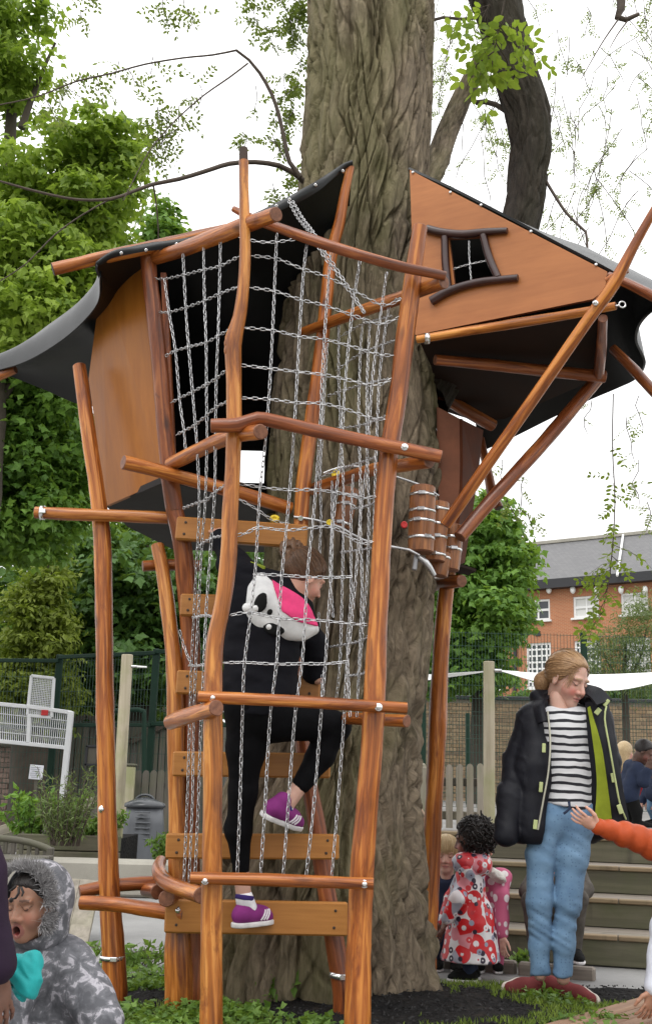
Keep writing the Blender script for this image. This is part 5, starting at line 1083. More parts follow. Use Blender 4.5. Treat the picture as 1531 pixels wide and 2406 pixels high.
# roof slope, left slope end running up to the ridge
e0_, e1_ = F0+fd*edges[0], F0+fd*edges[-1]; rz_ = P(1400, 1256, 64.5)[2]; dep = 6.5
g = Geo(); q = [np.array([*(e0_+fn*0.5)[:2], ze+0.36]), np.array([*(e1_+fn*0.5)[:2], ze+0.36]), np.array([*(e1_-fn*dep)[:2], rz_]), np.array([*(e0_-fn*dep+fd*2.0)[:2], rz_])]
LCm = np.stack([fd, nrm(q[3]-q[0]), fn]); g.prism(q, (0, 0, -0.15), lc=LCm); g.obj('roof', M['slate'], sch)
g = Geo(); q2_ = [q[3], q[2], np.array([*(e1_-fn*dep*2)[:2], ze+0.3]), np.array([*(e0_-fn*dep*2)[:2], ze+0.3])]; g.prism(q2_, (0, 0, -0.15)); g.obj('roof', M['slate'], sch)
g = Geo(); bar(g, q[3]+np.array([0, 0, 0.05]), q[2]+np.array([0, 0, 0.05]), 0.4, 0.22); g.obj('ridge', M['concrete'], sch)
Lr = fac(1464, 1256); g = Geo(); rs = lambda px, py: (lambda d: CAM+d*(np.dot(q[0]-CAM, np.cross(q[1]-q[0], q[3]-q[0]))/np.dot(d, np.cross(q[1]-q[0], q[3]-q[0]))))(ray(px, py))
rpipe = Geo(); rpipe.tube([rs(1464, 1252)+np.array([0, -0.05, 0.08]), rs(1449, 1356)+np.array([0, -0.05, 0.08])], [0.07, 0.07], 8, 1.0); rpipe.obj('lightning_strip', M['win'], sch)
wsz = Geo(); wsz.tube([fac(1210, 1380, 0.15), fac(1209, 1680, 0.15)], [0.11, 0.11], 8, 2.0); wsz.obj('drainpipe', M['gutter'], sch)
fbox(fac(1263, 1489, 0.02), (0.28, 0.06, 0.26), 'vent', M['gutter'], sch)
for sg in (0, 1):
    e_ = e0_ if sg == 0 else e1_; g = Geo(); g.prism([np.array([*e_[:2], zB]), np.array([*(e_-fn*dep*2)[:2], zB]), np.array([*(e_-fn*dep*2)[:2], ze]), np.array([*(e_-fn*dep)[:2], rz_-0.2]), np.array([*e_[:2], ze])], fd*(0.3 if sg == 0 else -0.3)); g.obj('wall', M['facade'], sch)

# ------------------------------------------------------------------ vegetation
def leaf_geo(c, nrmv, size, rnd, shape='maple', curl=0.15):
    n = len(c); z = nrmv/np.linalg.norm(nrmv, axis=1)[:, None]; a = rng.normal(size=(n, 3)); a[:, 2] -= 0.6
    x = a-z*np.sum(a*z, 1)[:, None]; x /= np.linalg.norm(x, axis=1)[:, None]+1e-9; y = np.cross(z, x)
    if shape == 'maple': pl = np.array([(0, 0, 0), (0.30, 0.52, -curl), (0.55, 0.24, -curl*.4), (1.0, 0, -curl*1.2), (0.55, -0.24, -curl*.4), (0.30, -0.52, -curl)]); F = np.array([[0, 3, 2, 1], [0, 5, 4, 3]])
    elif shape == 'oval': pl = np.array([(0, 0, 0), (0.5, 0.24, 0.06), (1, 0, -curl), (0.5, -0.24, 0.06)]); F = np.array([[0, 3, 2, 1]])
    else: pl = np.array([(0, 0.05, 0), (0.5, 0.07, 0.1), (1, 0, -curl), (0.5, -0.07, 0.1)]); F = np.array([[0, 3, 2, 1]])
    m = len(pl); s = np.asarray(size)[:, None]
    V = np.concatenate([(c+s*(x*p[0]+y*p[1]+z*p[2]))[:, None] for p in pl], 1).reshape(-1, 3)
    Fa = (np.arange(n)[:, None, None]*m+F[None]).reshape(-1, F.shape[1]); return V, Fa, np.repeat(rnd, m)
def crown(blobs, n, size, clump, per, shape='maple'):
    # blobs: (px, py, Y, rx_px, ry_px, depth_m, weight)
    V = []; w = np.array([b[3]*b[4]*(b[6] if len(b) > 6 else 1.0) for b in blobs], float); w /= w.sum(); g = Geo()
    for b, ww in zip(blobs, w):
        c0 = P(b[0], b[1], b[2]); r = np.array([b[3]*pxm(b[2]), b[5], b[4]*pxm(b[2])]); k = max(1, int(n*ww/per))
        d = rng.normal(size=(k, 3)); d /= np.linalg.norm(d, axis=1)[:, None]; rad = rng.random(k)**0.45; cc = c0+d*rad[:, None]*r
        m = k*per; d2 = rng.normal(size=(m, 3)); d2 /= np.linalg.norm(d2, axis=1)[:, None]; d2[:, 2] = np.abs(d2[:, 2])*0.9-0.25
        cs = clump*(0.6+0.8*rng.random(k)); p = np.repeat(cc, per, 0)+d2*np.repeat(cs, per)[:, None]*np.array([1.25, 1.25, 0.6])*rng.random((m, 1))**0.4
        nv = d2*0.7+rng.normal(size=(m, 3))*0.45; nv[:, 2] += 0.55
        rn = np.clip(np.repeat(rng.random(k), per)*0.6+rng.random(m)*0.4, 0, 1)
        v, f, q = leaf_geo(p, nv, size*(0.6+0.7*rng.random(m)), rn, shape); g.add(v, [f], 0, False, None, q)
    return g
def tree_thing(name, label, cat, base, trunk, limbs, blobs, n, size, clump, per, mat, shape='maple', group=None, tmat='trunk_far'):
    t = thing(name, label, cat, base, group); g = Geo(); g.tube([P(*q[:3]) if len(q) == 4 else q[0] for q in trunk], [q[-1] for q in trunk], 12, 0.25, 0.12); g.obj('trunk', M[tmat], t)
    for lb in limbs: Geo().tube([P(*q[:3]) for q in lb], [q[3] for q in lb], 7, 0.2, 0.15).obj('limb', M[tmat], t)
    if blobs: crown(blobs, n, size, clump, per, shape).obj('crown', M[mat], t)
    return t
def base(px, Y, z=0.0): q = P(px, 1900, Y); return np.array([q[0], Y, z])
b0 = base(-60, 12.0)
tree_thing('maple_tree', 'tall leafy maple filling the left edge above the cabin', 'tree', b0, [((b0-[0, 0, 0.1]), 0.28), (-60, 1400, 12, 0.24), (-30, 1000, 12, 0.2), (0, 600, 12.3, 0.11), (30, 200, 12.4, 0.06), (20, -100, 12.4, 0.04)],
    [[(-30, 1000, 12, 0.07), (80, 800, 12.3, 0.04), (200, 560, 12.3, 0.02), (300, 420, 12.2, 0.01)], [(20, 600, 12, 0.08), (100, 470, 12, 0.05), (180, 380, 12, 0.02)], [(50, 300, 12, 0.05), (90, 190, 12, 0.03), (130, 100, 12, 0.015)]],
    [(5, 70, 12, 70, 110, 1.0, 0.55), (-10, 190, 12, 85, 65, 1.0, 0.55), (85, 180, 12, 40, 45, 0.6, 0.4), (95, 60, 12, 28, 60, 0.5, 0.4), (215, 380, 12, 95, 95, 1.0, 0.62), (300, 330, 11.8, 36, 50, 0.6, 0.5), (300, 420, 11.8, 40, 70, 0.6, 0.5), (80, 460, 12, 115, 80, 1.0, 0.62), (225, 520, 12, 100, 90, 1.0, 0.62), (60, 620, 12, 150, 110, 1.2, 0.7), (190, 660, 12, 90, 90, 1.0, 0.6), (100, 790, 12, 150, 120, 1.2, 0.75)], 25000, 0.102, 0.24, 28, 'leaf')
b0b = base(-150, 13.2)
tree_thing('sycamore_tree', 'deeper green broad tree below the cabin eave at the left edge', 'tree', b0b, [((b0b-[0, 0, 0.1]), 0.2), (-150, 1500, 13.2, 0.17), (-120, 1200, 13.2, 0.1), (-60, 950, 13.2, 0.03)], [[(-130, 1300, 13.2, 0.06), (-20, 1200, 13.4, 0.03), (90, 1130, 13.5, 0.012)]],
    [(10, 920, 13, 130, 120, 1.2, 0.8), (125, 1000, 13, 100, 110, 1.1, 0.8), (30, 1110, 13, 130, 110, 1.2, 0.9), (160, 1150, 13.2, 70, 110, 1.0, 0.8), (40, 1245, 13, 130, 90, 1.0, 0.9)], 21000, 0.105, 0.26, 28, 'leaf_right')
b1 = base(330, 19)
tree_thing('dense_tree', 'dense dark green tree seen between the left posts below the cabin', 'tree', b1, [((b1-[0, 0, 0.1]), 0.3), (330, 1600, 19, 0.26), (350, 1300, 19, 0.18), (370, 1000, 19, 0.08)], [[(340, 1500, 19, 0.12), (250, 1380, 18.8, 0.06), (190, 1300, 18.6, 0.03)], [(345, 1400, 19, 0.12), (430, 1330, 18.8, 0.06), (520, 1290, 18.7, 0.02)]],
    [(330, 1370, 19, 150, 160, 2.0), (200, 1440, 18.6, 110, 170, 1.8), (450, 1430, 18.6, 110, 170, 1.8), (330, 1560, 18.4, 180, 90, 1.6, 1.3), (240, 1300, 19, 90, 90, 1.5), (560, 1500, 19, 90, 130, 1.6), (600, 1360, 19, 80, 90, 1.4), (160, 1580, 18.2, 60, 80, 1.2)], 30000, 0.15, 0.4, 34, 'leaf_deep')
b2 = base(395, 24)
tree_thing('slender_tree', 'thin tree top showing just above the black cabin roof', 'tree', b2, [((b2-[0, 0, 0.1]), 0.2), (395, 1300, 24, 0.16), (392, 800, 24, 0.1), (388, 470, 24, 0.03)], [], [(388, 505, 24, 26, 45, 0.5), (375, 560, 24, 60, 50, 0.8), (392, 640, 24, 60, 70, 0.8)], 2600, 0.17, 0.3, 30, 'leaf_right')
b3 = base(70, 16.5)
tree_thing('ivy_covered_tree', 'yellow green ivy smothering a stump behind the white ball goal', 'tree', b3, [((b3-[0, 0, 0.1]), 0.3), (75, 1700, 16.5, 0.28), (90, 1450, 16.5, 0.2), (120, 1290, 16.5, 0.08)], [], [(80, 1480, 16.3, 80, 110, 0.6), (120, 1390, 16.3, 38, 100, 0.45), (60, 1590, 16.3, 95, 80, 0.6), (140, 1500, 16.2, 26, 60, 0.3), (30, 1650, 16.4, 60, 60, 0.4), (90, 1700, 16.6, 60, 60, 0.4), (158, 1640, 16.6, 14, 70, 0.2)], 16000, 0.115, 0.2, 30, 'leaf_ivy', 'oval')
b5 = base(30, 20)
tree_thing('dark_hedge_tree', 'deep green hedge-like tree behind the ivy stump at lower left', 'tree', b5, [((b5-[0, 0, 0.1]), 0.2), (30, 1500, 20, 0.15)], [], [(20, 1480, 20, 120, 170, 1.5), (130, 1620, 20.5, 130, 110, 1.2), (20, 1660, 20.5, 110, 90, 1.0), (330, 1680, 21.5, 240, 90, 1.2)], 13000, 0.16, 0.4, 34, 'leaf_deep')
b4 = base(1130, 26, YZ)
tree_thing('round_green_tree', 'fresh green round tree between the trunk and the school', 'tree', b4, [((b4-[0, 0, 0.1]), 0.3), (1130, 1650, 26, 0.24), (1125, 1450, 26, 0.18), (1130, 1280, 26, 0.06)], [[(1128, 1520, 26, 0.12), (1180, 1420, 26, 0.06), (1230, 1360, 26, 0.02)], [(1128, 1500, 26, 0.1), (1070, 1420, 26, 0.05), (1030, 1360, 26, 0.02)]],
    [(1130, 1265, 26, 75, 105, 1.6), (1180, 1330, 25.8, 62, 100, 1.4), (1060, 1380, 26, 90, 130, 1.6), (1125, 1450, 25.6, 100, 100, 1.8), (1190, 1440, 25.8, 42, 60, 0.8), (1070, 1540, 25.6, 90, 90, 1.5), (1135, 1570, 25.6, 60, 70, 1.0), (1020, 1590, 25.8, 50, 60, 1.0)], 26000, 0.17, 0.4, 34, 'leaf_right')
b6 = base(1470, 20.5, YZ)
tree_thing('feathery_shrub', 'tall feathery grey green shrub before the right school windows', 'shrub', b6, [((b6-[0, 0, 0.1]), 0.09), (1470, 1700, 20.5, 0.07), (1465, 1600, 20.5, 0.05), (1470, 1500, 20.5, 0.02)], [[(1468, 1640, 20.5, 0.04), (1430, 1560, 20.4, 0.02), (1400, 1510, 20.3, 0.008)], [(1468, 1620, 20.5, 0.04), (1505, 1540, 20.4, 0.02), (1520, 1460, 20.3, 0.008)]],
    [(1440, 1545, 20.4, 60, 80, 0.6), (1500, 1500, 20.4, 50, 90, 0.6), (1400, 1600, 20.3, 45, 50, 0.5), (1500, 1610, 20.4, 60, 50, 0.6), (1518, 1420, 20.5, 30, 60, 0.4, 0.6)], 9000, 0.12, 0.24, 26, 'leaf_willow', 'narrow')
hd = thing('low_hedge', 'low green hedge along the top of the yellowish brick wall', 'hedge', (P(1400, 1640, 30.5)[0], 30.6, YZ)); crown([(1300, 1640, 30.8, 120, 16, 0.4), (1480, 1632, 30.8, 110, 22, 0.4), (1060, 1640, 30.8, 90, 22, 0.4)], 5000, 0.13, 0.25, 26).obj('foliage', M['leaf_deep'], hd)
# shrubs in the planter on the left
def stems(name, label, px, Y, z0, n, h, spread, mat, ls=0.05, lean=0.25, perst=26, shape='narrow', w=0.004):
    t = thing(name, label, 'shrub', base(px, Y, z0)); g = Geo(); L = Geo(); c0 = base(px, Y, z0); cs = []
    for k in range(n):
        a = rng.random()*6.28; r = spread*rng.random()**0.5; p0 = c0+np.array([math.cos(a)*r*0.5, math.sin(a)*r*0.3, 0]); hh = h*(0.5+0.6*rng.random()); p2 = p0+np.array([math.cos(a)*r*0.8+rng.normal()*lean*0.2, math.sin(a)*r*0.4, hh]); p1 = (p0+p2)/2+np.array([rng.normal()*0.03, 0, 0.03])
        g.tube([p0, p1, p2], [w, w*0.8, w*0.4], 4, 0.12, caps=False); tt = 0.15+0.85*rng.random(perst)[:, None]; cs.append((1-tt)**2*p0+2*tt*(1-tt)*p1+tt**2*p2)
    cs = np.vstack(cs); m = len(cs); nv = rng.normal(size=(m, 3)); nv[:, 2] += 0.3; v, f, q = leaf_geo(cs, nv, ls*(0.6+0.8*rng.random(m)), rng.random(m), shape); L.add(v, [f], 0, False, None, q)
    g.obj('stem', M['twig'], t); L.obj('foliage', M[mat], t)
stems('rosemary_shrub', 'upright feathery shrub growing from the mossy planter', 158, 10.0, 0.35, 60, 0.62, 0.26, 'leaf_willow', 0.07)
stems('leafy_shrub', 'loose leafy shrub at the left end of the planter', 85, 10.6, 0.4, 34, 0.38, 0.4, 'leaf_right', 0.075, shape='oval')
stems('low_shrub', 'small bright plant tucked behind the left post', 215, 10.5, 0.4, 22, 0.22, 0.25, 'weed', 0.06, shape='oval')
stems('low_shrub', 'small weed growing right of the compost bin', 392, 11.6, 0.0, 26, 0.42, 0.16, 'weed', 0.07, shape='oval')
# ----- locust leaf sprays: twig + pinnate leaves
def spray(gt, gl, path, Y, nleaf, leaf_len, lsz, w=3.0, pairs=7, droop=0.6):
    pts = [P(x, y, Y+(0.25*k/len(path))) for k, (x, y) in enumerate(path)]; gt.tube(pts, [max(0.0016, w/2*pxm(Y))]*(len(pts)-1)+[0.0014], 5, 0.08, caps=False)
    pp, _ = catmull(pts, [0]*len(pts), 0.02)
    for k in range(nleaf):
        o = pp[int(len(pp)*(0.1+0.9*rng.random()))-1]; a = rng.random()*6.28; d = nrm([math.cos(a), 0.6*math.sin(a), -droop+rng.normal()*0.5]); L = leaf_len*(0.6+0.7*rng.random())
        tip = o+d*L; gt.tube([o, (o+tip)/2+np.array([0, 0, 0.1*L]), tip], [0.0012, 0.001, 0.0008], 3, 0.2, caps=False)
        s = nrm(np.cross(d, [0.3, 0.2, 1])); up = np.cross(s, d); c = []; xs = []
        for j in range(pairs):
            f = (j+1)/pairs; b = (1-f)**2*o+2*f*(1-f)*((o+tip)/2+np.array([0, 0, 0.1*L]))+f*f*tip
            for sg in (-1, 1): c.append(b); xs.append(nrm(s*sg+d*0.45+up*rng.normal()*0.3))
        c.append(tip); xs.append(d); c = np.array(c); xs = np.array(xs); n = len(c); z = np.tile(up, (n, 1))+rng.normal(size=(n, 3))*0.35; z -= xs*np.sum(z*xs, 1)[:, None]; z /= np.linalg.norm(z, axis=1)[:, None]; y = np.cross(z, xs); sz = (lsz*(0.75+0.5*rng.random(n)))[:, None]
        pl = [(0.05, 0, 0), (0.35, 0.23, -0.03), (0.75, 0.2, -0.05), (1.0, 0, -0.1), (0.75, -0.2, -0.05), (0.35, -0.23, -0.03)]
        V = np.concatenate([(c+sz*(xs*q[0]+y*q[1]+z*q[2]))[:, None] for q in pl], 1).reshape(-1, 3); F = (np.arange(n)[:, None, None]*6+np.array([[0, 3, 2, 1], [0, 5, 4, 3]])[None]).reshape(-1, 4); gl.add(V, [F], 0, False, None, np.repeat(rng.random(n)*0.5+0.5*rng.random(), 6))
gt, gl = Geo(), Geo()
for path in ([(1185, 0), (1172, 60), (1160, 120), (1150, 190), (1135, 240)], [(1172, 60), (1195, 90), (1220, 90)], [(1160, 120), (1120, 150), (1098, 200)], [(1150, 10), (1128, 50), (1118, 70)], [(1165, 100), (1190, 140), (1195, 160)]): spray(gt, gl, path, 4.2, 4, 0.17, 0.056, 4, 4)
for k in range(7): x = 1100+rng.random()*110; y = 20+rng.random()*210; spray(gt, gl, [(x, y), (x+rng.normal()*15, y+25)], 4.2, 1, 0.16, 0.056, 2.5, 4)
gt.obj('twigs', M['twig'], tree, kind='stuff'); gl.obj('near_leaves', M['leaf_locust'], tree, kind='stuff')
gt, gl = Geo(), Geo()
for path in ([(1440, 925), (1438, 1050), (1444, 1180), (1438, 1290), (1432, 1350), (1415, 1440)],): spray(gt, gl, path, 5.0, 12, 0.12, 0.030, 3.0, 5)
for k in range(7): y = 1280+k*26; x = np.interp(y, [1280, 1440], [1440, 1416]); spray(gt, gl, [(x, y), (x+rng.normal()*25, y+25)], 5.0, 3, 0.13, 0.034, 2.0, 5)
gt.obj('hanging_twig', M['twig'], tree, kind='stuff'); gl.obj('hanging_leaves', M['leaf_locust'], tree, kind='stuff')
gt, gl = Geo(), Geo()
def droop_twig(x, y, L, Y, n, lsz=0.022, ll=0.095, dx=None):
    dx = rng.normal()*0.5 if dx is None else dx; q = [(x, y)]
    for k in range(4): q.append((q[-1][0]+dx*L/4+rng.normal()*6, q[-1][1]+L/4*(0.8+0.2*rng.random()))); dx *= 0.8
    spray(gt, gl, q, Y, n, ll, lsz, 2.2, 5)
for k in range(105):
    x = 1010+rng.random()*540; y = -60+rng.random()*600
    if 1060 < x < 1300 and y > 330: continue
    droop_twig(x, y, 60+rng.random()*170, 6.6+rng.random()*2.5, int(3+rng.random()*6))
for (x, y, L, n) in ((1230, 1120, 90, 6), (1225, 1200, 50, 5), (1190, 1170, 60, 4), (1500, 1080, 120, 8), (1520, 1180, 80, 7), (1470, 980, 120, 3), (1390, 940, 90, 2), (1180, 1080, 80, 2), (1500, 930, 100, 4)): droop_twig(x, y, L, 6.4, n, dx=0.1)
for (x, y, L, n) in ((600, -20, 90, 14), (650, -10, 100, 18), (700, -20, 90, 16), (680, 40, 80, 14), (620, 60, 60, 10), (690, 120, 90, 8), (668, 170, 110, 14), (700, 200, 100, 10), (690, 260, 80, 8), (640, 320, 50, 6), (570, 310, 50, 7), (680, 400, 50, 8), (640, 430, 50, 6), (600, 200, 90, 3)): droop_twig(x, y, L, 5.6, n, 0.03)
for (x, y, L, n) in ((380, -20, 90, 9), (430, -30, 70, 4), (360, 130, 60, 4), (300, 160, 60, 4), (230, 170, 60, 5), (190, 180, 70, 8), (440, 230, 90, 9), (400, 260, 100, 12), (370, 250, 110, 10), (420, 300, 70, 10), (340, 340, 70, 5), (470, 200, 60, 4), (280, 140, 60, 3), (150, 190, 60, 6), (90, 220, 70, 6), (440, 20, 60, 3), (205, 20, 30, 5), (230, -20, 40, 5)): droop_twig(x, y, L, 5.1, n, 0.028, 0.12)
gt.obj('fine_twigs', M['twig'], tree, kind='stuff'); gl.obj('high_leaves', M['leaf_locust_far'], tree, kind='stuff')

# ----- ground cover on the bed: grass, weeds, rubber chips
def scatter(n, test):
    x = rng.uniform(-2.3, 2.25, n*3); y = rng.uniform(4.03, 5.72, n*3); f = fbm(np.stack([x*1.7+3, y*2.6, 0*x], 1), 4)+test(x, y); k = (f > 0) & (((x-0.05)/0.58)**2+((y-5.42)/0.55)**2 > 1.0); return x[k][:n], y[k][:n]
def blades(x, y, h, w, mat, name, label):
    n = len(x); z = bed_z(x, y); a = rng.random(n)*6.28; hh = h*(0.4+0.9*rng.random(n)); ln = rng.normal(size=(n, 2))*0.45*hh[:, None]; ux = np.cos(a)*w; uy = np.sin(a)*w; c = np.stack([x, y, z], 1)
    V = np.stack([c+np.stack([ux, uy, 0*ux-0.004], 1), c-np.stack([ux, uy, 0*ux+0.004], 1), c+np.stack([ln[:, 0]*0.4-ux*0.8, ln[:, 1]*0.4-uy*0.8, hh*0.6], 1), c+np.stack([ln[:, 0]*0.4+ux*0.8, ln[:, 1]*0.4+uy*0.8, hh*0.6], 1), c+np.stack([ln[:, 0], ln[:, 1], hh], 1)], 1).reshape(-1, 3)
    o = np.arange(n)[:, None]*5; g = Geo(); g.add(V, [o+np.array([[0, 1, 2, 3]]), o+np.array([[3, 2, 4]])], 0, False, None, np.repeat(rng.random(n), 5)); g.obj(name, M[mat], kind='stuff', label=label, category='grass')
x, y = scatter(26000, lambda x, y: 0.07*np.sign(x-0.42)+0.10-0.12*np.exp(-((y-5.45)/0.12)**2)-0.25*(x < 0.35)*(x > -0.2)); blades(x, y, 0.024, 0.0022, 'grass', 'grass', 'short tufted grass growing through the black matting')
x, y = scatter(1300, lambda x, y: -0.10-0.02*(x > 0.5)+0.22*(x < -0.35)*(y < 4.6)+0.2*(x < -0.5)*(y > 5.15)); n = len(x); c = np.repeat(np.stack([x, y, bed_z(x, y)+0.004], 1), 7, 0); m = len(c); off = rng.normal(size=(m, 3))*np.array([0.022, 0.022, 0.0]); off[:, 2] = rng.random(m)*0.04; nv = rng.normal(size=(m, 3))*0.5; nv[:, 2] += 0.9
v, f, q = leaf_geo(c+off, nv, 0.03*(0.6+0.8*rng.random(m)), rng.random(m), 'maple'); Geo().add(v, [f], 0, False, None, q).obj('weeds', M['weed'], kind='stuff', label='low green weeds round the foot of the logs', category='weeds')
for k, (px, py, h, lab) in enumerate(((655, 2350, 0.10, 'small broad-leaved seedling at the foot of the trunk'), (1215, 2262, 0.06, 'tiny green sprout beside the paved strip'), (545, 2290, 0.06, 'little seedling between the front posts'), (335, 2262, 0.10, 'bushy weed clump between the two left posts'), (930, 2330, 0.07, 'low weed tuft right of the front log post'), (620, 2330, 0.07, 'small weed under the bottom plank'))):
    q0 = PZ(px, py, 0.02); stems('weed_clump', lab, px, q0[1], 0.0, 10 if k != 3 else 34, h, 0.06 if k != 3 else 0.24, 'weed', 0.05, 0.1, 7, 'oval', 0.002)
xx = rng.uniform(-2.3, 2.25, 7000); yy = rng.uniform(4.03, 5.7, 7000); g = Geo(); n = 7000; c = np.stack([xx, yy, bed_z(xx, yy)+0.003], 1); d1 = rng.normal(size=(n, 3))*np.array([0.007, 0.007, 0.003]); d2 = rng.normal(size=(n, 3))*np.array([0.005, 0.005, 0.003]); V = np.stack([c-d1, c+d2, c+d1, c+np.array([0, 0, 0.007])], 1).reshape(-1, 3); o = np.arange(n)[:, None]*4
g.add(V, [np.vstack([o+np.array([[0, 1, 3]]), o+np.array([[1, 2, 3]]), o+np.array([[2, 0, 3]])])], 0, False, None, np.repeat(rng.random(n), 4)); g.obj('bark_chippings', plain('dark_chips', (0.014, 0.013, 0.013), 0.7, 0.5, 30), kind='stuff', label='black chippings scattered over the tree bed', category='chippings')

# ------------------------------------------------------------------ people
def skin_mat():
    t = MT('skin'); c = t.n('Attribute', {'attribute_name': 'col'}).outputs['Color']; f = t.noise(t.pos(), 60, 3)
    c = t.mix(t.math('MULTIPLY', f, 0.18), c, (0.45, 0.2, 0.14)); return t.bsdf(c, 0.5, t.bump(t.noise(t.pos(), 400, 2), 0.05, 0.001), Subsurface_Weight=0.12, Subsurface_Scale=0.01)
M['skin'] = skin_mat()
def hair_mat(name, a, b):
    t = MT(name); v = t.attr('lc'); f = t.noise(t.scale(v, (260, 260, 14)), 1.0, 3, 0.6); g = t.noise(v, 9, 3)
    c = t.ramp(t.math('ADD', t.math('MULTIPLY', f, 0.7), t.math('MULTIPLY', g, 0.3)), [(0.32, a), (0.68, b)]); return t.bsdf(c, 0.42, t.bump(f, 0.6, 0.004), Specular_IOR_Level=0.45)
M['hair_fair'] = hair_mat('fair_hair', (0.20, 0.105, 0.048), (0.46, 0.28, 0.14)); M['hair_brown'] = hair_mat('brown_hair', (0.045, 0.02, 0.01), (0.17, 0.085, 0.04)); M['hair_black'] = hair_mat('black_hair', (0.008, 0.006, 0.006), (0.03, 0.022, 0.02)); M['hair_blond'] = hair_mat('blond_hair', (0.34, 0.23, 0.11), (0.62, 0.47, 0.27))
def cloth(name, col, rough=0.8, var=0.18, sc=14, b=0.25, bs=700, **kw): return plain(name, col, rough, var, sc, 0.0, b, bs, **{'Specular_IOR_Level': 0.22, **kw})
M['navy'] = cloth('dark_jacket_cloth', (0.008, 0.0085, 0.013), 0.5); M['lining'] = cloth('lime_lining', (0.24, 0.29, 0.022), 0.5); M['piping'] = cloth('pale_green_piping', (0.42, 0.47, 0.22), 0.6); M['zip'] = plain('zip_metal', (0.45, 0.44, 0.36), 0.4, metal=0.5)
M['black_knit'] = cloth('black_leggings', (0.004, 0.004, 0.005), 0.8, Specular_IOR_Level=0.1); M['hoodie'] = cloth('black_hoodie', (0.007, 0.007, 0.010), 0.85, Specular_IOR_Level=0.14); M['white_cloth'] = cloth('white_fleece', (0.72, 0.72, 0.72), 0.85); M['pink_cloth'] = cloth('hot_pink_fleece', (0.75, 0.06, 0.20), 0.85); M['black_felt'] = cloth('black_felt', (0.008, 0.008, 0.008), 0.9)
M['sock'] = cloth('white_sock', (0.72, 0.71, 0.74), 0.85); M['indigo'] = cloth('indigo_rim', (0.035, 0.02, 0.12), 0.8); M['purple_suede'] = cloth('purple_suede', (0.21, 0.03, 0.17), 0.85); M['sole'] = cloth('white_sole', (0.68, 0.66, 0.66), 0.6); M['stripe_w'] = cloth('white_stripe', (0.70, 0.66, 0.70), 0.6)
M['red_suede'] = cloth('dusty_red_suede', (0.17, 0.035, 0.035), 0.85); M['sole_cream'] = cloth('cream_sole', (0.60, 0.54, 0.48), 0.6); M['orange'] = cloth('orange_puffer', (0.43, 0.07, 0.018), 0.45, 0.15, 10); M['pale_knit'] = cloth('pale_grey_sweat', (0.58, 0.60, 0.68), 0.9)
M['plum'] = cloth('dark_plum_coat', (0.022, 0.011, 0.026), 0.75); M['teal'] = cloth('teal_nylon', (0.02, 0.36, 0.36), 0.45); M['camo'] = cloth('grey_brown_cloth', (0.085, 0.075, 0.065), 0.8, 0.5, 18); M['red_top'] = cloth('red_top', (0.5, 0.03, 0.035), 0.8); M['denim_d'] = cloth('dark_denim', (0.025, 0.035, 0.07), 0.8); M['blue_coat'] = cloth('blue_coat', (0.03, 0.13, 0.42), 0.7, 0.4, 25)
def stripes():
    t = MT('striped_jersey'); v = t.pos(); z = t.n('SeparateXYZ', None, Vector=t.n('VectorMath', {'operation': 'ADD'}, _0=v, _1=t.scale(t.n('TexNoise', None, Vector=v, Scale=7.0).outputs[1], (0, 0, 0.035)))).outputs[2]
    f = t.math('FRACT', t.math('MULTIPLY', z, 29.0)); c = t.ramp(f, [(0.0, (0.62, 0.62, 0.64)), (0.60, (0.62, 0.62, 0.64)), (0.63, (0.014, 0.014, 0.02)), (0.97, (0.014, 0.014, 0.02))], 'LINEAR'); return t.bsdf(c, 0.85, t.bump(t.noise(v, 500, 2), 0.2, 0.001))
M['striped'] = stripes()
def jeans():
    t = MT('dotted_blue_denim'); v = t.pos(); f = t.noise(v, 9, 5, 0.6); w = t.noise(t.scale(v, (900, 900, 90)), 1.0, 2)
    c = t.ramp(f, [(0.3, (0.075, 0.155, 0.27)), (0.7, (0.16, 0.28, 0.42))]); d = t.n('TexVoronoi', {'feature': 'F1'}, Vector=v, Scale=66.0, Randomness=0.5).outputs['Distance']
    c = t.mix(t.ramp(d, [(0.16, (0.6,)*3), (0.27, (0,)*3)]), c, (0.045, 0.09, 0.17)); c = t.mix(t.math('MULTIPLY', w, 0.2), c, (0.22, 0.34, 0.48)); return t.bsdf(c, 0.85, t.bump(w, 0.2, 0.001))
M['jeans'] = jeans()
def floral():
    t = MT('red_flower_print'); v = t.pos(); c = (0.66, 0.64, 0.66)
    for sc, r, stops in ((14.0, 0.62, [(0.0, (0.55, 0.012, 0.018)), (0.42, (0.48, 0.03, 0.04)), (0.56, (0.60, 0.22, 0.26)), (0.70, (0.66, 0.62, 0.64)), (0.86, (0.34, 0.35, 0.42))]), (27.0, 0.38, [(0.0, (0.03, 0.02, 0.04)), (0.3, (0.55, 0.02, 0.03)), (0.55, (0.70, 0.68, 0.70)), (0.75, (0.28, 0.29, 0.38)), (0.9, (0.45, 0.02, 0.03))])):
        vo = t.n('TexVoronoi', None, Vector=v, Scale=sc, Randomness=0.8); k = t.n('SeparateColor', None, Color=vo.outputs['Color']).outputs[0]; d = vo.outputs['Distance']
        cc = t.ramp(k, stops, 'CONSTANT'); c = t.mix(t.ramp(d, [(r, (1,)*3), (r+0.03, (0,)*3)]), c, cc); c = t.mix(t.ramp(d, [(r*0.30, (1,)*3), (r*0.36, (0,)*3)]), c, t.ramp(k, [(0.0, (0.70, 0.66, 0.68)), (0.4, (0.5, 0.02, 0.03)), (0.7, (0.1, 0.05, 0.07))], 'CONSTANT'))
    return t.bsdf(c, 0.45)
M['floral'] = floral()
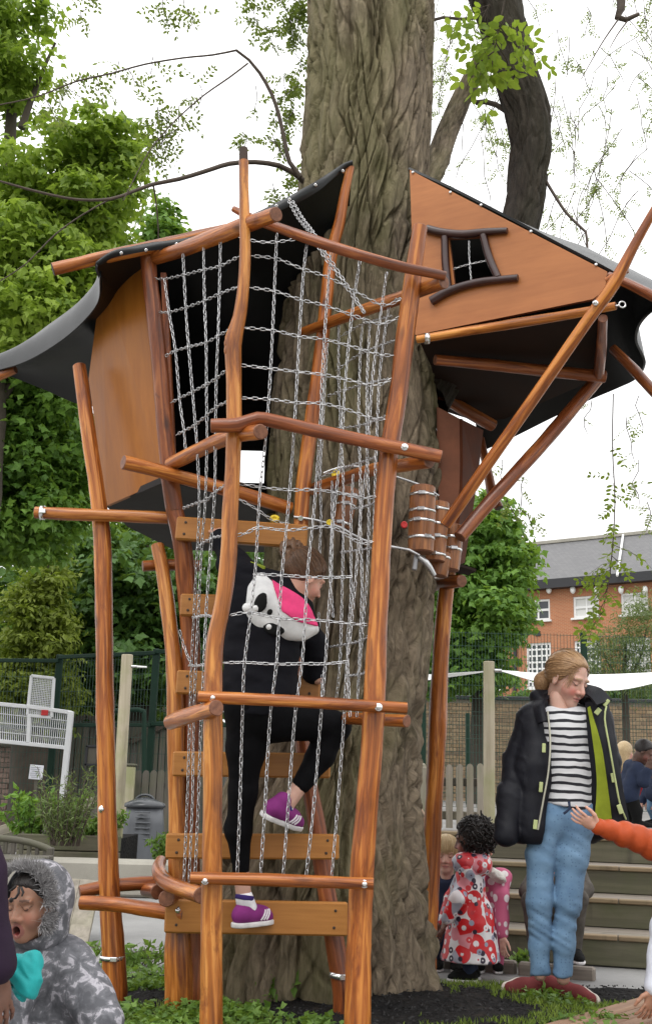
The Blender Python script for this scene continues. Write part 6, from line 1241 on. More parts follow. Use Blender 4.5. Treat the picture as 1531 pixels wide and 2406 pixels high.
def dotted(name, a, b, sc, r):
    t = MT(name); v = t.pos(); d = t.n('TexVoronoi', None, Vector=v, Scale=sc, Randomness=0.4).outputs['Distance']; return t.bsdf(t.mix(t.ramp(d, [(r, (1,)*3), (r+0.05, (0,)*3)]), a, b), 0.7)
M['pink_dots'] = dotted('pink_dotted_cloth', (0.50, 0.10, 0.20), (0.75, 0.68, 0.70), 17, 0.30)
def blotch():
    t = MT('grey_blotched_coat'); v = t.pos(); f = t.noise(v, 26, 5, 0.62, 0.5); g = t.noise(v, 30, 4, 0.6)
    c = t.ramp(f, [(0.40, (0.07, 0.072, 0.082)), (0.54, (0.15, 0.15, 0.165)), (0.60, (0.48, 0.46, 0.50)), (0.7, (0.26, 0.25, 0.28))]); c = t.mix(t.math('MULTIPLY', g, 0.4), c, (0.10, 0.10, 0.115)); return t.bsdf(c, 0.7, t.bump(g, 0.15, 0.003))
M['blotch'] = blotch()
M['fur'] = hair_mat('grey_fur', (0.12, 0.115, 0.12), (0.62, 0.60, 0.60)); M['fur_white'] = hair_mat('white_fur', (0.5, 0.48, 0.44), (0.75, 0.72, 0.68)); M['mouth'] = cloth('mouth_inside', (0.10, 0.012, 0.012), 0.4, bump=0) if False else plain('mouth_inside', (0.08, 0.012, 0.012), 0.4, bump=0)

def frame(fwd, up):
    y = nrm(fwd); z = nrm(np.asarray(up, float)-y*np.dot(up, y)); return np.stack([np.cross(y, z), y, z], 1)
def head_d(q, open_mouth=False, kid=False):
    cr = el(q, (0, -0.012, 0.032), (0.071, 0.090, 0.080)); jw = el(q, (0, 0.018, -0.032), (0.056 if kid else 0.053, 0.062, 0.074)); d = smin(cr, jw, 0.035)
    d = smin(d, el(q, (0, 0.060, -0.090), (0.022, 0.020, 0.018)), 0.03); ax = np.stack([np.abs(q[:, 0]), q[:, 1], q[:, 2]], 1)
    d = smin(d, el(ax, (0.034, 0.052, -0.034), (0.027, 0.026, 0.027)), 0.02); d = smin(d, el(ax, (0.026, 0.072, 0.021), (0.026, 0.012, 0.008)), 0.014)
    d = smax(d, -el(ax, (0.031, 0.094, 0.001), (0.019, 0.017, 0.012)), 0.012); d = smin(d, el(ax, (0.031, 0.0655, 0.0), (0.0155, 0.0145, 0.0125)), 0.003)
    d = smin(d, rc(q, (0, 0.077, 0.008), (0, 0.097 if not kid else 0.092, -0.030), 0.007, 0.0115), 0.010); d = smin(d, el(ax, (0.0125, 0.083, -0.034), (0.009, 0.011, 0.008)), 0.006)
    if open_mouth:
        d = smin(d, el(q, (0, 0.070, -0.066), (0.024, 0.018, 0.023)), 0.012); d = smax(d, -el(q, (0, 0.088, -0.068), (0.0125, 0.03, 0.0135)), 0.006)
    else:
        d = smin(d, el(q, (0, 0.0775, -0.0565), (0.022, 0.0085, 0.0055)), 0.006); d = smin(d, el(q, (0, 0.0755, -0.068), (0.018, 0.0095, 0.0065)), 0.006); d = smax(d, -el(q, (0, 0.090, -0.0622), (0.021, 0.010, 0.0012)), 0.003)
    ear = el(ax, (0.072, -0.004, -0.006), (0.007, 0.018, 0.029), rotz(-0.35)); ear = smax(ear, -el(ax, (0.081, 0.0, -0.004), (0.006, 0.010, 0.018)), 0.004); return smin(d, ear, 0.008)
def head_paint(q, skin, lip, brow, flush=(0.62, 0.16, 0.13), fl=0.5, open_mouth=False):
    n = len(q); c = np.tile(np.array(skin, float), (n, 1)); ax = np.abs(q[:, 0]); x, y, z = q[:, 0], q[:, 1], q[:, 2]
    def mixin(m, col): m = np.clip(m, 0, 1)[:, None]; c[:] = c*(1-m)+np.array(col)*m
    fr = (y > 0.03)
    mixin(fl*np.exp(-(((ax-0.040)/0.022)**2+((z+0.034)/0.022)**2))*fr, flush); mixin(0.35*fl*np.exp(-((x/0.012)**2+((z+0.030)/0.012)**2))*(y > 0.085), flush)
    if open_mouth: mixin((((x/0.025)**2+((z+0.067)/0.024)**2) < 1)*(y > 0.055)*0.8, lip); mixin((((x/0.0135)**2+((z+0.068)/0.0145)**2) < 1)*(y > 0.03)*1.0, (0.05, 0.008, 0.008)); mixin((((x/0.009)**2+((z+0.077)/0.005)**2) < 1)*(y > 0.03)*0.8, (0.4, 0.08, 0.08))
    else: mixin(np.clip(2.2-2.2*((x/0.023)**2+((z+0.062)/0.0125)**2), 0, 1)*(y > 0.05)*0.85, lip); mixin((np.abs(z+0.0622+0.10*x*x*20*0)<0.0018)*(ax < 0.021)*(y > 0.05)*0.8, tuple(np.array(lip)*0.35))
    bz = 0.024-0.10*np.maximum(ax-0.030, 0)-0.04*np.maximum(0.022-ax, 0); mixin((np.abs(z-bz) < 0.0042)*(ax > 0.011)*(ax < 0.047)*(y > 0.03)*0.75, brow)
    ez = -0.0065+0.9*((ax-0.031)**2)/0.016; mixin((np.abs(z-ez) < 0.0022)*(np.abs(ax-0.031) < 0.0165)*(y > 0.04)*0.92, (0.03, 0.018, 0.014)); mixin((np.abs(z-0.0085+0.5*((ax-0.031)**2)/0.016) < 0.0014)*(np.abs(ax-0.031) < 0.015)*(y > 0.04)*0.4, tuple(np.array(skin)*0.5))
    mixin((((ax-0.006)/0.0035)**2+((z+0.040)/0.0028)**2 < 1)*(y > 0.08)*0.8, tuple(np.array(skin)*0.2)); return np.concatenate([c, np.ones((n, 1))], 1)
def add_head(g, c, fwd, up, s, skin, lip, brow, h=0.0042, open_mouth=False, fl=0.5, kid=False, neck=None, nr=0.046):
    R = frame(fwd, up); c = np.asarray(c, float); nk = None if neck is None else (np.asarray(neck, float)-c) @ R/s
    def f(p):
        d = head_d(p, open_mouth, kid)
        if nk is not None: d = smin(d, rc(p, (0, -0.022, -0.065), nk, nr, nr*1.08), 0.03)
        return d
    lo = np.array([-0.095, -0.125, -0.135]); hi = np.array([0.095, 0.115, 0.12])
    if nk is not None: lo = np.minimum(lo, nk-0.055); hi = np.maximum(hi, nk+0.055)
    V, Q = sdf(f, lo, hi, h/s); g.add((V*s) @ R.T+c, [Q], 0, True, None, 0, head_paint(V, skin, lip, brow, fl=fl, open_mouth=open_mouth)); return R
def hair_cap(c, R, s, name, mat, parent, style='back', h=0.005, extra=None, thick=0.013, amp=0.003, hl=0.062):
    c = np.asarray(c, float)
    def f(p):
        d = el(p, (0, -0.014, 0.034), (0.071+thick, 0.090+thick, 0.080+thick))
        if style == 'back': cut = 0.78*(p[:, 1]-hl)-0.62*(p[:, 2]-0.066); d = smax(d, cut, 0.012)
        elif style == 'fringe': cut = np.minimum(0.90*(p[:, 1]-0.02)-0.25*(p[:, 2]+0.09), 0.0+ (0.030-p[:, 2])+0*p[:, 1]); d = smin(d, el(p, (0, 0.0, -0.02), (0.085, 0.06, 0.07)), 0.03); d = smax(d, cut, 0.008)
        elif style == 'short': cut = 0.86*(p[:, 1]-0.050)-0.5*(p[:, 2]-0.070); d = smax(d, cut, 0.012); d = smax(d, -(p[:, 2]+0.035), 0.02)
        elif style == 'long': d = smin(d, rc(p, (0, -0.05, 0.0), (0, -0.07, -0.16), 0.078, 0.07), 0.03); cut = 0.80*(p[:, 1]-0.052)-0.40*(p[:, 2]-0.066); d = smax(d, cut, 0.012)
        if extra is not None: d = extra(p, d)
        return d+amp*fbm(np.stack([p[:, 0]*90, p[:, 1]*28, p[:, 2]*28], 1), 3)
    V, Q = sdf(f, (-0.13, -0.19, -0.24), (0.13, 0.12, 0.2), h/s); g = Geo(); g.add((V*s) @ R.T+c, [Q], 0, True, np.stack([V[:, 0], V[:, 2]*0.5, V[:, 1]], 1)); return g.obj(name, M[mat], parent)
def strands(c, R, s, starts, end, r, mat, parent, lift=0.013, n=9):
    o = np.array([0, -0.014, 0.034]); rad = np.array([0.071, 0.090, 0.080])+lift; g = Geo(); e = nrm((np.asarray(end)-o)/rad)
    for q in starts:
        a = nrm((np.asarray(q)-o)/rad); w = math.acos(np.clip(a@e, -1, 1)); k = 1+0.012*rng.normal(); t = np.linspace(0, 1, n); d = (np.sin((1-t)*w)[:, None]*a+np.sin(t*w)[:, None]*e)/(math.sin(w)+1e-6)
        d += rng.normal(size=3)*0.02*np.sin(t*math.pi)[:, None]; pts = o+d*rad*k*(1-0.06*(1-t[:, None])**6); g.tube((pts*s) @ R.T+np.asarray(c), [r*0.5]+[r]*(n-2)+[r*0.7], 4, 0.03, caps=False)
    g.obj('strands', M[mat], parent, kind='stuff')
def hand_d(p, wrist, mid, side, up, L, curl=0.25, spread=0.16, thumb=1):
    # wrist -> knuckles along mid; side = thumb side; up = back of the hand; L = hand length
    m = nrm(mid); sd_ = nrm(side-m*np.dot(side, m)); u = np.cross(m, sd_); u = u if np.dot(u, up) > 0 else -u; w = np.asarray(wrist, float); k = L/0.18
    pc = w+m*0.048*k; R = np.stack([m, sd_, u], 1); d = smin(el(p, pc, (0.054*k, 0.040*k, 0.015*k), R), rc(p, w-m*0.03*k, w+m*0.02*k, 0.026*k, 0.025*k), 0.02*k)
    for i, (o, ln, an) in enumerate(((0.028, 0.072, 0.5), (0.0095, 0.080, 0.12), (-0.010, 0.074, -0.2), (-0.028, 0.058, -0.6))):
        b = w+m*0.088*k+sd_*o*k; dr = nrm(m+sd_*an*spread*2); ph = b; cu = 0.0; ra = 0.0088*k if i < 3 else 0.0076*k
        for j, fr in enumerate((0.45, 0.30, 0.25)):
            cu += curl*(0.5 if j == 0 else 1.0); dd = nrm(dr*math.cos(cu)-u*math.sin(cu)); nx = ph+dd*ln*fr*k; d = smin(d, rc(p, ph, nx, ra, ra*0.9), 0.004*k); ph = nx; ra *= 0.9
    if thumb:
        b = w+m*0.022*k+sd_*0.026*k; a = b+nrm(m*0.75+sd_*0.75)*0.042*k; e = a+nrm(m*0.95+sd_*0.35-u*0.15)*0.034*k; f_ = e+nrm(m*1.0+sd_*0.12-u*0.25)*0.026*k
        d = smin(d, rc(p, b, a, 0.015*k, 0.0112*k), 0.010*k); d = smin(d, rc(p, a, e, 0.0112*k, 0.0098*k), 0.004*k); d = smin(d, rc(p, e, f_, 0.0098*k, 0.0078*k), 0.004*k)
    return d
def add_hand(g, wrist, mid, side, up, L, skin, h=0.0028, **kw):
    w = np.asarray(wrist, float); V, Q = sdf(lambda p: hand_d(p, w, mid, side, up, L, **kw), w-L*1.15, w+L*1.15, h); col = np.tile(np.array([*skin, 1.0]), (len(V), 1)); g.add(V, [Q], 0, True, None, 0, col)
def sobj(name, f, lo, hi, h, mat, parent, **kw):
    V, Q = sdf(f, lo, hi, h); return Geo().add(V, [Q], 0, True).obj(name, M[mat], parent, **kw)
def bounds(pts, r): pts = np.asarray(pts, float); return pts.min(0)-r, pts.max(0)+r
def wrk(p, amp, fx=14, fz=20, seed=0.0): return amp*fbm(np.stack([p[:, 0]*fx+seed, p[:, 1]*fx, p[:, 2]*fz], 1), 3)
def shoe(parent, heel, toe, ankle, k, mat, sole, stripe=None, lace=None, h=0.0045):
    heel, toe, ankle = (np.asarray(q, float) for q in (heel, toe, ankle)); fw = nrm(toe-heel); upv = nrm((ankle-heel)-fw*np.dot(ankle-heel, fw)); sdv = np.cross(fw, upv); L = np.linalg.norm(toe-heel); R = np.stack([fw, sdv, upv], 1)
    def loc(p): return (p-heel.astype(np.float32)) @ R.astype(np.float32)
    def upper(p):
        q = loc(p); d = chain(q, [(0.0, 0, 0.042*k), (L*0.35, 0, 0.045*k), (L*0.7, 0.0, 0.030*k), (L*0.97, 0.0, 0.024*k)], [0.036*k, 0.040*k, 0.040*k, 0.033*k], 0.03*k, (1, 1.0, 1.05)); d = smin(d, rc(q, (0.012*k, 0, 0.05*k), (0.03*k, 0, 0.088*k), 0.038*k, 0.036*k), 0.02*k); return smax(d, 0.016*k-q[:, 2], 0.004)
    def solef(p):
        q = loc(p); q2 = q*np.array([1, 1, 2.6], np.float32); w = chain(q2*np.array([1, 1, 0], np.float32), [(-0.002, 0, 0), (L*0.35, 0, 0), (L*0.7, 0, 0), (L*0.99, 0, 0)], [0.037*k, 0.038*k, 0.043*k, 0.036*k], 0.03*k); return smax(w, np.abs(q[:, 2]-0.007*k)-0.0105*k, 0.004)
    lo, hi = bounds([heel, toe, ankle, heel+upv*0.1*k], 0.06*k); so = sobj('shoe', upper, lo, hi, h, mat, parent); sobj('sole', solef, lo, hi, h, sole, so)
    if stripe:
        for sg in (-1, 1):
            for j in range(3):
                x0 = L*(0.46+0.085*j); g = Geo(); ps = []
                for t in np.linspace(0, 1, 6):
                    q = np.array([x0+0.028*k*t, 0, 0.022*k+0.038*k*t]); lo_, hi_ = 0.0, 0.07*k
                    for _ in range(16):
                        md = (lo_+hi_)/2; pt = heel+R@np.array([q[0], sg*md, q[2]])
                        if upper(pt[None].astype(np.float32))[0] < 0: lo_ = md
                        else: hi_ = md
                    ps.append(heel+R@np.array([q[0], sg*(lo_+0.0008), q[2]]))
                g.tube(ps, [0.0042*k]*6, 6, 0.02); g.obj('stripe', M[stripe], so)
    if lace:
        g = Geo()
        for j in range(4):
            x = L*(0.45+0.08*j); z = 0.082*k-0.011*k*j; g.tube([heel+R@np.array([x, -0.02*k, z-0.006]), heel+R@np.array([x+0.004, 0, z+0.004]), heel+R@np.array([x, 0.02*k, z-0.006])], [0.0035*k]*3, 6, 0.02)
        g.obj('lace', M[lace], so, kind='stuff')
    return so
SK = {'fair': ((0.60, 0.335, 0.245), (0.50, 0.17, 0.15), (0.24, 0.14, 0.075)), 'pale': ((0.57, 0.345, 0.27), (0.52, 0.20, 0.18), (0.30, 0.2, 0.1)), 'tan': ((0.36, 0.185, 0.115), (0.27, 0.085, 0.075), (0.03, 0.018, 0.014)), 'deep': ((0.075, 0.036, 0.024), (0.10, 0.035, 0.03), (0.01, 0.008, 0.008)), 'brown': ((0.115, 0.055, 0.035), (0.13, 0.045, 0.04), (0.012, 0.009, 0.008))}
def figure(label, cat, head, sh, el_, wr, hip, kn, an, toe, top, legs, shoes, skin, hair, k=1.0, h=0.012, hh=0.006, sleeve=0.05, group=None, fat=1.0, hands=(1, 1), skirt=None, style='back', kid=True, topfn=None, sleeve_fn=None, nm='person', hair_kw=None, open_mouth=False, shoesole='sole'):
    """a whole clothed person from joints in world metres: head = (centre, forward, up, scale)"""
    A = lambda q: [np.asarray(x, float) for x in q]
    sh, el_, wr, hip, kn, an, toe = map(A, (sh, el_, wr, hip, kn, an, toe)); hc, hf, hu, hs = head; hc = np.asarray(hc, float)
    foot = (an[0]+an[1])/2; t = thing(nm, label, cat, (foot[0], foot[1], min(an[0][2], an[1][2])-0.05*k), group); ms = (sh[0]+sh[1])/2; mh = (hip[0]+hip[1])/2; neck = ms+(hc-ms)*0.12; S = SK[skin]; g = Geo()
    core = lambda p: np.minimum.reduce([rc(p, ms, mh, 0.06*k, 0.06*k)]+[chain(p, [sh[i], el_[i], wr[i]], [0.025*k]*3) for i in (0, 1)]+[chain(p, [hip[i], kn[i], an[i]], [0.035*k]*3) for i in (0, 1)]+[rc(p, neck, hc, 0.03*k, 0.03*k)])
    allp = sh+el_+wr+hip+kn+an+[hc]; lo, hi = bounds(allp, 0.08*k); V, Q = sdf(core, lo, hi, 0.022); g.add(V, [Q], 0, True, None, 0, np.tile(np.array([*S[0], 1.0]), (len(V), 1)))
    R = add_head(g, hc, hf, hu, hs, *S, h=hh, kid=kid, neck=neck, open_mouth=open_mouth, nr=0.044)
    for i in (0, 1):
        if hands[i]:
            m = nrm(wr[i]-el_[i]); sd_ = hands[i][0] if isinstance(hands[i], tuple) else np.cross(m, [0, 0, 1.0])*(1 if i == 0 else -1)+np.array([0, -0.4, 0]); upv = hands[i][1] if isinstance(hands[i], tuple) else np.array([0, -1.0, 0.3]); mm = hands[i][2] if isinstance(hands[i], tuple) and len(hands[i]) > 2 else m
            add_hand(g, wr[i]+m*0.015, mm, sd_, upv, 0.155*k**0.7, S[0], h=max(0.003, hh*0.6), curl=0.35)
    g.obj('body', M['skin'], t)
    def torso(p):
        d = smin(rc(p, sh[0]*0.86+sh[1]*0.14, hip[0], 0.072*k*fat, 0.10*k*fat), rc(p, sh[1]*0.86+sh[0]*0.14, hip[1], 0.072*k*fat, 0.10*k*fat), 0.12*k); d = smin(d, rc(p, neck, ms, 0.055*k, 0.075*k), 0.06*k)
        for i in (0, 1): d = smin(d, chain(p, [sh[i], el_[i], wr[i]], [sleeve*1.2*k, sleeve*1.05*k, sleeve*0.85*k], 0.03*k) if sleeve_fn is None else sleeve_fn(p, i), 0.03*k)
        if skirt is not None: d = smin(d, rc(p, mh, mh-np.array([0, 0, skirt[0]]), skirt[1]*0.75, skirt[1]), 0.06*k); d = smax(d, (mh[2]-skirt[0])-p[:, 2], 0.01)
        if topfn is not None: d = topfn(p, d)
        return d+wrk(p, 0.010*k, 13, 19)
    lo, hi = bounds(sh+el_+wr+hip+([mh-np.array([0, 0, skirt[0]])] if skirt else []), (0.16 if skirt is None else max(0.16, skirt[1]))*max(k, 0.8)); sobj('coat', torso, lo, hi, h, top, t)
    def legf(p):
        d = None
        for i in (0, 1):
            e = chain(p, [hip[i], kn[i], an[i]], [0.085*k, 0.062*k, 0.047*k], 0.03*k); d = e if d is None else smin(d, e, 0.03*k)
        return d+wrk(p, 0.007*k, 14, 26, 5)
    lo, hi = bounds(hip+kn+an, 0.12*k); sobj('trousers', legf, lo, hi, h, legs, t)
    for i in (0, 1): fw = nrm(np.asarray(toe[i])*np.array([1, 1, 0])); fl_ = np.array([an[i][0], an[i][1], an[i][2]-0.075*k]); shoe(t, fl_-fw*0.03*k, fl_+fw*0.15*k, fl_+np.array([0, 0, 0.08*k]), k, shoes, shoesole, h=max(0.006, h*0.7))
    if hair:
        ho = hair_cap(hc, R, hs, 'hair', hair, t, style, max(0.005, hh), **(hair_kw or {}))
        if style == 'fringe': strands(hc, R, hs, [(0.085*math.sin(a), 0.088*math.cos(a)-0.01, 0.022-0.10*abs(math.sin(a))**3+0.012*rng.normal()) for a in np.linspace(-1.5, 1.5, 130)], (0.0, -0.02, 0.12), 0.002, hair, ho, lift=0.016)
    return t, R
# ---- girl in the striped top and jeans
GY = 5.05; W = lambda x, y, dy=0.0: P(x, y, GY+dy); u5 = pxm(GY)
girl = thing('person', 'standing girl in striped top, blue jeans and open dark jacket with lime lining', 'person', np.array([*W(1290, 2330)[:2], 0.0]))
g = Geo(); hc = W(1332, 1597, 0.0); Rg = add_head(g, hc, (0.58, -0.72, -0.36), (0.08, 0.0, 1.0), 1.07, *SK['pale'], h=0.0034, fl=0.75, neck=W(1304, 1705, 0.07), nr=0.044)
core = lambda p: np.minimum.reduce([rc(p, W(1318, 1690, 0.02), W(1318, 1900), 0.07, 0.06), rc(p, W(1310, 1640), W(1316, 1700), 0.04, 0.05), chain(p, [W(1290, 1940), W(1272, 2120), W(1268, 2290)], [0.05, 0.04, 0.03]), chain(p, [W(1345, 1940), W(1333, 2120), W(1322, 2300)], [0.05, 0.04, 0.03]), chain(p, [W(1242, 1695, 0.02), W(1210, 1820, 0.01), W(1196, 1935, -0.05)], [0.03, 0.025, 0.02]), chain(p, [W(1408, 1692, 0.07), W(1428, 1800, 0.1), W(1442, 1915, 0.08)], [0.03, 0.025, 0.02])])
lo, hi = bounds([W(1190, 1640), W(1460, 2300, 0.1)], 0.1); V, Q = sdf(core, lo, hi, 0.015); g.add(V, [Q], 0, True, None, 0, np.tile(np.array([*SK['pale'][0], 1.0]), (len(V), 1))); V, Q = sdf(lambda p: smax(smin(el(p, W(1316, 1700, 0.02), (0.115, 0.062, 0.095)), rc(p, W(1306, 1690, 0.06), W(1312, 1630, 0.03), 0.056, 0.048), 0.05), p[:, 2]-W(0, 1640)[2], 0.02), *bounds([W(1316, 1700, 0.02)], 0.17), 0.005); g.add(V, [Q], 0, True, None, 0, np.tile(np.array([*SK['pale'][0], 1.0]), (len(V), 1))); g.obj('body', M['skin'], girl)
tl_ = W(1286, 1640, 0.12)
def pony(p, d): return smin(d, chain(p, [(0.0, -0.085, 0.0), (0.012, -0.112, -0.045), (0.01, -0.100, -0.12)], [0.03, 0.032, 0.018], 0.03), 0.02)
hr_ = hair_cap(hc, Rg, 1.07, 'hair', 'hair_fair', girl, 'back', 0.0042, pony, 0.010, 0.0022, hl=0.058)
strands(hc, Rg, 1.07, [(0.086*math.sin(a), 0.012+0.055*math.cos(a), 0.03+0.055*math.cos(a)-0.05*abs(math.sin(a))+0.006*rng.normal()) for a in np.linspace(-1.9, 1.9, 240)], (0.0, -0.11, 0.0), 0.0016, 'hair_fair', hr_, 0.011)
g = Geo()
for k in range(16):
    a = rng.normal(); q0 = np.array([0.055+0.012*rng.random(), 0.062+0.01*rng.normal(), 0.055-0.02*rng.random()]); q = [q0, q0+[0.012, 0.006, -0.03], q0+[0.010+0.006*a, 0.0, -0.07]]; g.tube([(np.array(x)*1.02) @ Rg.T+hc for x in q], [0.0009, 0.0009, 0.0005], 4, 0.02)
g.obj('loose_strands', M['hair_fair'], hr_, kind='stuff')
def shirt(p):
    d = chain(p, [W(1318, 1672, 0.03), W(1322, 1720), W(1328, 1800), W(1328, 1900)], [0.075, 0.115, 0.108, 0.114], 0.05, (1, 1.25, 1)); d = smin(d, rc(p, W(1268, 1690, 0.02), W(1378, 1690, 0.02), 0.062, 0.062, (1, 1.1, 1)), 0.05); d = smax(d, -el(p, W(1320, 1646, -0.04), (0.072, 0.12, 0.032)), 0.01); return d+wrk(p, 0.006, 12, 30)+0.003*fbm(np.stack([p[:, 0]*6+p[:, 2]*18, p[:, 2]*40, p[:, 1]*5], 1), 2)
lo, hi = bounds([W(1200, 1640), W(1440, 1895)], 0.14); hem_z = W(1330, 1898)[2]
sobj('striped_top', lambda p: smax(shirt(p), hem_z-p[:, 2]-0.35*(p[:, 0]-W(1330, 1893)[0])*0.5, 0.006), lo, hi, 0.0065, 'striped', girl)
def jeansf(p):
    a = chain(p, [W(1286, 1945, 0.01), W(1270, 2010), W(1267, 2120, -0.01), W(1266, 2220), W(1268, 2284)], [0.082, 0.064, 0.052, 0.042, 0.043], 0.03); b = chain(p, [W(1350, 1945, 0.01), W(1342, 2010), W(1334, 2120, -0.01), W(1322, 2220), W(1322, 2286)], [0.080, 0.070, 0.055, 0.042, 0.042], 0.03)
    d = smin(a, b, 0.018); d = smin(d, rc(p, W(1300, 1915), W(1348, 1915), 0.092, 0.092, (1, 1.15, 1)), 0.05); z = p[:, 2]; d = smax(d, z-W(1330, 1878)[2], 0.006); d = smax(d, W(1290, 2296)[2]-z, 0.006)
    fold = np.exp(-((z-W(0, 2150)[2])/0.09)**2)+0.9*np.exp(-((z-W(0, 2275)[2])/0.05)**2)+0.5*np.exp(-((z-W(0, 1960)[2])/0.06)**2)
    return d+wrk(p, 0.006, 12, 20)+0.017*fold*fbm(np.stack([p[:, 0]*8+z*6, p[:, 1]*8, z*32+p[:, 0]*18], 1), 2)
lo, hi = bounds([W(1230, 1875), W(1395, 2300)], 0.12); jn = sobj('jeans', jeansf, lo, hi, 0.0065, 'jeans', girl)
g = Geo(); g.tube([W(1336, 1884, -0.125), W(1338, 1900, -0.13), W(1330, 1908, -0.13), W(1324, 1912, -0.125)], [0.006]*4, 6, 0.02); g.obj('belt_loop', M['denim_d'], jn)
gd = lambda q: np.array([q[0], q[1], float(bed_z(np.array([q[0]]), np.array([q[1]]))[0])+0.004])
shoe(girl, gd(PZ(1284, 2330, 0.0)), gd(PZ(1190, 2336, 0.0)), W(1275, 2290), 1.0, 'red_suede', 'sole_cream', lace='red_suede')
shoe(girl, gd(PZ(1302, 2334, 0.0)), gd(PZ(1394, 2352, 0.0)), W(1318, 2292), 1.0, 'red_suede', 'sole_cream', lace='red_suede')
# jacket: left half with sleeve, back, right half; lining and piping
def jack(p):
    d = chain(p, [W(1254, 1690, 0.03), W(1252, 1800, 0.0), W(1246, 1945, -0.01)], [0.076, 0.088, 0.094], 0.06, (1, 0.9, 1)); d = smin(d, chain(p, [W(1330, 1690, 0.10), W(1335, 1940, 0.14)], [0.11, 0.13], 0.05, (0.9, 1.4, 1)), 0.05); d = smin(d, chain(p, [W(1390, 1690, 0.06), W(1405, 1800, 0.10), W(1416, 1925, 0.10)], [0.072, 0.074, 0.08], 0.05, (1.1, 1.1, 1)), 0.05)
    zc_ = W(0, 1950)[2]; d = smax(d, zc_-p[:, 2], 0.01)
    x0 = np.interp(p[:, 2], [W(0, 1955)[2], W(0, 1800)[2], W(0, 1700)[2], W(0, 1640)[2]], [W(1262, 1955)[0], W(1288, 1800)[0], W(1284, 1700)[0], W(1278, 1640)[0]]); x1 = np.interp(p[:, 2], [W(0, 1955)[2], W(0, 1800)[2], W(0, 1660)[2]], [W(1400, 1955)[0], W(1390, 1800)[0], W(1376, 1660)[0]])
    op = np.maximum(np.maximum(x0-p[:, 0], p[:, 0]-x1), p[:, 1]-(GY+0.03)); d = smax(d, -op, 0.008)
    sl_ = chain(p, [W(1242, 1692, 0.02), W(1216, 1790, 0.02), W(1200, 1870, -0.03), W(1190, 1962, -0.07)], [0.062, 0.058, 0.055, 0.053], 0.04); d = smin(d, sl_, 0.006); s2_ = chain(p, [W(1410, 1690, 0.06), W(1428, 1800, 0.10), W(1444, 1922, 0.08)], [0.058, 0.052, 0.050], 0.04); d = smin(d, s2_, 0.018)
    d = smin(d, chain(p, [W(1276, 1652, -0.02), W(1262, 1640, 0.05), W(1300, 1632, 0.12), W(1362, 1636, 0.10), W(1388, 1650, 0.0)], [0.026, 0.03, 0.034, 0.034, 0.03], 0.03), 0.025)
    d = smax(d, -rc(p, W(1318, 1640, 0.03), W(1312, 1600, 0.05), 0.052, 0.055), 0.008); d = smax(d, W(0, 1975)[2]-p[:, 2], 0.01)
    return d+wrk(p, 0.010, 8, 12)+0.010*fbm(np.stack([p[:, 0]*8, p[:, 1]*8, p[:, 2]*26+p[:, 0]*14], 1), 2)*(p[:, 0] < W(1225, 1800)[0])
lo, hi = bounds([W(1150, 1620, -0.15), W(1480, 1980, 0.25)], 0.08); jk = sobj('jacket', jack, lo, hi, 0.0072, 'navy', girl)
def curve(pts, n): return resample(catmull(pts, [0]*len(pts), 0.02)[0], n)
inn = curve([W(1377, 1652, -0.06), W(1383, 1740, -0.10), W(1392, 1840, -0.10), W(1396, 1932, -0.09)], 26); out = curve([W(1424, 1646, -0.08), W(1440, 1740, -0.13), W(1458, 1840, -0.14), W(1474, 1930, -0.12)], 26)
t = np.linspace(0, 1, 10)[:, None, None]; Gf = inn[None]*(1-t)+out[None]*t; Gf[..., 1] += (-0.03*np.sin(math.pi*t[..., 0])+0.012*fbm(Gf.reshape(-1, 3)*16, 2).reshape(10, 26)); fl_ = Geo().sheet(Gf, -0.008).obj('jacket_flap', M['navy'], jk)
i2 = curve([W(1380, 1664, -0.085), W(1394, 1750, -0.135), W(1402, 1840, -0.14), W(1396, 1928, -0.12)], 26); o2 = curve([W(1386, 1660, -0.09), W(1412, 1750, -0.16), W(1426, 1840, -0.168), W(1437, 1924, -0.15)], 26); Gl = i2[None]*(1-t)+o2[None]*t; Gl[..., 1] += 0.006*fbm(Gl.reshape(-1, 3)*22, 2).reshape(10, 26); Geo().sheet(Gl, -0.004).obj('lining', M['lining'], jk)
g = Geo(); g.tube([W(1424, 1660, -0.13), W(1420, 1690, -0.16), W(1432, 1760, -0.175), W(1446, 1840, -0.182), W(1456, 1890, -0.17), W(1470, 1926, -0.15)], [0.0042]*6, 6, 0.03); g.obj('piping', M['piping'], jk)
g = Geo(); g.tube([W(1286, 1672, -0.10), W(1292, 1740, -0.125), W(1288, 1810, -0.13), W(1276, 1880, -0.135), W(1263, 1950, -0.13)], [0.0045]*5, 6, 0.03); g.obj('zip', M['zip'], jk)
for x, y, w, h_, a in ((1277, 1758, 8, 20, 0.05), (1270, 1850, 8, 22, 0.1), (1257, 1938, 9, 20, 0.12), (1440, 1828, 9, 20, -0.15), (1456, 1902, 10, 20, -0.3), (1404, 1672, 11, 16, 0.7), (1424, 1652, 8, 18, 0.7)): Geo().box(W(x, y, -0.132 if x < 1300 else -0.175 if y > 1700 else -0.125), (w*u5, 0.006, h_*u5), roty(a), 0.002).obj('toggle_tab', M['piping'], jk)
ll1 = curve([W(1296, 1636, 0.02), W(1280, 1652, -0.06), W(1286, 1690, -0.105)], 12); ll2 = curve([W(1272, 1632, 0.06), W(1252, 1656, -0.03), W(1262, 1700, -0.10)], 12); Gp = ll1[None]*(1-t)+ll2[None]*t; Gp[..., 1] -= 0.02*np.sin(math.pi*t[..., 0]); Geo().sheet(Gp, -0.01).obj('collar', M['navy'], jk)
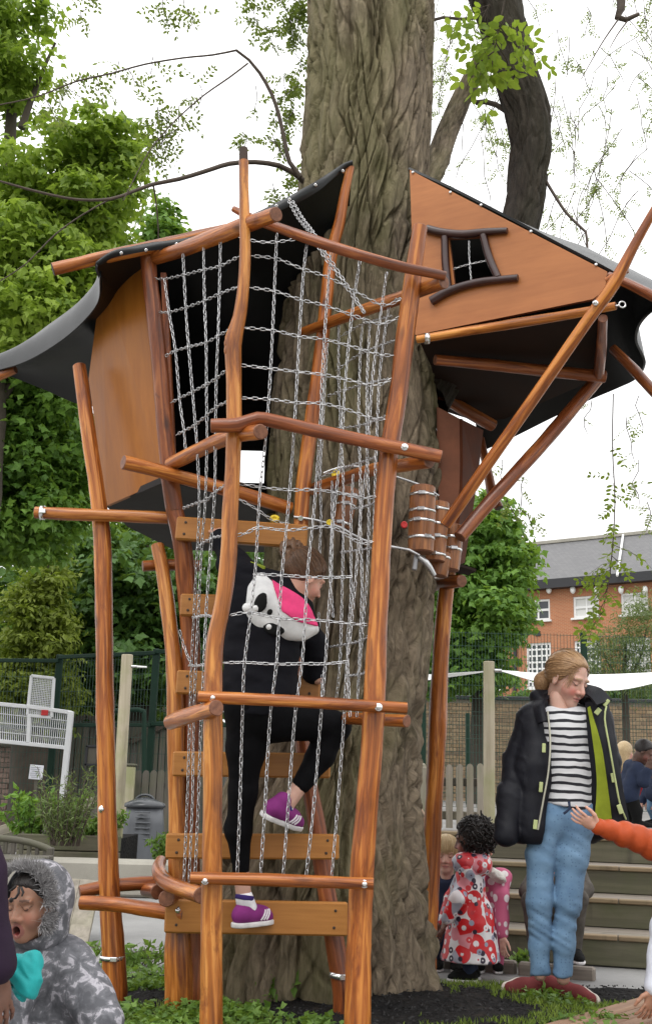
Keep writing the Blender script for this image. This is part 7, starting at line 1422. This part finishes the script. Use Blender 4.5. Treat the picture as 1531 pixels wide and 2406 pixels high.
lap = curve([W(1362, 1628, -0.02), W(1385, 1640, -0.10), W(1400, 1660, -0.14)], 12); lap2 = curve([W(1378, 1612, 0.02), W(1412, 1622, -0.06), W(1436, 1648, -0.11)], 12); Gp = lap[None]*(1-t)+lap2[None]*t; Geo().sheet(Gp, -0.01).obj('collar', M['navy'], jk)

# ---- girl in black climbing the ladder, seen from behind
KY = 4.55; W = lambda x, y, dy=0.0: P(x, y, KY+dy); u4 = pxm(KY)
cl = thing('person', 'girl in black with a panda hood and purple shoes climbing the plank ladder', 'person', W(590, 2190, 0.2))
g = Geo(); hc = W(712, 1358, 0.02); Rc = add_head(g, hc, (0.80, 0.52, -0.42), (0.36, 0.1, 1.0), 1.0, *SK['fair'], h=0.0042, fl=0.5, neck=W(655, 1450, -0.02))
core = lambda p: np.minimum.reduce([rc(p, W(630, 1420), W(605, 1640), 0.09, 0.09), chain(p, [W(590, 1650), W(572, 1850, 0.06), W(566, 2050, 0.12)], [0.05, 0.04, 0.028]), chain(p, [W(566, 2050, 0.12), W(576, 2130, 0.14)], [0.033, 0.031]), chain(p, [W(655, 1680), W(785, 1706, 0.1), W(708, 1842, 0.08)], [0.05, 0.04, 0.03]), chain(p, [W(712, 1835, 0.085), W(668, 1900, 0.06)], [0.034, 0.031])])
lo, hi = bounds([W(520, 1400), W(800, 2140, 0.2)], 0.12); V, Q = sdf(core, lo, hi, 0.011); g.add(V, [Q], 0, True, None, 0, np.tile(np.array([*SK['pale'][0], 1.0]), (len(V), 1)))
add_hand(g, W(520, 1268, 0.10), nrm(W(505, 1232, 0.2)-W(520, 1268, 0.10)), np.array([1.0, 0, 0.2]), np.array([0, -1.0, 0.5]), 0.17, SK['fair'][0], curl=0.7); add_hand(g, W(735, 1590, 0.20), nrm([-0.5, 0.4, 0.25]), np.array([0, 0, 1.0]), np.array([0.5, 0.4, 0.5]), 0.17, SK['fair'][0], curl=0.7); g.obj('body', M['skin'], cl)
def bun(p, d):
    q = p-np.array([-0.045, -0.085, 0.085], np.float32); r = np.linalg.norm(q, axis=1); return smin(d, r-0.050+0.010*np.sin(q[:, 0]*150+q[:, 2]*120)*np.cos(q[:, 1]*130), 0.012)
hrc = hair_cap(hc, Rc, 1.0, 'hair', 'hair_brown', cl, 'back', 0.0045, bun, 0.011, 0.003); strands(hc, Rc, 1.0, [(0.086*math.sin(a), 0.012+0.055*math.cos(a), 0.03+0.055*math.cos(a)-0.05*abs(math.sin(a))+0.006*rng.normal()) for a in np.linspace(-2.2, 2.2, 200)], (-0.02, -0.08, 0.085), 0.0016, 'hair_brown', hrc, 0.012)
def hoodie(p):
    d = smin(rc(p, W(578, 1370, 0.0), W(580, 1640), 0.085, 0.105), rc(p, W(668, 1405, 0.02), W(640, 1640), 0.078, 0.095), 0.12); d = smin(d, rc(p, W(630, 1420, 0), W(612, 1640), 0.12, 0.12, (1, 1.1, 1)), 0.06); d = smin(d, rc(p, W(640, 1400), W(668, 1436), 0.085, 0.085), 0.04)
    d = smin(d, chain(p, [W(570, 1365), W(545, 1320, 0.05), W(520, 1270, 0.10)], [0.072, 0.058, 0.048], 0.04), 0.04); d = smin(d, chain(p, [W(690, 1420, 0.04), W(735, 1520, 0.14), W(738, 1580, 0.2)], [0.068, 0.056, 0.046], 0.04), 0.04)
    return smax(d, W(0, 1668)[2]-p[:, 2], 0.012)+wrk(p, 0.014, 8, 14)+0.010*fbm(np.stack([p[:, 0]*7+p[:, 2]*10, p[:, 1]*7, p[:, 2]*24], 1), 2)
lo, hi = bounds([W(490, 1240, -0.1), W(770, 1680, 0.25)], 0.1); sobj('hoodie', hoodie, lo, hi, 0.008, 'hoodie', cl)
def legg(p):
    d = chain(p, [W(586, 1660), W(578, 1760, 0.03), W(571, 1860, 0.06), W(560, 1950, 0.09), W(566, 2044, 0.12)], [0.098, 0.076, 0.056, 0.051, 0.035], 0.03); d = smin(d, chain(p, [W(650, 1690), W(720, 1692, 0.05), W(788, 1708, 0.1), W(752, 1775, 0.1), W(709, 1842, 0.08)], [0.095, 0.079, 0.060, 0.054, 0.041], 0.03), 0.04); d = smin(d, rc(p, W(590, 1650), W(645, 1655), 0.104, 0.104), 0.05); return d+wrk(p, 0.006, 12, 20)
lo, hi = bounds([W(520, 1640, -0.1), W(800, 2055, 0.2)], 0.12); sobj('leggings', legg, lo, hi, 0.0075, 'black_knit', cl)
for an_, heel, toe in ((W(574, 2112, 0.13), W(564, 2178, 0.12), W(632, 2168, 0.24)), (W(668, 1898, 0.06), W(628, 1922, 0.02), W(692, 1944, 0.16))):
    sh_ = shoe(cl, heel, toe, an_, 0.96, 'purple_suede', 'sole', 'stripe_w', 'purple_suede', h=0.004); upv = nrm(an_-heel); c = heel+(an_-heel)*0.62+nrm(toe-heel)*0.03
    sobj('sock', lambda p: rc(p, c-upv*0.01, an_+upv*0.0, 0.041, 0.036)+wrk(p, 0.003, 20, 40), *bounds([c, an_], 0.06), 0.005, 'sock', cl); sobj('sock_rim', lambda p: smax(rc(p, an_-upv*0.004, an_+upv*0.010, 0.039, 0.038), np.abs((p-an_.astype(np.float32))@upv.astype(np.float32)-0.004)-0.010, 0.003), *bounds([an_], 0.06), 0.0045, 'indigo', cl)
    hp = heel+upv*0.052-nrm(toe-heel)*0.012; sobj('heel_patch', lambda p: el(p, hp, (0.025, 0.027, 0.020)), *bounds([hp], 0.03), 0.004, 'sole', sh_)
# hood: white back with dark eye patches and round ears, pink inside
def hood(p):
    c = W(662, 1438, -0.075); a = nrm(W(745, 1478)-W(590, 1378)); R = np.stack([a, [0, 1, 0], np.cross(a, [0, 1, 0])], 1); d = el(p, c, (0.158, 0.070, 0.092), R); d = smin(d, el(p, W(612, 1415, -0.075), (0.048, 0.05, 0.115)), 0.05); d = smin(d, el(p, W(735, 1478, -0.05), (0.035, 0.05, 0.03)), 0.03); return d+0.022*fbm(np.stack([p[:, 0]*9+p[:, 2]*5, p[:, 1]*6, p[:, 2]*9], 1), 2)
hdp = sobj('hood', hood, *bounds([W(560, 1330, -0.2), W(760, 1510, 0.05)], 0.05), 0.006, 'white_cloth', cl)
def pinkf(p):
    pl_ = [W(636, 1352), W(700, 1372), W(726, 1405), W(748, 1480), W(700, 1472), W(665, 1450), W(648, 1400)]; q = p[:, [0, 2]]; poly = np.array([[v[0], v[2]] for v in pl_]); n = len(poly); dm = np.full(len(q), 1e9, np.float32); ins = np.zeros(len(q), bool)
    for i in range(n):
        a, b = poly[i], poly[(i+1) % n]; e = b-a; w = q-a; tt = np.clip((w@e)/(e@e), 0, 1); dm = np.minimum(dm, np.linalg.norm(w-tt[:, None]*e, axis=1)); c1 = ((a[1] <= q[:, 1]) & (b[1] > q[:, 1])) | ((b[1] <= q[:, 1]) & (a[1] > q[:, 1])); xi = a[0]+(q[:, 1]-a[1])/(b[1]-a[1]+1e-12)*e[0]; ins ^= c1 & (q[:, 0] < xi)
    return np.maximum(np.where(ins, -dm, dm), hood(p)-0.006)
sobj('hood_lining', lambda p: smax(pinkf(p), p[:, 1]-(KY-0.06), 0.004), *bounds([W(630, 1345, -0.22), W(755, 1490, -0.02)], 0.03), 0.005, 'pink_cloth', hdp)
def onhood(px, py):
    d = ray(px, py); ts = np.linspace(4.2, 4.7, 300)/d[1]; q = CAM+d*ts[:, None]; v = hood(q.astype(np.float32)); i = np.argmax(v < 0) if (v < 0).any() else 100; return q[i]
for x, y, rx, rz, a, nm, m, dp in ((613, 1416, 15, 24, 0.35, 'eye_patch', 'black_felt', 0.012), (643, 1475, 26, 17, 0.3, 'eye_patch', 'black_felt', 0.012), (602, 1430, 8, 10, 0, 'eye_shine', 'white_cloth', 0.020), (632, 1474, 8, 8, 0, 'eye_shine', 'white_cloth', 0.020), (634, 1438, 6, 8, 0.6, 'nose_patch', 'black_felt', 0.012)):
    q = onhood(x, y); Geo().ell(q+np.array([0, 0.001, 0]), (rx*u4, dp, rz*u4), roty(a)).obj(nm, M[m], hdp)
for x, y in ((580, 1428), (636, 1498)): q = onhood(x+8, y-8); sobj('hood_ear', lambda p: el(p, W(x, y, q[1]-KY+0.0), (11*u4, 0.016, 11*u4)), *bounds([W(x, y, q[1]-KY)], 0.03), 0.005, 'white_cloth', hdp)
Geo().box(W(604, 1330, -0.03), (0.07, 0.02, 0.018), roty(0.3), 0.004).obj('hair_tie', M['lining'], cl)

# ---- child in a fur-trimmed hood at the lower left
HY = 3.25; W = lambda x, y, dy=0.0: P(x, y, HY+dy); u3 = pxm(HY)
kid = thing('person', 'child in a grey blotched coat with a fur hood, eyes shut and mouth open', 'person', np.array([*W(110, 2406)[:2], -0.45]))
g = Geo(); hc = W(78, 2126, 0.02); Rk = add_head(g, hc, (-0.40, -0.90, -0.08), (-0.05, 0, 1.0), 0.86, *SK['tan'], h=0.003, open_mouth=True, fl=0.25, kid=True, neck=W(95, 2240, 0.08)); gz = -0.45
core = lambda p: np.minimum.reduce([rc(p, W(115, 2260, 0.1), (W(120, 2400)[0], HY+0.1, 0.0), 0.07, 0.07)]+[chain(p, [(W(120, 2400)[0]+s*0.07, HY+0.1, 0.02), (W(120, 2400)[0]+s*0.07, HY+0.08, -0.2), (W(120, 2400)[0]+s*0.07, HY+0.1, -0.40)], [0.04, 0.035, 0.03]) for s in (-1, 1)]); lo, hi = bounds([W(60, 2250), (W(180, 2400)[0], HY+0.1, -0.42)], 0.12); V, Q = sdf(core, lo, hi, 0.02); g.add(V, [Q], 0, True, None, 0, np.tile(np.array([*SK['tan'][0], 1.0]), (len(V), 1)))
wk = W(262, 2432, -0.06); add_hand(g, W(244, 2404, -0.04), nrm(wk-W(225, 2380)), np.array([-0.6, -0.6, 0.3]), np.array([0.5, -0.5, 0.6]), 0.125, SK['tan'][0], curl=0.4); g.obj('body', M['skin'], kid)
hair_cap(hc, Rk, 0.86, 'hair', 'hair_black', kid, 'back', 0.004, None, 0.006, 0.004, hl=0.070)
g = Geo(); qs = [((-0.010, 0.085, 0.066), (-0.020, 0.097, 0.050), (-0.012, 0.102, 0.036), (0.004, 0.103, 0.032)), ((-0.02, 0.085, 0.066), (-0.034, 0.092, 0.052), (-0.030, 0.095, 0.040)), ((0.0, 0.085, 0.07), (0.008, 0.096, 0.06), (0.02, 0.094, 0.056))]
for q in qs: g.tube([(np.array(x)*0.86) @ Rk.T+hc for x in q], [0.0035]*(len(q)-1)+[0.002], 6, 0.01)
e_ = (np.array((0.004, 0.104, 0.030))*0.86) @ Rk.T+hc; g.ell(e_, (0.006, 0.005, 0.007)); g.obj('curl', M['hair_black'], kid, kind='stuff')
ear_ = (np.array((0.080, 0.0, -0.030))*0.86) @ Rk.T+hc; Geo().ell(ear_, (0.0035, 0.0035, 0.0035)).obj('ear_stud', M['steel_b'], kid)
def hoodk(p):
    q = (p-hc.astype(np.float32)) @ Rk.astype(np.float32)/0.86; d = el(q, (0.0, -0.035, 0.015), (0.109, 0.118, 0.123)); d = smin(d, el(q, (0.015, -0.04, -0.10), (0.100, 0.095, 0.065)), 0.05); inn_ = el(q, (-0.004, 0.02, 0.0), (0.087, 0.16, 0.105)); d = smax(d, -inn_, 0.015); d = smax(d, q[:, 1]-0.062+0.1*np.abs(q[:, 2]), 0.012); return d*0.86
hk = sobj('hood', hoodk, *bounds([hc], 0.17), 0.006, 'blotch', kid)
# fur: many short tapered strands round the hood opening
th = np.linspace(-0.35*math.pi, 1.15*math.pi, 7000); rr_ = rng.random(7000); ring = np.stack([0.099*np.cos(th)+0.004, 0.040+0.012*np.sin(2*th)+(rr_-0.5)*0.050, 0.118*np.sin(th)+0.004-0.02*(np.sin(th) < 0)], 1)*(1-0.10*(rr_[:, None]-0.35)*np.array([1, 0, 1])); dirv = np.stack([np.cos(th)*1.0, 0.55+0*th, np.sin(th)*1.0], 1)+rng.normal(size=(7000, 3))*0.5; dirv /= np.linalg.norm(dirv, axis=1)[:, None]; L = 0.018+0.020*rng.random(7000); sd_ = np.cross(dirv, rng.normal(size=(7000, 3))); sd_ /= np.linalg.norm(sd_, axis=1)[:, None]; bend = rng.normal(size=(7000, 3))*0.006
Vf = np.stack([ring+sd_*0.0014, ring-sd_*0.0014, ring+dirv*(L*0.6)[:, None]-sd_*0.0008+bend*0.4, ring+dirv*(L*0.6)[:, None]+sd_*0.0008+bend*0.4, ring+dirv*L[:, None]+bend], 1).reshape(-1, 3); o = np.arange(7000)[:, None]*5
g = Geo(); g.add((Vf*0.86) @ Rk.T+hc, [o+np.array([[0, 1, 2, 3]]), o+np.array([[3, 2, 4]])], 0, False, np.repeat(rng.random((7000, 3)), 5, 0), 0); g.obj('fur_trim', M['fur'], hk, kind='stuff')
def coatk(p):
    d = smin(rc(p, W(62, 2262, 0.08), (W(62, 2400)[0], HY+0.08, 0.0), 0.075, 0.10), rc(p, W(150, 2262, 0.10), (W(170, 2400)[0], HY+0.1, 0.0), 0.075, 0.10), 0.08); d = smin(d, chain(p, [W(165, 2275, 0.06), W(212, 2345, 0.02), W(245, 2408, -0.04)], [0.068, 0.062, 0.054], 0.03), 0.03); d = smin(d, chain(p, [W(60, 2275, 0.04), W(30, 2340, -0.04), W(20, 2400, -0.08)], [0.066, 0.06, 0.05], 0.03), 0.03); d = smin(d, rc(p, W(95, 2240, 0.08), W(110, 2262, 0.08), 0.062, 0.08), 0.04); return smax(d, -0.12-p[:, 2], 0.01)+wrk(p, 0.012, 16, 16)
sobj('coat', coatk, *bounds([W(0, 2210, -0.1), (W(260, 2400)[0], HY+0.2, -0.15)], 0.1), 0.008, 'blotch', kid)
sobj('trousers', lambda p: np.minimum.reduce([chain(p, [(W(120, 2400)[0]+s*0.07, HY+0.1, 0.02), (W(120, 2400)[0]+s*0.07, HY+0.08, -0.2), (W(120, 2400)[0]+s*0.07, HY+0.1, -0.40)], [0.075, 0.06, 0.05]) for s in (-1, 1)])+wrk(p, 0.006), *bounds([(W(120, 2400)[0], HY+0.1, 0), (W(120, 2400)[0], HY+0.1, -0.4)], 0.16), 0.012, 'denim_d', kid)
for s in (-1, 1): q = np.array([W(120, 2400)[0]+s*0.07, HY+0.1, -0.45]); shoe(kid, q, q+np.array([-0.03, -0.14, 0]), q+np.array([0, 0, 0.08]), 0.8, 'black_felt', 'sole', h=0.008)
# teal bundle in front of the child
tb_ = thing('cloth_bundle', 'bright teal crumpled cloth bundle held in front of the hooded child', 'cloth', W(52, 2345, -0.35)); TYb = HY-0.32; Wt = lambda x, y, dy=0: P(x, y, TYb+dy)
def tealf(p):
    q = p-Wt(52, 2280).astype(np.float32); fold = 0.030*np.abs(fbm(np.stack([q[:, 0]*26+q[:, 2]*24, q[:, 1]*14, q[:, 2]*12], 1), 2))+0.002*np.sin(q[:, 0]*120+q[:, 2]*90+4*fbm(p*8, 2)); d = smin(el(p, Wt(48, 2276), (0.050, 0.04, 0.040)), el(p, Wt(62, 2318), (0.036, 0.04, 0.046), roty(0.5)), 0.02); d = smin(d, el(p, Wt(82, 2262), (0.022, 0.03, 0.03)), 0.015); return d+fold
sobj('cloth', tealf, *bounds([Wt(52, 2285)], 0.11), 0.0045, 'teal', tb_)
# adult in a plum coat at the left edge (mostly outside the frame)
AY = 2.75; W = lambda x, y, dy=0.0: P(x, y, AY+dy); cx_ = W(-230, 2100)[0]
figure('adult in a dark plum coat, only an arm showing at the left edge', 'person', ((cx_, AY+0.05, 1.16), (0.2, 1, 0), (0, 0, 1), 1.0), ((cx_-0.16, AY+0.02, 0.93), (cx_+0.13, AY, 0.80)), ((cx_-0.22, AY, 0.66), W(-56, 2060)), ((cx_-0.22, AY-0.08, 0.42), W(-14, 2270, 0.02)), ((cx_-0.09, AY, 0.38), (cx_+0.09, AY, 0.38)), ((cx_-0.09, AY, -0.02), (cx_+0.09, AY, -0.02)), ((cx_-0.09, AY, -0.37), (cx_+0.09, AY, -0.37)), ((0, 1, 0), (0.2, 1, 0)), 'plum', 'denim_d', 'black_felt', 'brown', 'hair_black', 1.0, 0.011, 0.009, 0.058, style='long')

# ---- children at the foot of the steps
def kid_std(label, px, py_head, py_foot, Y, z0, fwd, top, legs, skin, hair, hs=0.85, style='short', k=0.62, skirt=None, arms=None, group=None, hair_kw=None, headpx=None, bend=0.0, hh=0.006, h=0.010, fat=1.0):
    hd_ = P(headpx if headpx else px, py_head, Y); b = P(px, py_foot, Y); x, zt = b[0], hd_[2]-0.12*hs; f = nrm(np.asarray(fwd, float)*np.array([1, 1, 0])); s = np.array([f[1], -f[0], 0]); zs = zt-0.035; zh = z0+(zs-z0)*0.55; zk = z0+(zs-z0)*0.30; za = z0+0.07*k; xs_ = (hd_[0]+x)/2; w = 0.155*k*1.05
    sh = [np.array([xs_, Y, zs])-s*w+f*bend*0.5, np.array([xs_, Y, zs])+s*w+f*bend*0.5]; hp = [np.array([x, Y, zh])-s*0.075*k, np.array([x, Y, zh])+s*0.075*k]; kn = [q*np.array([1, 1, 0])+np.array([0, 0, zk])+f*0.02 for q in hp]; an = [q*np.array([1, 1, 0])+np.array([0, 0, za]) for q in hp]
    if arms is None: el_ = [sh[i]+np.array([0, 0, -0.22*k])+(s*(-1 if i == 0 else 1))*0.05*k for i in (0, 1)]; wr = [el_[i]+f*0.10*k+np.array([0, 0, -0.17*k]) for i in (0, 1)]
    else: el_, wr = arms
    return figure(label, 'person', (hd_, fwd, (0, 0, 1), hs), sh, el_, wr, hp, kn, an, (f, f), top, legs, 'black_felt', skin, hair, k, h, hh, 0.058, skirt=skirt, style=style, hair_kw=hair_kw, fat=fat)
RY = 5.82; W = lambda x, y, dy=0.0: P(x, y, RY+dy)
def afro(p, d): return smin(d, el(p, (-0.035, -0.055, 0.020), (0.078, 0.085, 0.085)), 0.03)
rt, RR_ = kid_std('small child in a red and white flower print raincoat, dark curly hair', 1106, 1975, 2272, RY, 0.0, (-0.92, 0.25, -0.12), 'floral', 'denim_d', 'deep', 'hair_black', 0.86, 'back', 0.62, (0.20, 0.150), ([W(1062, 2110, 0.1), W(1074, 2110, -0.12)], [W(1042, 2165, 0.08), W(1050, 2160, -0.1)]), hair_kw={'extra': afro, 'amp': 0.016, 'thick': 0.018}, hh=0.004, h=0.0075, fat=1.3)
hdc = P(1106, 1975, RY); g = Geo()
for k in range(420):                                  # separate curls standing off the hair
    d = nrm(rng.normal(size=3)); q = np.array([-0.03, -0.045, 0.025])+d*np.array([0.098, 0.105, 0.105])
    if q[1] > 0.045 and q[2] < 0.07: continue
    c0 = (q*0.86) @ RR_.T+hdc; a = rng.normal(size=3)*0.012; g.tube([c0, c0+d@RR_.T*0.007+a*0.8, c0+d@RR_.T*0.011-a*0.3, c0+d@RR_.T*0.004+a[::-1]*0.8], [0.0042]*4, 4, 0.02)
g.obj('curls', M['hair_black'], rt, kind='stuff')
sobj('hood', lambda p: smin(el(p, W(1108, 2032, -0.05), (0.100, 0.085, 0.060), roty(0.15)), el(p, W(1128, 2018, -0.03), (0.05, 0.06, 0.055)), 0.03)+wrk(p, 0.010, 16, 16), *bounds([W(1102, 2030, -0.04)], 0.16), 0.0065, 'floral', rt)
ft, _ = kid_std('small child with a fair fringe peeping past the flower raincoat', 1050, 2010, 2268, 6.15, 0.0, (-0.15, -1, -0.05), 'denim_d', 'denim_d', 'pale', 'hair_blond', 0.82, 'fringe', 0.6, headpx=1047, hh=0.0042)
kid_std('small boy in a blue coat half hidden by the trunk', 972, 1936, 2240, 6.5, 0.0, (0.5, 0.8, 0), 'blue_coat', 'denim_d', 'pale', 'hair_fair', 0.82, 'short', 0.64)
pt, _ = kid_std('small child in a pink dotted coat behind the flower raincoat', 1148, 1998, 2250, 6.08, 0.0, (0.1, 1, 0), 'pink_dots', 'pink_dots', 'pale', 'hair_brown', 0.8, 'short', 0.62, None, ([P(1125, 2110, 6.1), P(1176, 2105, 6.0)], [P(1120, 2160, 6.1), P(1180, 2195, 5.95)]), headpx=1128)
sobj('fur_collar', lambda p: el(p, P(1166, 2058, 6.0), (0.055, 0.05, 0.030), roty(0.5))+0.010*fbm(p*60, 2), *bounds([P(1166, 2058, 6.0)], 0.09), 0.006, 'fur_white', pt)
# seated child behind the jeans, only knees and elbows show
SY = 6.02; W = lambda x, y, dy=0.0: P(x, y, SY+dy)
figure('child in grey brown clothes sitting on the steps behind the blue jeans', 'person', (W(1312, 1985, 0.1), (0, -1, 0), (0, 0, 1), 0.85), (W(1268, 2040, 0.1), W(1352, 2040, 0.1)), (W(1238, 2095, 0.0), W(1374, 2092, 0.0)), (W(1262, 2120, -0.12), W(1345, 2120, -0.12)), (W(1285, 2140, 0.12), W(1335, 2140, 0.12)), (W(1246, 2118, -0.12), W(1360, 2112, -0.12)), (W(1256, 2232, -0.1), W(1350, 2232, -0.1)), ((0, -1, 0), (0, -1, 0)), 'camo', 'camo', 'black_felt', 'fair', 'hair_brown', 0.72, 0.011, 0.008, 0.055, style='short')
# ---- children in the yard
kid_std('fair haired child in a red top standing in the yard', 1468, 1768, 1915, 11.5, YZ, (0.7, 0.7, 0), 'red_top', 'denim_d', 'pale', 'hair_blond', 0.9, 'long', 0.8, hh=0.010, h=0.016)
NY = 10.6; W = lambda x, y, dy=0.0: P(x, y, NY+dy); zf_ = YZ+0.05
figure('child in dark clothes bending forward at the right edge of the yard', 'person', (W(1512, 1768, -0.05), (0.7, -0.3, -0.55), (0.3, 0, 1), 0.95), (W(1478, 1800, 0.1), W(1500, 1808, -0.12)), (W(1492, 1832, 0.05), W(1512, 1838, -0.2)), (W(1512, 1812, 0.0), W(1520, 1812, -0.22)), (W(1466, 1868, 0.06), W(1478, 1868, -0.08)), (W(1476, 1905, 0.06), W(1494, 1905, -0.08)), (np.array([*W(1474, 1930, 0.06)[:2], zf_]), np.array([*W(1496, 1930, -0.08)[:2], zf_])), ((1, -0.3, 0), (1, -0.3, 0)), 'denim_d', 'black_felt', 'black_felt', 'deep', 'hair_black', 0.88, 0.014, 0.009, 0.055, style='short')
kid_std('child in blue jeans cut off by the right edge of the picture', 1545, 1770, 1930, 10.9, YZ, (-1, -0.2, 0), 'denim_d', 'jeans', 'fair', 'hair_brown', 0.9, 'short', 0.8, hh=0.010, h=0.016)
# ---- orange sleeve and pale sleeve reaching in from the right
OY = 4.62; W = lambda x, y, dy=0.0: P(x, y, OY+dy); bxo = W(1690, 2100)[0]
oe = [W(1412, 1946, -0.02), W(1470, 1962, 0.0), W(1550, 1992, 0.03), W(1640, 2030, 0.08)]
def puff(p, i):
    if i == 1: return chain(p, [np.array([bxo+0.14, OY+0.1, W(0, 2040)[2]]), np.array([bxo+0.2, OY, W(0, 2150)[2]]), np.array([bxo+0.2, OY-0.1, W(0, 2250)[2]])], [0.06, 0.055, 0.045])
    ax_ = nrm(oe[2]-oe[0]); s = (p-oe[0].astype(np.float32))@ax_.astype(np.float32); d = chain(p, oe, [0.036, 0.048, 0.060, 0.075], 0.02); return d-0.0075*np.abs(np.sin(s*math.pi/0.062))+0.004
ot, _ = figure('child in an orange puffer jacket reaching in from the right edge', 'person', ((bxo, OY+0.12, W(0, 1905)[2]), (-1, 0, 0), (0, 0, 1), 0.95), (oe[3], np.array([bxo+0.14, OY+0.1, W(0, 2040)[2]])), (oe[2], np.array([bxo+0.2, OY, W(0, 2150)[2]])), (oe[0], np.array([bxo+0.2, OY-0.1, W(0, 2250)[2]])), (np.array([bxo-0.07, OY+0.1, 0.42]), np.array([bxo+0.07, OY+0.1, 0.42])), (np.array([bxo-0.07, OY+0.1, 0.20]), np.array([bxo+0.07, OY+0.1, 0.20])), (np.array([bxo-0.07, OY+0.1, 0.05]), np.array([bxo+0.07, OY+0.1, 0.05])), ((-1, 0, 0), (-1, 0, 0)), 'orange', 'denim_d', 'black_felt', 'fair', 'hair_brown', 0.8, 0.0075, 0.0045, 0.07, sleeve_fn=puff, style='short', hands=((np.array([0, -0.5, 0.8]), np.array([0.1, -1.0, 0.3]), nrm(W(1355, 1918, -0.03)-oe[0])), 1))
PY2 = 4.45; W = lambda x, y, dy=0.0: P(x, y, PY2+dy); bxp = W(1700, 2200)[0]
pe = [W(1610, 2080, 0.05), W(1562, 2180, 0.02), W(1540, 2318, -0.02)]
figure('child with a pale grey sleeve leaning a hand on the deck boards', 'person', ((bxp-0.05, PY2, W(0, 1950)[2]), (-0.9, -0.3, -0.3), (0, 0, 1), 0.95), (pe[0], np.array([bxp+0.08, PY2+0.1, W(0, 2080)[2]])), (pe[1], np.array([bxp+0.12, PY2, W(0, 2200)[2]])), (pe[2], np.array([bxp+0.10, PY2-0.12, W(0, 2260)[2]])), (np.array([bxp-0.02, PY2-0.2, 0.05]), np.array([bxp+0.12, PY2-0.2, 0.05])), (np.array([bxp-0.03, PY2-0.3, -0.18]), np.array([bxp+0.12, PY2-0.3, -0.18])), (np.array([bxp-0.03, PY2-0.32, -0.40]), np.array([bxp+0.12, PY2-0.32, -0.40])), ((-1, 0, 0), (-1, 0, 0)), 'pale_knit', 'denim_d', 'black_felt', 'tan', 'hair_black', 0.8, 0.009, 0.006, 0.062, style='short', hands=((np.array([-0.9, -0.3, 0.1]), np.array([-0.2, -1.0, 0.2]), nrm(W(1512, 2392, -0.02)-pe[2])), 1))
